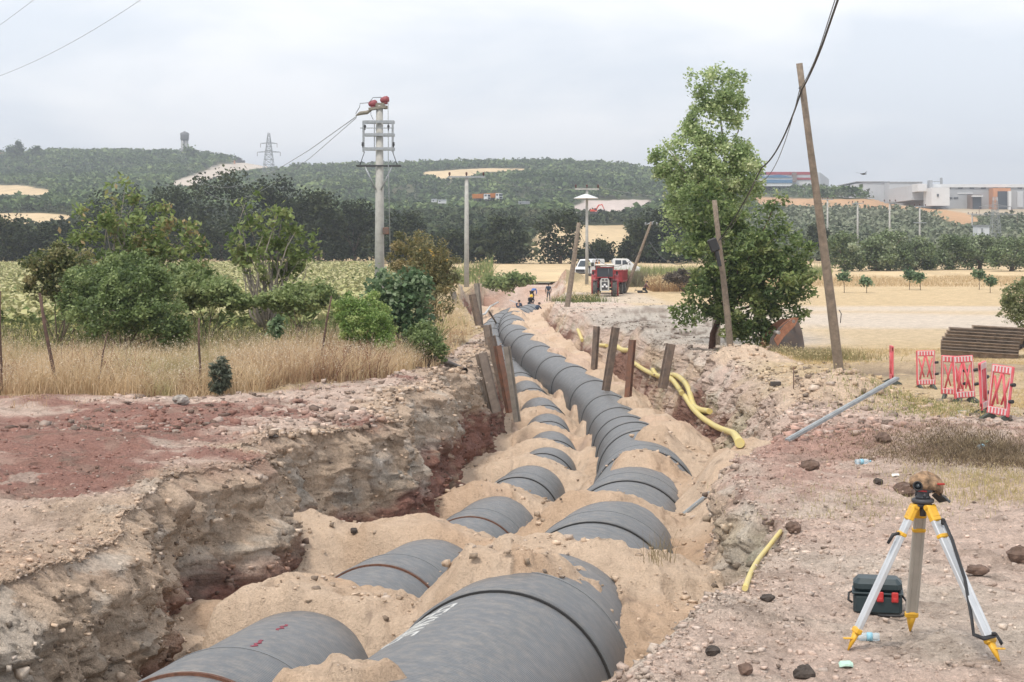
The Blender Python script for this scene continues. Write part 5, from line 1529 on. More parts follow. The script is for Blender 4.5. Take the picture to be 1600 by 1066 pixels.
P = scatter(14000, lambda Y: -.36 * Y, lambda Y: 0 * Y - 2.0, 34.2, 46, strawland, 63)
P = P[fbm(P[:, 0] * .5, P[:, 1] * .5, 3, 3, .5, 603) > .15]
blades('reddish_weeds', 'reddish brown dead weed stalks mixed into the dry grass', P, .75, .022, [(.20, .09, .06), (.28, .15, .10), (.16, .11, .07)], 64, head=.15, headc=(.2, .1, .07), lean=.6)
P = scatter(9000, lambda Y: -.36 * Y, lambda Y: 0 * Y - 2.6, 50, 64, strawland, 65)
blades('green_undergrowth', 'green stalks growing between dry grass and sunflowers', P, 1.0, .05, [(.08, .11, .04), (.14, .17, .06), (.22, .22, .10)], 66, head=.2, headc=(.4, .38, .16))
P = scatter(9000, lambda Y: 0 * Y - 7.5, lambda Y: 0 * Y - 1.6, 46, 120, lambda X, Y: (X > itp(Y, *EDG) - 1.2) & (X < itp(Y, *EDG) + .5 + 0 * Y), 67)
blades('edge_grass', 'dry straw tufts along the trench edge below the bushes', P, .45, .03, STRAWC, 68, head=.3)
# stubble on the right
def stubland(X, Y):
    return (X > 8.4 + 1.2 * fbm(X * .4, Y * .4, 0, 3, .5, 604) + 1.5 * sstep(46, 60, Y)) & (fbm(X * .3, Y * .3, 0, 3, .5, 605) > -.15)
P = scatter(60000, lambda Y: 0 * Y + 6, lambda Y: .36 * Y, 30, 64, stubland, 69)
P = P[np.abs(P[:, 1] - 47.5 - .12 * (-P[:, 0] + 12) * -1) > 2.2]
blades('stubble', 'short straw stubble on the field at the right', P, .10, .02, [(.42, .31, .15), (.60, .46, .25), (.52, .40, .22)], 70, head=0, lean=.8, segs=2)
P = scatter(26000, lambda Y: .060 * Y, lambda Y: .36 * Y, 168, 205, lambda X, Y: (fbm(X * .12, Y * .2, 0, 3, .5, 606) > -.25) & (X > 13), 71)
blades('far_dry_grass', 'band of tall dry grass between the dirt track and the fig orchard', P, .42, .05, [(.36, .25, .14), (.50, .37, .21), (.60, .47, .30)], 72, head=.1, lean=.7)
P = scatter(2600, lambda Y: 0 * Y + 13.5, lambda Y: 0 * Y + 17, 153, 162, lambda X, Y: X > 0, 73)
blades('far_brush', 'rusty dry grass behind the kneeling person', P, 1.1, .06, [(.30, .19, .10), (.42, .28, .15)], 74, head=.4)

def tuft_patch(name, label, px, py, rx, ry, n, h, w, cols, seed, head=.3, lean=.5, flat=0.0):
    c = hit(px, py); r = np.random.default_rng(seed); q = r.normal(size=(n, 2)) * .5
    X = c.x + q[:, 0] * rx; Y = c.y + q[:, 1] * ry
    P = np.stack([X, Y, bank(X, Y) - .01 + flat * r.uniform(0, 1, n)], -1)
    return blades(name, label, P, h, w, cols, seed + 1, head=head, lean=lean)
GRN = [(.16, .20, .06), (.28, .30, .11), (.42, .37, .18)]
tuft_patch('green_grass_tuft', 'patch of yellow-green grass at the foot of the red barriers', 1440, 640, 1.5, 1.8, 2600, .16, .014, GRN, 75)
tuft_patch('hay_tangle', 'tangle of dead roots and hay below the red barriers', 1440, 702, 1.3, 1.6, 5200, .08, .012, [(.10, .075, .05), (.22, .16, .10), (.34, .27, .17)], 76, head=0, lean=1.6, flat=.10)
tuft_patch('hay_tangle', 'larger tangle of dead roots and hay near the right edge', 1545, 712, 1.1, 1.5, 6000, .09, .011, [(.08, .06, .042), (.20, .145, .09), (.34, .27, .17)], 77, head=0, lean=1.6, flat=.12)
tuft_patch('dry_grass_patch', 'straw grass growing at the right edge behind the tripod', 1560, 765, 1.2, 1.7, 3000, .13, .008, [(.34, .29, .14), (.52, .42, .22), (.42, .38, .18)], 78)
tuft_patch('dry_brush', 'dry brush at the foot of the rusty excavator bucket', 1265, 560, 1.9, 2.4, 4200, .38, .022, [(.22, .17, .09), (.36, .30, .16), (.20, .22, .09)], 79, head=.2, lean=.7)
tuft_patch('dry_brush', 'heap of dry brush under the slanting pole right of the trailer', 987, 447, 2.6, 3.0, 3600, 1.5, .045, [(.12, .10, .08), (.24, .20, .13), (.20, .22, .12)], 80, head=0, lean=.7)
tuft_patch('weed_patch', 'green weeds beside the front wheel of the tractor', 905, 472, 1.8, 2.5, 1500, .5, .05, [(.10, .13, .05), (.22, .24, .10)], 81, head=.2)
tuft_patch('weed_patch', 'dry weeds low on the right face of the near sand heap', 1030, 1010, .18, .2, 70, .30, .006, [(.20, .15, .08), (.34, .27, .15)], 82, head=0, lean=.5)
tuft_patch('small_weeds', 'thin dry weeds on the pink bank left of the brown rock', 1350, 790, 1.3, 1.3, 900, .08, .008, [(.34, .31, .16), (.45, .38, .2)], 83, head=0)

# ------------------------------------------------------------------ sunflower crop
def sunflowers():
    r = np.random.default_rng(91); n = 30000
    Y = np.sqrt(r.uniform(61 ** 2, 236 ** 2, n)); X = -.37 * Y + (-4.6 - .085 * (Y - 60) + .37 * Y) * r.uniform(0, 1, n)
    k = (X < -4.6 - .085 * (Y - 60)) & (X > -.37 * Y); X, Y = X[k], Y[k]; n = len(X)
    X = np.round(X / .75) * .75 + r.normal(0, .09, n)
    Z = np.where(Y < 200, bank(X, Y, False), -itp(Y, *HLK))
    h = r.uniform(1.15, 1.5, n) * (1 + .12 * fbm(X * .2, Y * .1, 0, 2, .5, 607))
    L = 8
    t = r.uniform(.35, .98, (n, L)); a = r.uniform(0, 6.283, (n, L))
    P = np.stack([X[:, None] + .24 * np.cos(a), Y[:, None] + .24 * np.sin(a), Z[:, None] + h[:, None] * t], -1).reshape(-1, 3)
    V1, F1 = leaf_quads(P, np.full(len(P), .27), .9, 1.3, 92, .4)
    c1 = np.array([(.13, .17, .06), (.20, .24, .09), (.30, .33, .14)])[r.integers(0, 3, len(P))] * r.uniform(.8, 1.2, len(P))[:, None]
    Hp = np.stack([X, Y - .08, Z + h * 1.03], -1); Hp = np.concatenate([Hp, Hp + np.array([.05, .06, .03])])
    V2, F2 = leaf_quads(Hp, np.full(len(Hp), .30), .9, 1.05, 93)
    c2 = np.array([(.50, .47, .24), (.56, .52, .30), (.42, .42, .20)])[r.integers(0, 3, len(Hp))] * r.uniform(.8, 1.15, len(Hp))[:, None]
    V = np.concatenate([V1, V2]); Fc = np.concatenate([F1, F2 + len(V1)]); C = np.repeat(np.concatenate([c1, c2]), 4, 0)
    tag(np_mesh('sunflower_field', V, Fc, LEAF_FAR, C), 'field of ripening pale yellow-green sunflowers on the left', 'sunflower field', kind='stuff')
sunflowers()
P = scatter(5200, lambda Y: -.10 * Y, lambda Y: -.012 * Y, 170, 195, lambda X, Y: (X < -2), 94)
blades('maize_strip', 'strip of green maize behind the slim left concrete pole', P, 1.3, .12, [(.16, .21, .08), (.26, .30, .12), (.34, .36, .16)], 95, head=.1)
P = scatter(9000, lambda Y: .052 * Y, lambda Y: .20 * Y, 206, 232, lambda X, Y: X > 0, 96); P[:, 2] = -itp(P[:, 1], *HRK)
blades('maize_strip', 'low green crop strip in front of the trees right of the vans', P, 1.0, .08, [(.14, .18, .06), (.24, .27, .11), (.32, .34, .16)], 97, head=0)

# ------------------------------------------------------------------ near trees and bushes
r_ = random.Random(5)
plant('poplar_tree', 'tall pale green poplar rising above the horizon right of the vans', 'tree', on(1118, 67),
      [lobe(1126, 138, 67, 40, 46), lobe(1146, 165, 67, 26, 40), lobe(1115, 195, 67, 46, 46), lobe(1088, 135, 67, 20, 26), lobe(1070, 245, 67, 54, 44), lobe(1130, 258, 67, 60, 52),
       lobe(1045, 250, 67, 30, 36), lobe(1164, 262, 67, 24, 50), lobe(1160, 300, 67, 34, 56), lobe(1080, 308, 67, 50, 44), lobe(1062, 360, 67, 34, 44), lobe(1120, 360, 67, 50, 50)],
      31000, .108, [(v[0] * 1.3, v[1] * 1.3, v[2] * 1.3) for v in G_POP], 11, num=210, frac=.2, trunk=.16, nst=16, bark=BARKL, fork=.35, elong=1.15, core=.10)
plant('ash_tree', 'bushy darker green tree with two leaning stems in front of the poplar', 'tree', on(1112, 63),
      [lobe(1145, 400, 62, 66, 62), lobe(1112, 330, 62, 40, 50), lobe(1200, 345, 62, 34, 34), lobe(1232, 392, 62, 40, 44), lobe(1200, 440, 62, 62, 50), lobe(1242, 452, 62, 34, 30), lobe(1160, 480, 62, 56, 48),
       lobe(1108, 455, 62, 44, 40), lobe(1080, 492, 62, 34, 22), lobe(1185, 522, 62, 44, 24), lobe(1230, 492, 62, 34, 20), lobe(1262, 430, 62, 22, 20), lobe(1222, 312, 62, 14, 16)],
      26000, .092, G_ASH, 12, num=240, frac=.17, trunk=.12, nst=18, bark=mat('red_bark', (.16, .085, .06), .9, noise=.4), fork=.22, elong=2.2, core=.16, droop=.5)
plant('walnut_sapling', 'open leafy young tree with reddish tips standing behind the big shrub at left', 'tree', on(195, 61),
      [lobe(188, 300, 61, 30, 30), lobe(150, 345, 61, 45, 34), lobe(210, 350, 61, 60, 44), lobe(270, 375, 61, 56, 34), lobe(160, 400, 61, 60, 44), lobe(240, 420, 61, 70, 40), lobe(300, 400, 61, 34, 26), lobe(110, 372, 61, 24, 22)],
      6200, .11, G_WAL, 13, num=150, frac=.14, trunk=.10, nst=44, bark=BARKL, fork=.12, elong=2.0, core=.03, droop=.9)
plant('walnut_sapling', 'sparse young tree with bare pale stems left of the big concrete pole', 'tree', on(412, 57),
      [lobe(400, 325, 57, 26, 26), lobe(430, 350, 57, 40, 30), lobe(385, 372, 57, 32, 34), lobe(470, 372, 57, 36, 22), lobe(420, 410, 57, 54, 36), lobe(480, 395, 57, 30, 14)],
      2300, .11, G_WAL[:3] + [(.26, .26, .12)], 14, num=90, frac=.14, trunk=.09, nst=36, bark=BARKL, fork=.14, elong=2.0, core=.03, droop=.9)
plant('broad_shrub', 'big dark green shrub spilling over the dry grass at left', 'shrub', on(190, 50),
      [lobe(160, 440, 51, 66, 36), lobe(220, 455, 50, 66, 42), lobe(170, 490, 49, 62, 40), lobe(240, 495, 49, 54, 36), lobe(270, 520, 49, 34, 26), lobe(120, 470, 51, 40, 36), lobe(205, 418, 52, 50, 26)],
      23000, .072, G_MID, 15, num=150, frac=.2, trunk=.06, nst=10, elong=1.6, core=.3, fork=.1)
plant('pale_shrub', 'yellowish-leaved shrub at the left end of the big dark shrub', 'shrub', on(90, 54),
      [lobe(80, 410, 54, 40, 26), lobe(110, 420, 54, 44, 30), lobe(70, 440, 54, 30, 30), lobe(120, 455, 54, 34, 26)],
      7500, .08, [(.06, .085, .03), (.13, .15, .05), (.27, .26, .11), (.36, .31, .15)], 16, num=60, frac=.22, trunk=.05, nst=8, elong=1.5, core=.25, fork=.1)
plant('leafy_shrub', 'mid green leafy shrub filling the gap between the big shrub and the bare-stemmed sapling', 'shrub', on(318, 54),
      [lobe(310, 450, 54, 40, 28), lobe(345, 462, 53, 36, 22), lobe(290, 430, 55, 30, 22), lobe(370, 470, 53, 28, 16)], 7500, .085, G_MID[1:] + [(.30, .34, .14)], 26, num=80, frac=.2, trunk=.04, nst=8, elong=1.8, core=.25, fork=.1)
plant('leafy_shrub', 'low green shrub between the bare-stemmed sapling and the bright green shrub', 'shrub', on(478, 52),
      [lobe(470, 468, 53, 44, 20), lobe(505, 460, 53, 26, 22), lobe(430, 470, 53, 32, 18)], 5200, .08, G_MID[1:] + [(.30, .34, .14)], 27, num=60, frac=.22, trunk=.04, nst=8, elong=1.8, core=.25, fork=.1)
plant('fig_bush', 'large-leaved fig bush right of the foot of the switch pole', 'shrub', on(636, 52),
      [lobe(640, 450, 52, 34, 30), lobe(600, 452, 52, 30, 30), lobe(660, 445, 52, 20, 18), lobe(640, 490, 52, 34, 36), lobe(610, 482, 52, 36, 34), lobe(648, 530, 51, 28, 24)],
      3000, .15, G_FIG, 17, num=70, frac=.28, trunk=.05, nst=10, elong=1.1, core=.3, fork=.08)
plant('green_shrub', 'bright green fine-leaved rounded shrub in front of the fig bush', 'shrub', on(575, 47),
      [lobe(568, 490, 47, 42, 32), lobe(590, 510, 46.5, 32, 34), lobe(545, 480, 47.5, 26, 20), lobe(602, 535, 46, 22, 20), lobe(560, 515, 46.5, 30, 26)],
      15000, .042, [(v[0]*1.2, v[1]*1.15, v[2]*1.2) for v in G_BRT], 18, num=60, frac=.25, trunk=.04, nst=8, elong=2.0, core=.3, fork=.1, droop=.6)
plant('tamarisk_tree', 'olive-brown feathery bushy tree between the two concrete poles', 'tree', on(665, 64),
      [lobe(640, 400, 65, 34, 38), lobe(672, 400, 64, 36, 36), lobe(690, 425, 64, 30, 38), lobe(660, 440, 64, 44, 44), lobe(690, 470, 63, 26, 34), lobe(655, 375, 65, 24, 18)],
      14000, .058, G_OLIVE, 19, num=90, frac=.22, trunk=.07, nst=14, elong=2.2, core=.25, fork=.15, droop=.8)
plant('low_bush', 'low dark green bush on the trench edge right of the fig bush', 'shrub', on(668, 49),
      [lobe(668, 535, 49, 26, 20), lobe(688, 548, 48.5, 16, 14), lobe(655, 520, 50, 22, 18)], 4000, .06, G_MID, 20, num=30, frac=.3, trunk=.03, nst=5, elong=1.5, core=.3, fork=.1)
plant('willow_bush', 'green bush cut by the right edge beyond the dirt track', 'shrub', on(1612, 72),
      [lobe(1610, 470, 72, 40, 40), lobe(1580, 490, 72, 22, 20), lobe(1590, 455, 72, 26, 14), lobe(1620, 500, 71, 34, 20)], 4200, .075, [(.10, .13, .05), (.19, .22, .09), (.32, .33, .18)], 21, num=60, frac=.22, trunk=.05, nst=12, elong=2.2, core=.2, fork=.1, droop=.5)
plant('low_bush', 'low green bush at the far end of the trench below the brown mound', 'shrub', on(800, 158),
      [lobe(790, 440, 158, 24, 9), lobe(815, 437, 158, 18, 8), lobe(765, 445, 158, 14, 6)], 2600, .25, G_MID[1:] + [(.2, .22, .1)], 22, num=30, frac=.4, trunk=.04, nst=4, core=.3, fork=.1)
for i, (px, py, s, d, lb) in enumerate([(1319, 432, 6, 150, 'small fig sapling on a thin stem nearest the tall leaning pole'), (1421, 428, 8, 160, 'small round sapling below the middle of the fig row'), (1438, 432, 7, 158, 'smaller sapling just right of the one below the fig row'),
                                     (1530, 428, 7, 160, 'small sapling below the right half of the fig row'), (1547, 438, 6, 150, 'lowest small sapling near the right edge'), (1354, 438, 7, 150, 'flat pale sapling between the stemmed one and the middle pair')]):
    plant('fig_sapling', lb, 'sapling', on(px, d), [lobe(px, py, d, s, s * .8)], 420, .20, G_FIG, 120 + i, num=8, frac=.5, trunk=.03, nst=3, group='small fig saplings in the dry grass', core=.3, fork=.5)
plant('juniper_seedling', 'small blue-green seedling in front of the dry grass at left', 'plant', on(347, 36.2), [lobe(343, 592, 36, 13, 22), lobe(350, 572, 36, 7, 16)], 1500, .05, [(.06, .08, .055), (.12, .14, .10), (.17, .19, .13)], 130, num=24, frac=.3, trunk=.018, nst=9, elong=3, core=.2, fork=.2)
plant('thistle', 'small grey-green thistle in the dry grass between the two saplings', 'plant', on(433, 44), [lobe(433, 512, 44, 7, 16)], 420, .07, G_FIG, 131, num=10, frac=.35, trunk=.014, nst=5, elong=2.4, fork=.2)
plant('bare_shrub', 'leafless grey shrub left of the green tree, behind the kneeling person', 'shrub', on(1072, 150), [lobe(1068, 432, 150, 20, 12), lobe(1050, 435, 150, 14, 8)], 1400, .12, [(.10, .085, .07), (.17, .14, .11)], 132, num=30, frac=.3, trunk=.04, nst=14, core=.3, elong=3, fork=.05)
# crest trees on the left hill
for i, (px, py, s, lb) in enumerate([(18, 233, 7, 'round tree among the village houses on the left crest'), (31, 226, 3, 'slim cypress rising from the village on the left crest'), (54, 233, 4, 'small dark tree right of the village houses'), (842, 252, 10, 'dark pine standing out on the middle of the far ridge'), (299, 234, 8, 'pale green tree beside the legs of the water tower')]):
    d = 1330
    root = plant('crest_tree', lb, 'tree', at(px, 250, d), [lobe(px, py + 6, d, s, 8 if s != 3 else 12), lobe(px + s * .3, py + 10, d, s, 6)], 700, 1.5, G_HILL, 140 + i, num=14, frac=.4, trunk=.4, nst=3, group='single trees on the far crests', m=LEAF_FAR)
# ------------------------------------------------------------------ survey tripod
ALU = mat('brushed_aluminium', (.58, .60, .62), .38, metal=.35, noise=.12, nscale=8)
ALUD = mat('aluminium_shaded', (.44, .41, .36), .5, metal=.15, noise=.12, nscale=8)
TYEL = mat('tripod_yellow', (.72, .40, .03), .45, noise=.12, nscale=20)
def frame_to(d, up=Vector((0, 0, 1))):
    z = d.normalized(); x = up.cross(z)
    if x.length < 1e-4: x = Vector((1, 0, 0))
    x.normalize(); y = z.cross(x)
    return Matrix((x, y, z)).transposed()

def tripod():
    feet = [hit(1325, 1017), hit(1422, 993), hit(1562, 1036)]
    head = at(1442, 782, 12.35)
    root = thing('survey_tripod', 'aluminium survey tripod with yellow joints standing on the gravel at the lower right', 'tripod', (head.x, head.y, feet[1].z))
    o = root.location
    H = head - o
    pl = MB(); pl.lathe([(.075, -.018), (.085, -.012), (.085, .010), (.075, .016)], H, n=28); pl.box(H + Vector((0, 0, -.03)), (.13, .13, .035), bev=.015)
    pl.cyl(H + Vector((0, 0, -.12)), H + Vector((0, 0, -.03)), .024, n=16); pl.build('head_plate', DSTEEL, root)
    for i, f in enumerate(feet):
        F_ = f - o; out = (F_ - H); out.z = 0; out.normalize()
        hin = H + out * .062 + Vector((0, 0, -.035))
        d = F_ - hin; L = d.length; R_ = frame_to(d, out.cross(Vector((0, 0, 1))).cross(d) if False else Vector((0, 0, 1)))
        # local axes: x sideways, z along the leg
        side = d.cross(out).normalized() if abs(d.normalized().dot(out)) < .999 else Vector((1, 0, 0))
        z = d.normalized(); y = z.cross(side).normalized(); R_ = Matrix((side, y, z)).transposed()
        m_leg = ALUD if i == 1 else ALU
        P_ = lambda t, a=0, b=0: hin + z * (L * t) + side * a + y * b
        lg = MB()
        for s in (-1, 1): lg.box(P_(.475) + side * s * .034, (.026, .036, L * .79), R_, bev=.005)
        lg.box(P_(.475), (.050, .022, L * .79), R_, bev=.003)
        leg = lg.build('leg', m_leg, root)
        k = MB(); k.box(P_(.045), (.100, .055, .10), R_, bev=.014); k.box(P_(.085), (.098, .05, .05), R_, bev=.01); k.cyl(P_(.01) - side * .05, P_(.01) + side * .05, .022, n=16); k.build('hinge', TYEL, leg)
        c = MB(); c.box(P_(.20), (.104, .048, .035), R_, bev=.008); c.build('upper_clamp', TYEL, leg)
        c2 = MB(); c2.box(P_(.865), (.104, .052, .05), R_, bev=.010); c2.build('lower_clamp', TYEL, leg)
        ft = MB(); ft.loft([[P_(.88) + R_ @ Vector((math.cos(a) * .040, math.sin(a) * .026, 0)) for a in [j * math.pi / 4 for j in range(8)]],
                            [P_(.94) + R_ @ Vector((math.cos(a) * .026, math.sin(a) * .018, 0)) for a in [j * math.pi / 4 for j in range(8)]],
                            [P_(1.012) + R_ @ Vector((math.cos(a) * .004, math.sin(a) * .004, 0)) for a in [j * math.pi / 4 for j in range(8)]]], True, True)
        if i != 1:
            sp = (1 if i == 2 else -1); ft.box(P_(.915) + Vector((sp * .045, -.01, .0)), (.075, .035, .010), bev=.003)
        ft.build('foot', TYEL, leg)
        if i == 0:
            s_ = MB(); s_.tube([P_(.19) + Vector((-.03, -.03, 0)), P_(.20) + Vector((-.075, -.03, .0)), P_(.26) + Vector((-.085, -.035, 0))], [.012, .015, .012], 8); s_.build('strap_handle', BLACK, leg)
        if i == 2:
            sb = MB()
            pts = [P_(.10, 0, 0) + Vector((.05, -.03, .01)), P_(.22) + Vector((.05, -.04, 0)), P_(.45) + Vector((.02, -.05, -.02)), P_(.70) + Vector((-.06, -.05, -.03)), P_(.82) + Vector((-.11, -.05, -.0)), P_(.845) + Vector((-.05, -.05, -.0)), P_(.85) + Vector((.045, -.05, .03)), P_(.90) + Vector((.06, -.04, .02))]
            rings = []
            for j, p in enumerate(pts):
                t = (pts[min(j + 1, len(pts) - 1)] - pts[max(j - 1, 0)]).normalized(); w_ = t.cross(Vector((0, 1, 0))).normalized() * .013
                w_ = w_ + Vector((0, .010, 0)); n_ = t.cross(w_).normalized() * .003
                rings.append([p - w_ - n_, p + w_ - n_, p + w_ + n_, p - w_ + n_])
            sb.loft(rings, True, True); sb.build('carrying_strap', BLACK, leg)
            b2 = MB(); b2.box(P_(.10) + Vector((.045, -.03, 0)), (.03, .03, .05), bev=.006); b2.box(P_(.84) + Vector((.03, -.05, .03)), (.035, .03, .025), bev=.006); b2.build('buckle', BLACK, leg)
    # level instrument on the head
    inst = thing('survey_instrument', 'dark optical level with its round eyepiece, screwed onto the tripod head', 'instrument', head + Vector((0, 0, .018)))
    b = MB(); b.lathe([(.055, 0), (.058, .012), (.045, .022), (.05, .045), (.048, .055)], (0, 0, 0), n=24)
    for a in (0.5, 2.6, 4.7): b.lathe([(.012, .0), (.012, .03)], (.05 * math.cos(a), .05 * math.sin(a), .012), n=12)
    b.build('base', DSTEEL, inst)
    bo = MB(); bo.tube([(.06, .05, .085), (.02, .02, .088), (-.02, -.02, .095), (-.05, -.05, .10)], [.032, .046, .044, .036], 16); bo.box((.02, .0, .065), (.10, .09, .05), bev=.015); bo.build('body', mat('instrument_grey', (.09, .09, .095), .5), inst)
    e = MB(); e.lathe([(.036, 0), (.038, .02), (.030, .024), (.028, .01)], (-.05, -.05, .10), (-.45, -1, .15), 20); e.build('eyepiece', BLACK, inst)
    e = MB(); e.lathe([(.026, 0), (.001, .003)], (-.053, -.062, .1015), (-.45, -1, .15), 20); e.build('lens', GLASS, inst)
    st_ = MB(); st_.box((-.018, -.052, .062), (.07, .006, .010), Matrix.Rotation(.1, 3, 'Y')); st_.build('red_stripe', mat('red_plastic', (.45, .03, .03), .5), inst)
    for s in (-1, 1):
        kn = MB(); kn.lathe([(.014, 0), (.016, .018), (.012, .02)], (s * .055 + .02, 0, .06), (s, -.3, 0), 14); kn.build('focus_knob', BLACK, inst)
    # cap thrown over it
    cap = thing('cap', 'brown mottled cap with a black brim resting on the survey instrument', 'cap', head + Vector((.035, .03, .115)))
    m1 = MB(); n = 22; rings = []
    for z, r in ((-.035, .088), (-.01, .094), (.02, .092), (.05, .078), (.07, .052), (.08, .02), (.082, .002)):
        rings.append([Vector((r * 1.12 * math.cos(2 * math.pi * k / n), r * .95 * math.sin(2 * math.pi * k / n), z + .010 * math.sin(3 * 2 * math.pi * k / n + z * 40) + .18 * r * math.cos(2 * math.pi * k / n) * -.4)) for k in range(n)])
    m1.loft(rings, True, True)
    m1.build('crown', mat('camouflage_cloth', (.42, .27, .16), .95, alt=(.10, .065, .04), nscale=22, bump=.4, bscale=80), cap)
    m2 = MB(); rows = []
    for t in (0, .35, .7, 1.0):
        rows.append([Vector((.075 + .085 * t - .03 * abs(u) ** 2 * t, u * .075, -.030 - .035 * t + .0 * u - .02 * u * u)) for u in (-1, -.6, -.2, .2, .6, 1)] + [Vector((.075 + .085 * t - .03 * abs(u) ** 2 * t, u * .075, -.036 - .035 * t - .02 * u * u)) for u in (1, .6, .2, -.2, -.6, -1)])
    m2.loft(rows, True, True); m2.build('brim', BLACK, cap)
    m3 = MB(); m3.box((.055, -.082, .02), (.05, .012, .014), Matrix.Rotation(-.25, 3, 'Y'), bev=.004); m3.build('red_patch', mat('red_cloth', (.36, .04, .03), .9), cap)
    cap.scale = (1.3, 1.2, 1.15)
    cap.rotation_euler = (math.radians(-8), math.radians(14), math.radians(8))
tripod()

# instrument case
p = hit(1371, 958); cs = thing('equipment_case', 'dark teal instrument case with two red latches standing behind the tripod', 'case', p, math.radians(-12))
TEAL = mat('dark_teal_plastic', (.022, .04, .046), .45, noise=.2, nscale=14)
b = MB(); b.box((0, 0, .085), (.40, .26, .17), bev=.025); b.build('lower_shell', TEAL, cs)
b = MB(); b.box((0, 0, .235), (.40, .26, .12), bev=.04); b.box((0, 0, .178), (.42, .28, .016), bev=.004); b.build('lid', TEAL, cs)
for x in (.02, .14):
    b = MB(); b.box((x, -.142, .155), (.055, .018, .085), bev=.006); b.box((x, -.152, .135), (.035, .012, .03), bev=.004); b.build('latch', mat('red_plastic', (.45, .03, .03), .5), cs)
b = MB(); b.tube([(-.20, -.02, .17), (-.235, -.03, .16), (-.24, -.04, .10), (-.205, -.05, .08)], .010, 8); b.tube([(.20, -.08, .16), (.235, -.10, .12), (.24, -.13, .03), (.20, -.16, .01), (.0, -.18, .01)], .010, 8); b.build('carry_strap', BLACK, cs)

# plastic bottles and litter
PET = bpy.data.materials.new('clear_plastic'); PET.use_nodes = True
pb = PET.node_tree.nodes['Principled BSDF']; pb.inputs['Base Color'].default_value = (.80, .90, .95, 1); pb.inputs['Roughness'].default_value = .12; pb.inputs['Transmission Weight'].default_value = .65; pb.inputs['IOR'].default_value = 1.3
BLUEP = mat('blue_label', (.25, .50, .62), .5)
def bottle(px, py, rz, label, s=1.0):
    p = hit(px, py) + Vector((0, 0, .034 * s)); r = thing('plastic_bottle', label, 'bottle', p, rz, group='empty plastic bottles on the right bank')
    m = MB(); m.lathe([(.018, -.10), (.031, -.098), (.033, -.08), (.030, -.05), (.033, -.02), (.030, .01), (.033, .04), (.028, .065), (.013, .085), (.012, .10)], (0, 0, 0), (1, 0, 0), 18); m.build('shell', PET, r)
    l = MB(); l.lathe([(.0335, -.045), (.0342, -.045), (.0342, .0), (.0335, .0)], (0, 0, 0), (1, 0, 0), 18, cap=False); l.build('wrapper', BLUEP, r)
    c = MB(); c.lathe([(.014, .098), (.0145, .115), (.012, .116)], (0, 0, 0), (1, 0, 0), 14); c.build('screw_cap', BLUEP, r)
    r.scale = (s, s, s)
bottle(1354, 1002, math.radians(172), 'clear plastic water bottle lying by the left foot of the tripod')
bottle(1348, 727, math.radians(20), 'small plastic bottle lying on the bank above the dark stones', 1.15)
bottle(1535, 705, math.radians(50), 'crushed bluish bottle lying in the hay tangle at the right edge', 1.2)
def scrap(px, py, w, h, label, m, name='plastic_scrap', rz=0.3, t=.012):
    p = hit(px, py, .015); mb = MB(); n = 9
    top = [Vector((w * .5 * math.cos(2 * math.pi * k / n) * (1 + .3 * math.sin(3.1 * k)), h * .5 * math.sin(2 * math.pi * k / n), .012 * math.sin(2.2 * k))) for k in range(n)]
    mb.loft([[v + Vector((0, 0, 0)) for v in top], [v * .9 + Vector((0, 0, t)) for v in top]], True, False)
    o = mb.build(name, m, loc=p); o.rotation_euler = (.1, .05, rz); tag(o, label, 'litter')
scrap(1322, 1043, .12, .10, 'pale turquoise scrap of plastic at the bottom edge left of the tripod', mat('turquoise', (.42, .60, .50), .5))
scrap(1535, 694, .36, .16, 'pale green plastic bag scrap on the larger hay tangle', mat('pale_green_plastic', (.48, .66, .46), .5))
scrap(1400, 745, .14, .10, 'white paper scrap on the bank left of the instrument', mat('paper', (.7, .7, .68), .8))
scrap(1505, 605 + 41, .25, .2, 'grey plastic sheet scrap under the middle pair of barriers', mat('greysheet', (.3, .31, .3), .6))

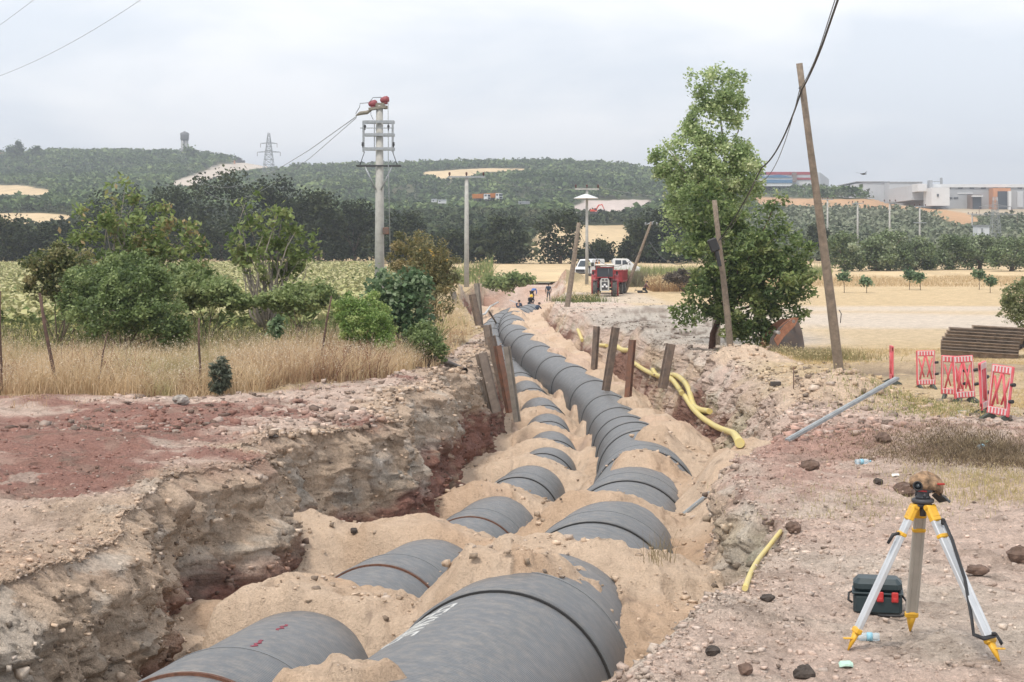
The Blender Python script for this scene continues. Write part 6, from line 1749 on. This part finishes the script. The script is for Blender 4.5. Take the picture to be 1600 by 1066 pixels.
# ------------------------------------------------------------------ red barriers
REDB = mat('barrier_red', (.66, .07, .09), .5, noise=.3, nscale=6, alt=(.60, .16, .18)); WHB = mat('barrier_white', (.70, .62, .60), .5, noise=.2, nscale=6)
FOOT = mat('barrier_foot_rubber', (.085, .10, .085), .85, noise=.4)
def barrier():
    r = thing('plastic_barrier', 'x', 'barrier', (0, 0, 0), group='red plastic barriers standing in a loose row')
    W, H = .62, 1.0
    f = MB()
    for s in (-1, 1): f.box((s * (W / 2 - .03), 0, H * .54), (.06, .05, H * .88), bev=.012)
    f.box((0, 0, .93), (W, .055, .15), bev=.012); f.box((0, 0, .18), (W, .055, .14), bev=.012)
    f.build('frame', REDB, r)
    d = MB()
    for s in (-1, 1): d.tube([(s * .20, 0, .25), (s * .02, 0, .86)], .028, 6); 
    d.tube([(-.22, .01, .80), (-.05, .01, .30)], .022, 6); d.tube([(.22, .01, .80), (.05, .01, .30)], .022, 6)
    d.build('brace', REDB, r)
    w = MB()
    for z in (.93, .18):
        for i in range(6): w.box((-.235 + i * .094, -.032, z), (.036, .008, .10))
    w.box((0, -.029, .985), (.54, .008, .012)); w.box((0, -.029, .235), (.54, .008, .012))
    for s in (-1, 1): w.box((s * .265, -.029, .60), (.014, .009, .77))
    w.build('white_stripes', WHB, r)
    for s in (-1, 1):
        ft = MB(); ft.loft([[Vector((s * .22 - .04, -.26, -.01)), Vector((s * .22 + .04, -.26, -.01)), Vector((s * .22 + .04, .26, -.01)), Vector((s * .22 - .04, .26, -.01))],
                            [Vector((s * .22 - .04, -.24, .03)), Vector((s * .22 + .04, -.24, .03)), Vector((s * .22 + .04, .24, .03)), Vector((s * .22 - .04, .24, .03))],
                            [Vector((s * .22 - .035, -.05, .12)), Vector((s * .22 + .035, -.05, .12)), Vector((s * .22 + .035, .05, .12)), Vector((s * .22 - .035, .05, .12))]], True, False)
        ft.build('foot', FOOT, r)
    for z in (.38, .68):
        c = MB(); c.cyl((W / 2 - .02, 0, z), (W / 2 + .10, -.03, z + .01), .035, n=10); c.build('coupling', BLACK, r)
    return r
bproto = barrier()
BAR = [(1393, 616, 43.5, 84, 0, 0, 'leftmost red barrier, seen edge-on beside the tip of the grey straightedge'), (1447, 617, 43, 6, 0, -1, 'red barrier facing the camera with a striped top board, left of the middle pair'),
       (1488, 634, 37.5, -24, 9, 2, 'rear barrier of the leaning middle pair'), (1508, 646, 35, 18, -3, -2, 'front barrier of the leaning middle pair'),
       (1538, 661, 31.5, 62, -2, -2, 'pale faded barrier left of the nearest one'), (1558, 677, 29.6, -60, -6, 3, 'nearest and rightmost barrier with a black coupling at mid height')]
for i, (px, py, d, rz, tx, ty, lb) in enumerate(BAR):
    o = bproto if i == 0 else copy_tree(bproto)
    o.scale = (.84, 1, 1.03)
    p = on(px, d); o.location = p; o['label'] = lb
    o.rotation_euler = (math.radians(tx), math.radians(ty), math.radians(rz))

# ------------------------------------------------------------------ steel sheet piles
PILE = mat('weathered_steel', (.23, .165, .125), .85, noise=.5, nscale=5, bump=.7, alt=(.12, .095, .08))
PILER = mat('rusty_pile_steel', (.25, .115, .07), .85, noise=.5, nscale=4, bump=.5, alt=(.14, .085, .065))
def u_profile(mb, L, w, dep=.16, t=.02, M=None):
    pts = [(-w / 2, dep), (-w / 2 + .05, dep), (-w * .28, 0), (w * .28, 0), (w / 2 - .05, dep), (w / 2, dep), (w / 2, dep - t * 1.2), (w / 2 - .06, dep - t), (w * .28 + .01, -t), (-w * .28 - .01, -t), (-w / 2 + .06, dep - t), (-w / 2, dep - t * 1.2)]
    r0 = [Vector((p[0], p[1], 0)) for p in pts]; r1 = [Vector((p[0], p[1], L)) for p in pts]
    # split lengthways into a strip loft (outline is concave: cap as quads)
    if M is not None: r0 = [M @ v for v in r0]; r1 = [M @ v for v in r1]
    n = len(pts); mb.loft([r0, r1], False, False)
    b = len(mb.v) - 2 * n
    for off in (0, n):
        for (i, j, k, l) in ((0, 1, 10, 11), (1, 2, 9, 10), (2, 3, 8, 9), (3, 4, 7, 8), (4, 5, 6, 7)):
            mb.f.append((b + off + i, b + off + j, b + off + k, b + off + l)); mb.s.append(False)
def pile(tx, ty, bx, by, d, w, label, m=PILE, rz=0, grp='steel sheet piles driven along the trench', below=1.2, hole=False):
    k = d / F; top, bot = at(tx, ty, d), at(bx, by, d)
    z = (top - bot); L = z.length
    x = Vector((1, 0, 0)); x = (x - z * (x.dot(z) / z.length_squared)).normalized(); x = Matrix.Rotation(math.radians(rz), 3, z.normalized()) @ x
    y = z.normalized().cross(x); R_ = Matrix((x, y, z.normalized())).transposed()
    root = thing('sheet_pile', label, 'sheet pile', bot, group=grp)
    mb = MB(); u_profile(mb, L + below, w * k / math.cos(math.radians(rz)) , .14, .03, Matrix.Translation(-z.normalized() * below) @ R_.to_4x4())
    mb.build('profile', m, root)
    cp = MB(); cp.box(R_ @ Vector((0, .06, L - .28)), (w * k * .55, .012, .10), R_); cp.build('weld_plate', m, root)
    return root
pile(753, 552, 774, 640, 50, 19, 'broad pale-faced steel pile, leftmost of the near left cluster', mat('muddy_steel', (.25, .20, .165), .9, noise=.4, nscale=4, bump=.4), 14, below=.1)
pile(765, 526, 786, 622, 53.5, 12, 'narrow dark pile just behind the broad one of the near left cluster', PILE, -30, below=.1)
pile(779, 540, 798, 640, 52, 12, 'rusty-edged pile in the middle of the near left cluster', PILER, 25, below=.1)
pile(790, 542, 806, 655, 51, 11, 'rightmost grey pile of the near left cluster, nearest the pipes', mat('grey_steel', (.27, .235, .20), .7, noise=.35, nscale=4, bump=.3), -18, below=.1)
pile(739, 460, 754, 530, 82, 11, 'tall dark pile of the far left group, leaning right', DSTEEL if False else PILE, 20)
pile(744, 443, 750, 510, 88, 9, 'pale pile standing just behind the tall dark one', mat('grey_steel', (.27, .235, .20)), -15)
pile(708, 456, 717, 490, 96, 9, 'short grey pile standing apart at the far left of the trench', mat('grey_steel', (.27, .235, .20)), 10)
pile(760, 508, 768, 566, 63, 13, 'pale short pile behind the near left cluster', mat('muddy_steel', (.25, .20, .165)), -10)
pile(931, 510, 927, 572, 72, 10, 'farthest of the four piles along the right side of the trench', PILE, -25, below=.6)
pile(964, 512, 952, 588, 64, 13, 'second farthest pile on the right side, leaning left over the yellow pipe', PILE, 20, below=.6)
pile(987, 531, 981, 606, 60, 11, 'orange-rusty pile on the right side beside the yellow pipe', PILER, -20, below=.6)
pile(1050, 538, 1040, 590, 57, 15, 'short dark pile set back on the slope nearest the green tree', PILE, 15, below=.4)

# stacked profiles on the right
sp = on(1500, 58.5)
STK = [(0, 0, 0), (0, .03, .11), (.02, .02, .22), (.0, 0, .33), (.05, .02, .44), (.15, .0, .57), (.22, .02, .68), (.30, 0, .79), (1.15, .0, .86)]
SLB = ['lowest', 'second lowest', 'third', 'fourth', 'fifth', 'sixth', 'seventh', 'eighth', 'topmost paler']
for i, (dx, dy, dz) in enumerate(STK):
    root = thing('steel_profile', 'rusty steel profile lying in the stack at right, %s counted from the ground' % SLB[i], 'steel profile', sp + Vector((dx - .70, dy, dz + .12)), group='rusty steel profiles stacked on the straw field')
    mb = MB(); M = Matrix.Rotation(math.radians(90), 4, 'Y') @ Matrix.Rotation(math.radians(90), 4, 'Z')
    u_profile(mb, 2.7 if i < 8 else 2.0, .62, .20, .025, Matrix.Rotation(math.radians(-14 + i * .6), 4, 'Z') @ Matrix.Rotation(math.radians(3), 4, 'Y') @ M)
    mb.build('profile', [mat('stack_steel', (.30, .23, .175), .9, noise=.5, nscale=5, bump=.4, alt=(.15, .115, .09)), mat('muddy_steel', (.25, .20, .165)), mat('stack_steel', (.30, .23, .175))][i % 3], root)
for i, (px, py, z0) in enumerate(((1560, 556, .1), (1580, 556, .35))):
    root = thing('steel_profile', ['dark curled steel profile on the ground right of the stack', 'upper curled profile resting over the dark one at the right edge'][i], 'steel profile', on(px, 58, z0))
    mb = MB(); pts = [(-.8, .55), (-.62, .5), (-.45, .1), (-.2, -.02), (.3, -.02), (.55, .12), (.7, .5), (.85, .55)]
    n = len(pts)
    rg = [[Vector((x, y, z)) for x, z in pts] + [Vector((x, y, z - .05)) for x, z in reversed(pts)] for y in (0, 1.8)]
    mb.loft(rg, False, False); b_ = len(mb.v) - 4 * n
    for off in (0, 2 * n):
        for q in range(n - 1):
            mb.f.append((b_ + off + q, b_ + off + q + 1, b_ + off + 2 * n - 2 - q, b_ + off + 2 * n - 1 - q)); mb.s.append(False)
    mb.build('profile', PILE, root)

# ------------------------------------------------------------------ yellow flexible pipe, straightedges, loose pipe
YP = mat('yellow_hose', (.66, .52, .15), .55, noise=.25, nscale=6, alt=(.55, .47, .22))
def hose(pts, r, label, lift=.10, name='yellow_pipe', grp='yellow hoses along the right slope', ribs=True):
    P = [hit(px, py, lift) for px, py in pts]
    # keep the run smooth
    for _ in range(1):
        P = [P[0]] + [(P[i - 1] + P[i] * 2 + P[i + 1]) / 4 for i in range(1, len(P) - 1)] + [P[-1]]
    Q = []
    for i in range(len(P) - 1):
        a, b, c, d_ = P[max(i - 1, 0)], P[i], P[i + 1], P[min(i + 2, len(P) - 1)]
        for k in range(6):
            t = k / 6.0
            Q.append(.5 * ((2 * b) + (c - a) * t + (2 * a - 5 * b + 4 * c - d_) * t * t + (3 * b - a - 3 * c + d_) * t ** 3))
    Q.append(P[-1]); mb = MB(); mb.tube(Q, r, 12); return tag(mb.build(name, YP), label, 'pipe', grp)
hose([(985, 574), (1000, 584), (1018, 594), (1035, 603), (1050, 613), (1066, 626)], .095, 'straight yellow pipe running down from the rusty pile')
hose([(1020, 584), (1026, 596), (1038, 604), (1056, 605), (1070, 606), (1078, 616), (1079, 632), (1084, 645), (1093, 652), (1109, 652)], .095, 'looping yellow hose lying over the straight yellow pipe')
hose([(1070, 628), (1080, 644), (1098, 660), (1106, 672), (1122, 681), (1138, 682), (1148, 690), (1156, 702)], .085, 'lower end of the yellow hose coming down to the sand')
hose([(960, 552), (972, 555), (988, 553)], .12, 'short stretch of yellow pipe between the two leaning right-hand piles', .12)
hose([(928, 546), (938, 551), (948, 555)], .095, 'short stretch of yellow pipe left of the farthest right-hand pile')
hose([(903, 530), (910, 537)], .10, 'stub of pale yellow pipe sticking from the slope farthest away')
hose([(1220, 845), (1200, 862), (1184, 880), (1172, 902), (1164, 925)], .026, 'crushed yellow hose end lying against the pale wall patch', .03)
def beam(p0, p1, w, h, label, name='straightedge', m=GALV):
    d = p1 - p0; R_ = frame_to(d); mb = MB(); mb.box(Vector((0, 0, 0)) + d / 2, (w, h, d.length), R_, bev=.004); mb.box(d / 2 + R_ @ Vector((0, h / 2 + .004, 0)), (w * .5, .008, d.length * .98), R_)
    return tag(mb.build(name, m, loc=p0), label, 'straightedge')
a = hit(1230, 692); beam(a, at(1402, 591, a.y + 2.0), .09, .05, 'long grey metal straightedge propped on the bank towards the red barriers', m=mat('grey_metal', (.33, .35, .36), .5, noise=.3, nscale=8))
a = hit(1066, 803); beam(a + Vector((0, 0, -.03)), at(1110, 770, a.y + .25), .075, .04, 'short grey metal straightedge stuck in the sand beside the big pipe', m=mat('grey_metal', (.33, .35, .36)))
a, b = hit(672, 560, .08), hit(727, 584, .08); mb = MB(); mb.tube([Vector((0, 0, 0)), (b - a) * .55 + Vector((0, 0, .02)), b - a], .085, 14, cap=False); mb.tube([(b - a) * .55 * .0 + Vector((0, 0, 0)), (b - a) * .02], .09, 14, cap=False)
pp = mb.build('loose_pipe', mat('brown_pipe', (.075, .055, .048), .5, noise=.3), loc=a); tag(pp, 'dark hollow pipe lying on the spoil below the low bush', 'pipe')
mb = MB(); pts_ = [hit(748, 497, .2), hit(758, 497, .35), hit(766, 488, .4), hit(778, 484, .6)]
mb.tube([q - pts_[0] for q in pts_], .10, 8); tag(mb.build('white_drain', mat('grey_pvc', (.52, .52, .50), .5), loc=pts_[0]), 'bent pale drain pipe sticking out of the far left bank', 'pipe')
a, b = hit(776, 511, .1), at(764, 486, 84); beam(a, b, .10, .08, 'slim timber leaning on the far left bank behind the pipes', 'timber', WOOD)
# stakes in the dry grass
STK2 = [(90, 577, 62, 458, 36, .045, 'tallest brown stake leaning in the dry grass at left'), (2, 560, 0, 455, 36, .03, 'brown stake at the very left edge of the dry grass'), (497, 560, 518, 463, 44, .03, 'thin dark stake leaning right in front of the green shrub'),
        (313, 560, 311, 497, 38, .03, 'short stake in the grass below the pale flower heads'), (150, 602, 168, 520, 37, .018, 'thin pale stalk rising beside the tallest stake'), (522, 585, 548, 540, 43, .03, 'low dark stick lying against the green shrub')]
for (bx, by, tx, ty, d, r, lb) in STK2:
    b = on(bx, d); t = at(tx, ty, d - .1); mb = MB(); L = t - b
    mb.tube([-L * .08, L * .3 + Vector((.01, 0, 0)), L * .65 + Vector((-.015, 0, 0)), L], [r, r * .95, r * .9, r * .7], 7)
    tag(mb.build('stake', mat('stake_wood', (.14, .085, .065), .9, noise=.5, nscale=9), loc=b), lb, 'stake', 'stakes standing in the dry grass')
# brick-like block and small peg on the right bank
p = hit(1212, 603, .05); mb = MB(); mb.box((0, 0, 0), (.26, .16, .12), .2, bev=.01); tag(mb.build('block', mat('dark_block', (.07, .06, .055), .9), loc=p), 'small dark block lying on the pink bank below the sand heap', 'block')
p = hit(1240, 612); mb = MB(); mb.tube([(0, 0, -.1), (0, 0, .45)], .012, 6); tag(mb.build('peg', RUSTY, loc=p), 'thin rusty peg standing between the block and the second sand heap', 'peg')

# ------------------------------------------------------------------ excavator bucket lying on the ground
bk = thing('excavator_bucket', 'worn rusty excavator bucket lying on its side beside the green tree', 'bucket', on(1222, 61), math.radians(8))
BKM = mat('bucket_steel', (.17, .125, .105), .7, noise=.5, nscale=4, bump=.4, alt=(.11, .10, .10)); BKO = mat('bucket_rust', (.38, .17, .10), .85, noise=.4, nscale=5)
prof = [(-.72, .0), (-.62, .62), (-.30, 1.02), (.10, 1.28), (.42, 1.30), (.60, .85), (.70, .25), (.66, .0)]
for y, m_, nm in ((-.55, BKM, 'side_plate'), (.55, BKO, 'side_plate')):
    s_ = MB(); s_.prism(prof, y - .03, y + .03); s_.build(nm, m_, bk)
sh = MB(); sp_ = [(.42, 1.30), (.60, .85), (.70, .25), (.66, .0), (-.72, .0)]
for i in range(len(sp_) - 1):
    (x0, z0), (x1, z1) = sp_[i], sp_[i + 1]; L = math.hypot(x1 - x0, z1 - z0); a = math.atan2(z1 - z0, x1 - x0)
    sh.box(((x0 + x1) / 2, 0, (z0 + z1) / 2), (L, 1.04, .05), Matrix.Rotation(-a, 3, 'Y'))
sh.build('shell', BKM, bk)
ea = MB()
for y in (-.22, .14): ea.prism([(-.60, .60), (-.20, 1.12), (.12, 1.36), (.36, 1.40), (.22, 1.10), (-.20, .70), (-.46, .35)], y - .7, y - .63)
ea.build('mounting_ear', BKO, bk)
for x_, z_ in ((-.42, .84), (.16, 1.26)):
    pn = MB(); pn.cyl((x_, -.92, z_), (x_, -.42, z_), .07, n=12); pn.build('pin', mat('worn_pin', (.45, .42, .40), .4, metal=.5), bk)
for i in range(5):
    t_ = MB(); t_.loft([[Vector((-.70 + a_, -.46 + i * .23 + b_, .02 + c_)) for a_, b_, c_ in ((0, -.05, 0), (0, .05, 0), (0, .05, .1), (0, -.05, .1))], [Vector((-.92, -.46 + i * .23 + b_, .02 + c_)) for b_, c_ in ((-.03, 0), (.03, 0), (.03, .03), (-.03, .03))]], True, False); t_.build('tooth', BKO, bk)

# ------------------------------------------------------------------ people
SKIN = mat('skin', (.34, .20, .14), .6)
def skin_obj(name, chains, m, parent, subdiv=2):
    """chains: list of [(x,y,z,r), ...]; the first vertex of each chain may repeat an earlier vertex and is then shared"""
    vs, rs, es = [], [], []
    def idx(p):
        for i, v in enumerate(vs):
            if (Vector(p[:3]) - v).length < 1e-4: return i
        vs.append(Vector(p[:3])); rs.append(p[3]); return len(vs) - 1
    for ch in chains:
        last = None
        for p in ch:
            i = idx(p)
            if last is not None and i != last: es.append((last, i))
            last = i
    me = bpy.data.meshes.new(name); me.from_pydata([tuple(v) for v in vs], es, []); me.materials.append(m)
    o = bpy.data.objects.new(name, me); COL.objects.link(o); o.parent = parent
    sk = o.modifiers.new('skin', 'SKIN'); sk.use_smooth_shade = True
    lay = me.skin_vertices[0] if me.skin_vertices else None
    if lay is None:
        bpy.context.view_layer.objects.active = o
        lay = me.skin_vertices[0] if me.skin_vertices else None
    if lay is not None:
        for i, r in enumerate(rs):
            if isinstance(r, tuple): lay.data[i].radius = r
            else: lay.data[i].radius = (r, r)
        lay.data[0].use_root = True
    sd = o.modifiers.new('sub', 'SUBSURF'); sd.levels = subdiv; sd.render_levels = subdiv
    return o

def person(label, base, rz, J, top_m, leg_m, hair_m, helmet=None, vest=None, sc=1.0):
    """J: joints in metres, facing -y: pelvis chest neck head, hips/knees/feet, shoulders/elbows/hands"""
    root = thing('person', label, 'person', base, rz); root.scale = (sc, sc, sc)
    g = lambda k: Vector(J[k])
    pel, che, nec, hea = g('pelvis'), g('chest'), g('neck'), g('head')
    V4 = lambda v, r: (v.x, v.y, v.z, r)
    body = [[V4(pel, (.14, .11)), V4(pel.lerp(che, .5), (.125, .10)), V4(che, (.15, .11)), V4(nec, .058), V4(nec.lerp(hea, .4), .058), V4(hea, (.075, .09)), V4(hea + (hea - nec).normalized() * .085, (.062, .075))]]
    up = (hea - nec).normalized(); fw = Vector(J.get('face', (0, -1, 0))).normalized()
    legs, arms = [], []
    for s in ('L', 'R'):
        h, k, a, t = g('hip' + s), g('knee' + s), g('ankle' + s), g('toe' + s)
        legs.append([V4(pel, (.14, .11)), V4(h, .088), V4(h.lerp(k, .5), .075), V4(k, .058), V4(k.lerp(a, .4), .054), V4(a, .040)])
        body.append(legs[-1] + [V4(a.lerp(t, .5) + Vector((0, 0, -.02)), .045), V4(t, .032)])
        sh_, e, w = g('sho' + s), g('elb' + s), g('hand' + s)
        arms.append([V4(che, (.15, .11)), V4(sh_, .062), V4(sh_.lerp(e, .5), .050), V4(e, .042), V4(w, .030)])
        d = (w - e).normalized(); side = d.cross(up); side = side.normalized() if side.length > .01 else Vector((1, 0, 0))
        palm = w + d * .075
        body.append(arms[-1] + [V4(palm, (.040, .018))])
        cur = d.cross(side).normalized()
        for f, (o_, L) in enumerate(((-.030, .072), (-.010, .082), (.010, .078), (.030, .062))):
            b = palm + side * o_ + d * .012
            body.append([V4(palm, (.040, .018)), V4(b, .009), V4(b + d * L * .5 + cur * .008, .008), V4(b + d * L * .8 + cur * .03, .007)])
        body.append([V4(w, .030), V4(w + side * .045 + d * .03, .010), V4(w + side * .055 + d * .075 + cur * .01, .008)])
    skin_obj('body', body, SKIN, root, 1)
    # nose, ears, eyes and mouth
    c = hea + up * .02; lat = fw.cross(up).normalized()
    n_ = MB(); n_.loft([[c + fw * .085 + up * .03 + lat * x for x in (-.008, .008)] + [c + fw * .08 - up * .02 + lat * x for x in (.018, -.018)], [c + fw * .118 - up * .018 + lat * x for x in (-.006, .006)] + [c + fw * .112 - up * .026 + lat * x for x in (.006, -.006)]], True, True); n_.build('nose', SKIN, root)
    for s in (-1, 1):
        e_ = MB(); e_.ball(c + fw * .086 + up * .022 + lat * s * .030, .011, 8); e_.build('eye', mat('eye', (.03, .025, .02), .3), root)
        e_ = MB(); e_.ball(c + lat * s * .086 - up * .0, .026, 8, (.5, .7, 1)); e_.build('ear', SKIN, root)
    mo = MB(); mo.box(c + fw * .094 - up * .052, (.045, .008, .010), frame_to(up, lat)); mo.build('mouth', mat('lips', (.28, .11, .09), .6), root)
    # clothes
    gr = lambda ch, f, k0=0, k1=99: [tuple(list(p[:3]) + [tuple(x * f for x in p[3]) if isinstance(p[3], tuple) else p[3] * f]) for p in ch[k0:k1]]
    jac = [gr(body[0][:3], 1.16) + [V4(nec + (che - nec) * .1, .085)]] + [gr(a, 1.22)[:-1] + [V4(Vector(a[-1][:3]), .042)] for a in arms]
    jac = [[(p[0], p[1], p[2], p[3]) for p in ch] for ch in jac]
    skin_obj('jacket', jac, top_m, root, 1)
    skin_obj('trousers', [gr(l, 1.18) for l in legs], leg_m, root, 1)
    for s in ('L', 'R'):
        a, t = g('ankle' + s), g('toe' + s)
        skin_obj('boot', [[V4(a + Vector((0, 0, .08)), .055), V4(a + Vector((0, 0, -.02)), .055), V4(a.lerp(t, .6) + Vector((0, 0, -.01)), .052), V4(t, .042)]], mat('boot_leather', (.07, .05, .04), .8), root, 1)
    if helmet:
        h_ = MB(); h_.lathe([(.128, -.0), (.122, .03), (.105, .075), (.06, .11), (.01, .12)], c + up * .035, up, 16); h_.lathe([(.10, -.004), (.15, -.006), (.15, .004), (.10, .006)], c + up * .035 + fw * .02, up, 16); h_.build('helmet', helmet, root)
    else:
        h_ = MB(); rings = []
        for z, r in ((-.045, .094), (0, .104), (.05, .100), (.09, .072), (.112, .02)):
            rings.append([c + up * z + (lat * math.cos(q) * r * .88 + fw * math.sin(q) * r * 1.0) - fw * (.028 - z * .08) for q in [i * math.pi / 8 for i in range(16)]])
        h_.loft(rings, True, True); h_.build('hair', hair_m, root)
    if vest:
        skin_obj('vest', [gr(body[0][:3], 1.26) + [V4(nec.lerp(che, .35), .10)]], vest, root, 1)
    return root

STAND = dict(pelvis=(0, 0, .93), chest=(0, 0, 1.30), neck=(0, .01, 1.48), head=(0, 0, 1.62), hipL=(-.09, 0, .88), hipR=(.09, 0, .88), kneeL=(-.12, -.02, .50), kneeR=(.11, -.03, .50), ankleL=(-.15, .03, .09), ankleR=(.13, .02, .09),
             toeL=(-.17, -.12, .035), toeR=(.15, -.13, .035), shoL=(-.20, 0, 1.40), shoR=(.20, 0, 1.40), elbL=(-.26, .03, 1.12), elbR=(.27, .03, 1.12), handL=(-.24, -.10, .90), handR=(.27, -.05, .87))
BEND = dict(pelvis=(0, .15, .90), chest=(0, -.22, 1.12), neck=(0, -.42, 1.14), head=(0, -.56, 1.08), hipL=(-.10, .15, .86), hipR=(.10, .15, .86), kneeL=(-.14, .02, .48), kneeR=(.13, .05, .48), ankleL=(-.15, .10, .09), ankleR=(.15, .16, .09),
            toeL=(-.17, -.06, .035), toeR=(.17, 0, .035), shoL=(-.20, -.33, 1.12), shoR=(.20, -.33, 1.12), elbL=(-.24, -.40, .82), elbR=(.24, -.42, .82), handL=(-.12, -.52, .60), handR=(.14, -.54, .60), face=(0, -.5, -1))
SQUAT = dict(pelvis=(0, .16, .34), chest=(0, -.04, .68), neck=(0, -.14, .84), head=(0, -.22, .95), hipL=(-.10, .14, .33), hipR=(.10, .14, .33), kneeL=(-.17, -.26, .50), kneeR=(.17, -.28, .50), ankleL=(-.14, .02, .10), ankleR=(.14, .02, .10),
             toeL=(-.16, -.14, .035), toeR=(.16, -.14, .035), shoL=(-.20, -.07, .78), shoR=(.20, -.07, .78), elbL=(-.24, -.26, .58), elbR=(.24, -.26, .58), handL=(-.08, -.42, .42), handR=(.08, -.42, .40), face=(0, -1, -.5))
KNEEL = dict(pelvis=(0, .10, .42), chest=(0, -.05, .76), neck=(0, -.13, .92), head=(0, -.20, 1.04), hipL=(-.10, .08, .40), hipR=(.10, .08, .40), kneeL=(-.13, -.26, .09), kneeR=(.13, -.24, .09), ankleL=(-.12, .22, .10), ankleR=(.12, .22, .10),
             toeL=(-.12, .32, .04), toeR=(.12, .32, .04), shoL=(-.20, -.08, .86), shoR=(.20, -.08, .86), elbL=(-.22, -.24, .62), elbR=(.22, -.24, .62), handL=(-.06, -.42, .52), handR=(.08, -.40, .46), face=(0, -1, -.4))
NAVY = mat('navy_cloth', (.022, .045, .085), .9, noise=.3, nscale=8); DK = mat('black_cloth', (.022, .024, .03), .9); LBL = mat('blue_cloth', (.09, .19, .48), .9, noise=.2)
GRYT = mat('grey_trousers', (.11, .11, .12), .9); HAIR = mat('dark_hair', (.018, .014, .012), .7); GRNS = mat('pale_green_shirt', (.42, .46, .30), .9); ORV = mat('orange_vest', (.75, .30, .05), .7); PUR = mat('plum_cloth', (.14, .075, .08), .9)
HELY = mat('yellow_helmet', (.80, .52, .03), .4)
def pp_(px, py, d): return at(px, py, d)
b = pp_(857, 470.5, 158); person('person in a navy jacket standing with back to the camera on the far trench edge', b, math.radians(180), STAND, NAVY, GRYT, HAIR)
b = pp_(832, 470, 156); person('person in a bright blue shirt bending forward behind the yellow helmet', b, math.radians(150), BEND, LBL, DK, HAIR, sc=1.0)
b = pp_(829, 481, 149); person('person in dark clothes with a yellow helmet crouching on the far pipe joint', b, math.radians(15), SQUAT, DK, NAVY, HAIR, helmet=HELY, sc=1.12)
b = pp_(839, 494, 143); person('person in a dark navy jacket crouching right of the yellow helmet, against the bank', b, math.radians(120), SQUAT, NAVY, DK, HAIR, sc=1.15)
b = pp_(810, 492, 141); person('person in a dark navy jacket kneeling on the near side of the far pipe joint', b, math.radians(160), KNEEL, NAVY, DK, HAIR, sc=1.12)
b = pp_(1008, 458.5, 150); person('person in dark plum clothes kneeling on the dirt track and leaning to the right', b, math.radians(80), KNEEL, PUR, DK, HAIR, sc=1.0)
b = pp_(920, 428, 196); person('person in a pale green shirt standing beside the concrete pole in front of the van', b, math.radians(20), STAND, GRNS, DK, HAIR)
b = pp_(932, 428, 195); person('person in an orange vest standing just left of the tractor roof', b, math.radians(-60), STAND, DK, DK, HAIR, vest=ORV)
b = pp_(936, 427.5, 197); person('second person with an orange vest standing right behind the first one', b, math.radians(-90), STAND, mat('orange_shirt', (.6, .3, .1), .9), DK, HAIR, vest=ORV, sc=.98)
# small dark pump and crate lying on the far ground
p = on(1000, 150); mb = MB(); mb.box((0, 0, .12), (.5, .3, .24), bev=.06); mb.tube([(-.25, 0, .2), (-.4, 0, .3), (-.5, 0, .15)], .04, 6)
tag(mb.build('tool_bag', BLACK, loc=p), 'small black bag on the dirt left of the kneeling person', 'bag')
mb = MB(); q = at(818, 470, 150); mb.box((0, 0, 0), (.9, .5, .08), Matrix.Rotation(.4, 3, 'Y')); tag(mb.build('board', mat('pale_board', (.6, .58, .6), .7), loc=q - Vector((.9, 0, .1))), 'pale board leaning beside the workers at the far pipe joint', 'board')
# ------------------------------------------------------------------ air
hz = MB(); hz.box((0, 2100, 115), (9600, 4600, 260))
hm = bpy.data.materials.new('haze_air'); hm.use_nodes = True
hn, hl_ = hm.node_tree.nodes, hm.node_tree.links; hn.clear()
ho = hn.new('ShaderNodeOutputMaterial'); hv = hn.new('ShaderNodeVolumePrincipled')
hv.inputs['Color'].default_value = (.86, .91, 1.0, 1); hv.inputs['Density'].default_value = .00032
hv.inputs['Anisotropy'].default_value = .2
hl_.new(hv.outputs['Volume'], ho.inputs['Volume'])
tag(hz.build('haze', hm), 'thin pale haze in front of the far hills', 'haze', kind='stuff')
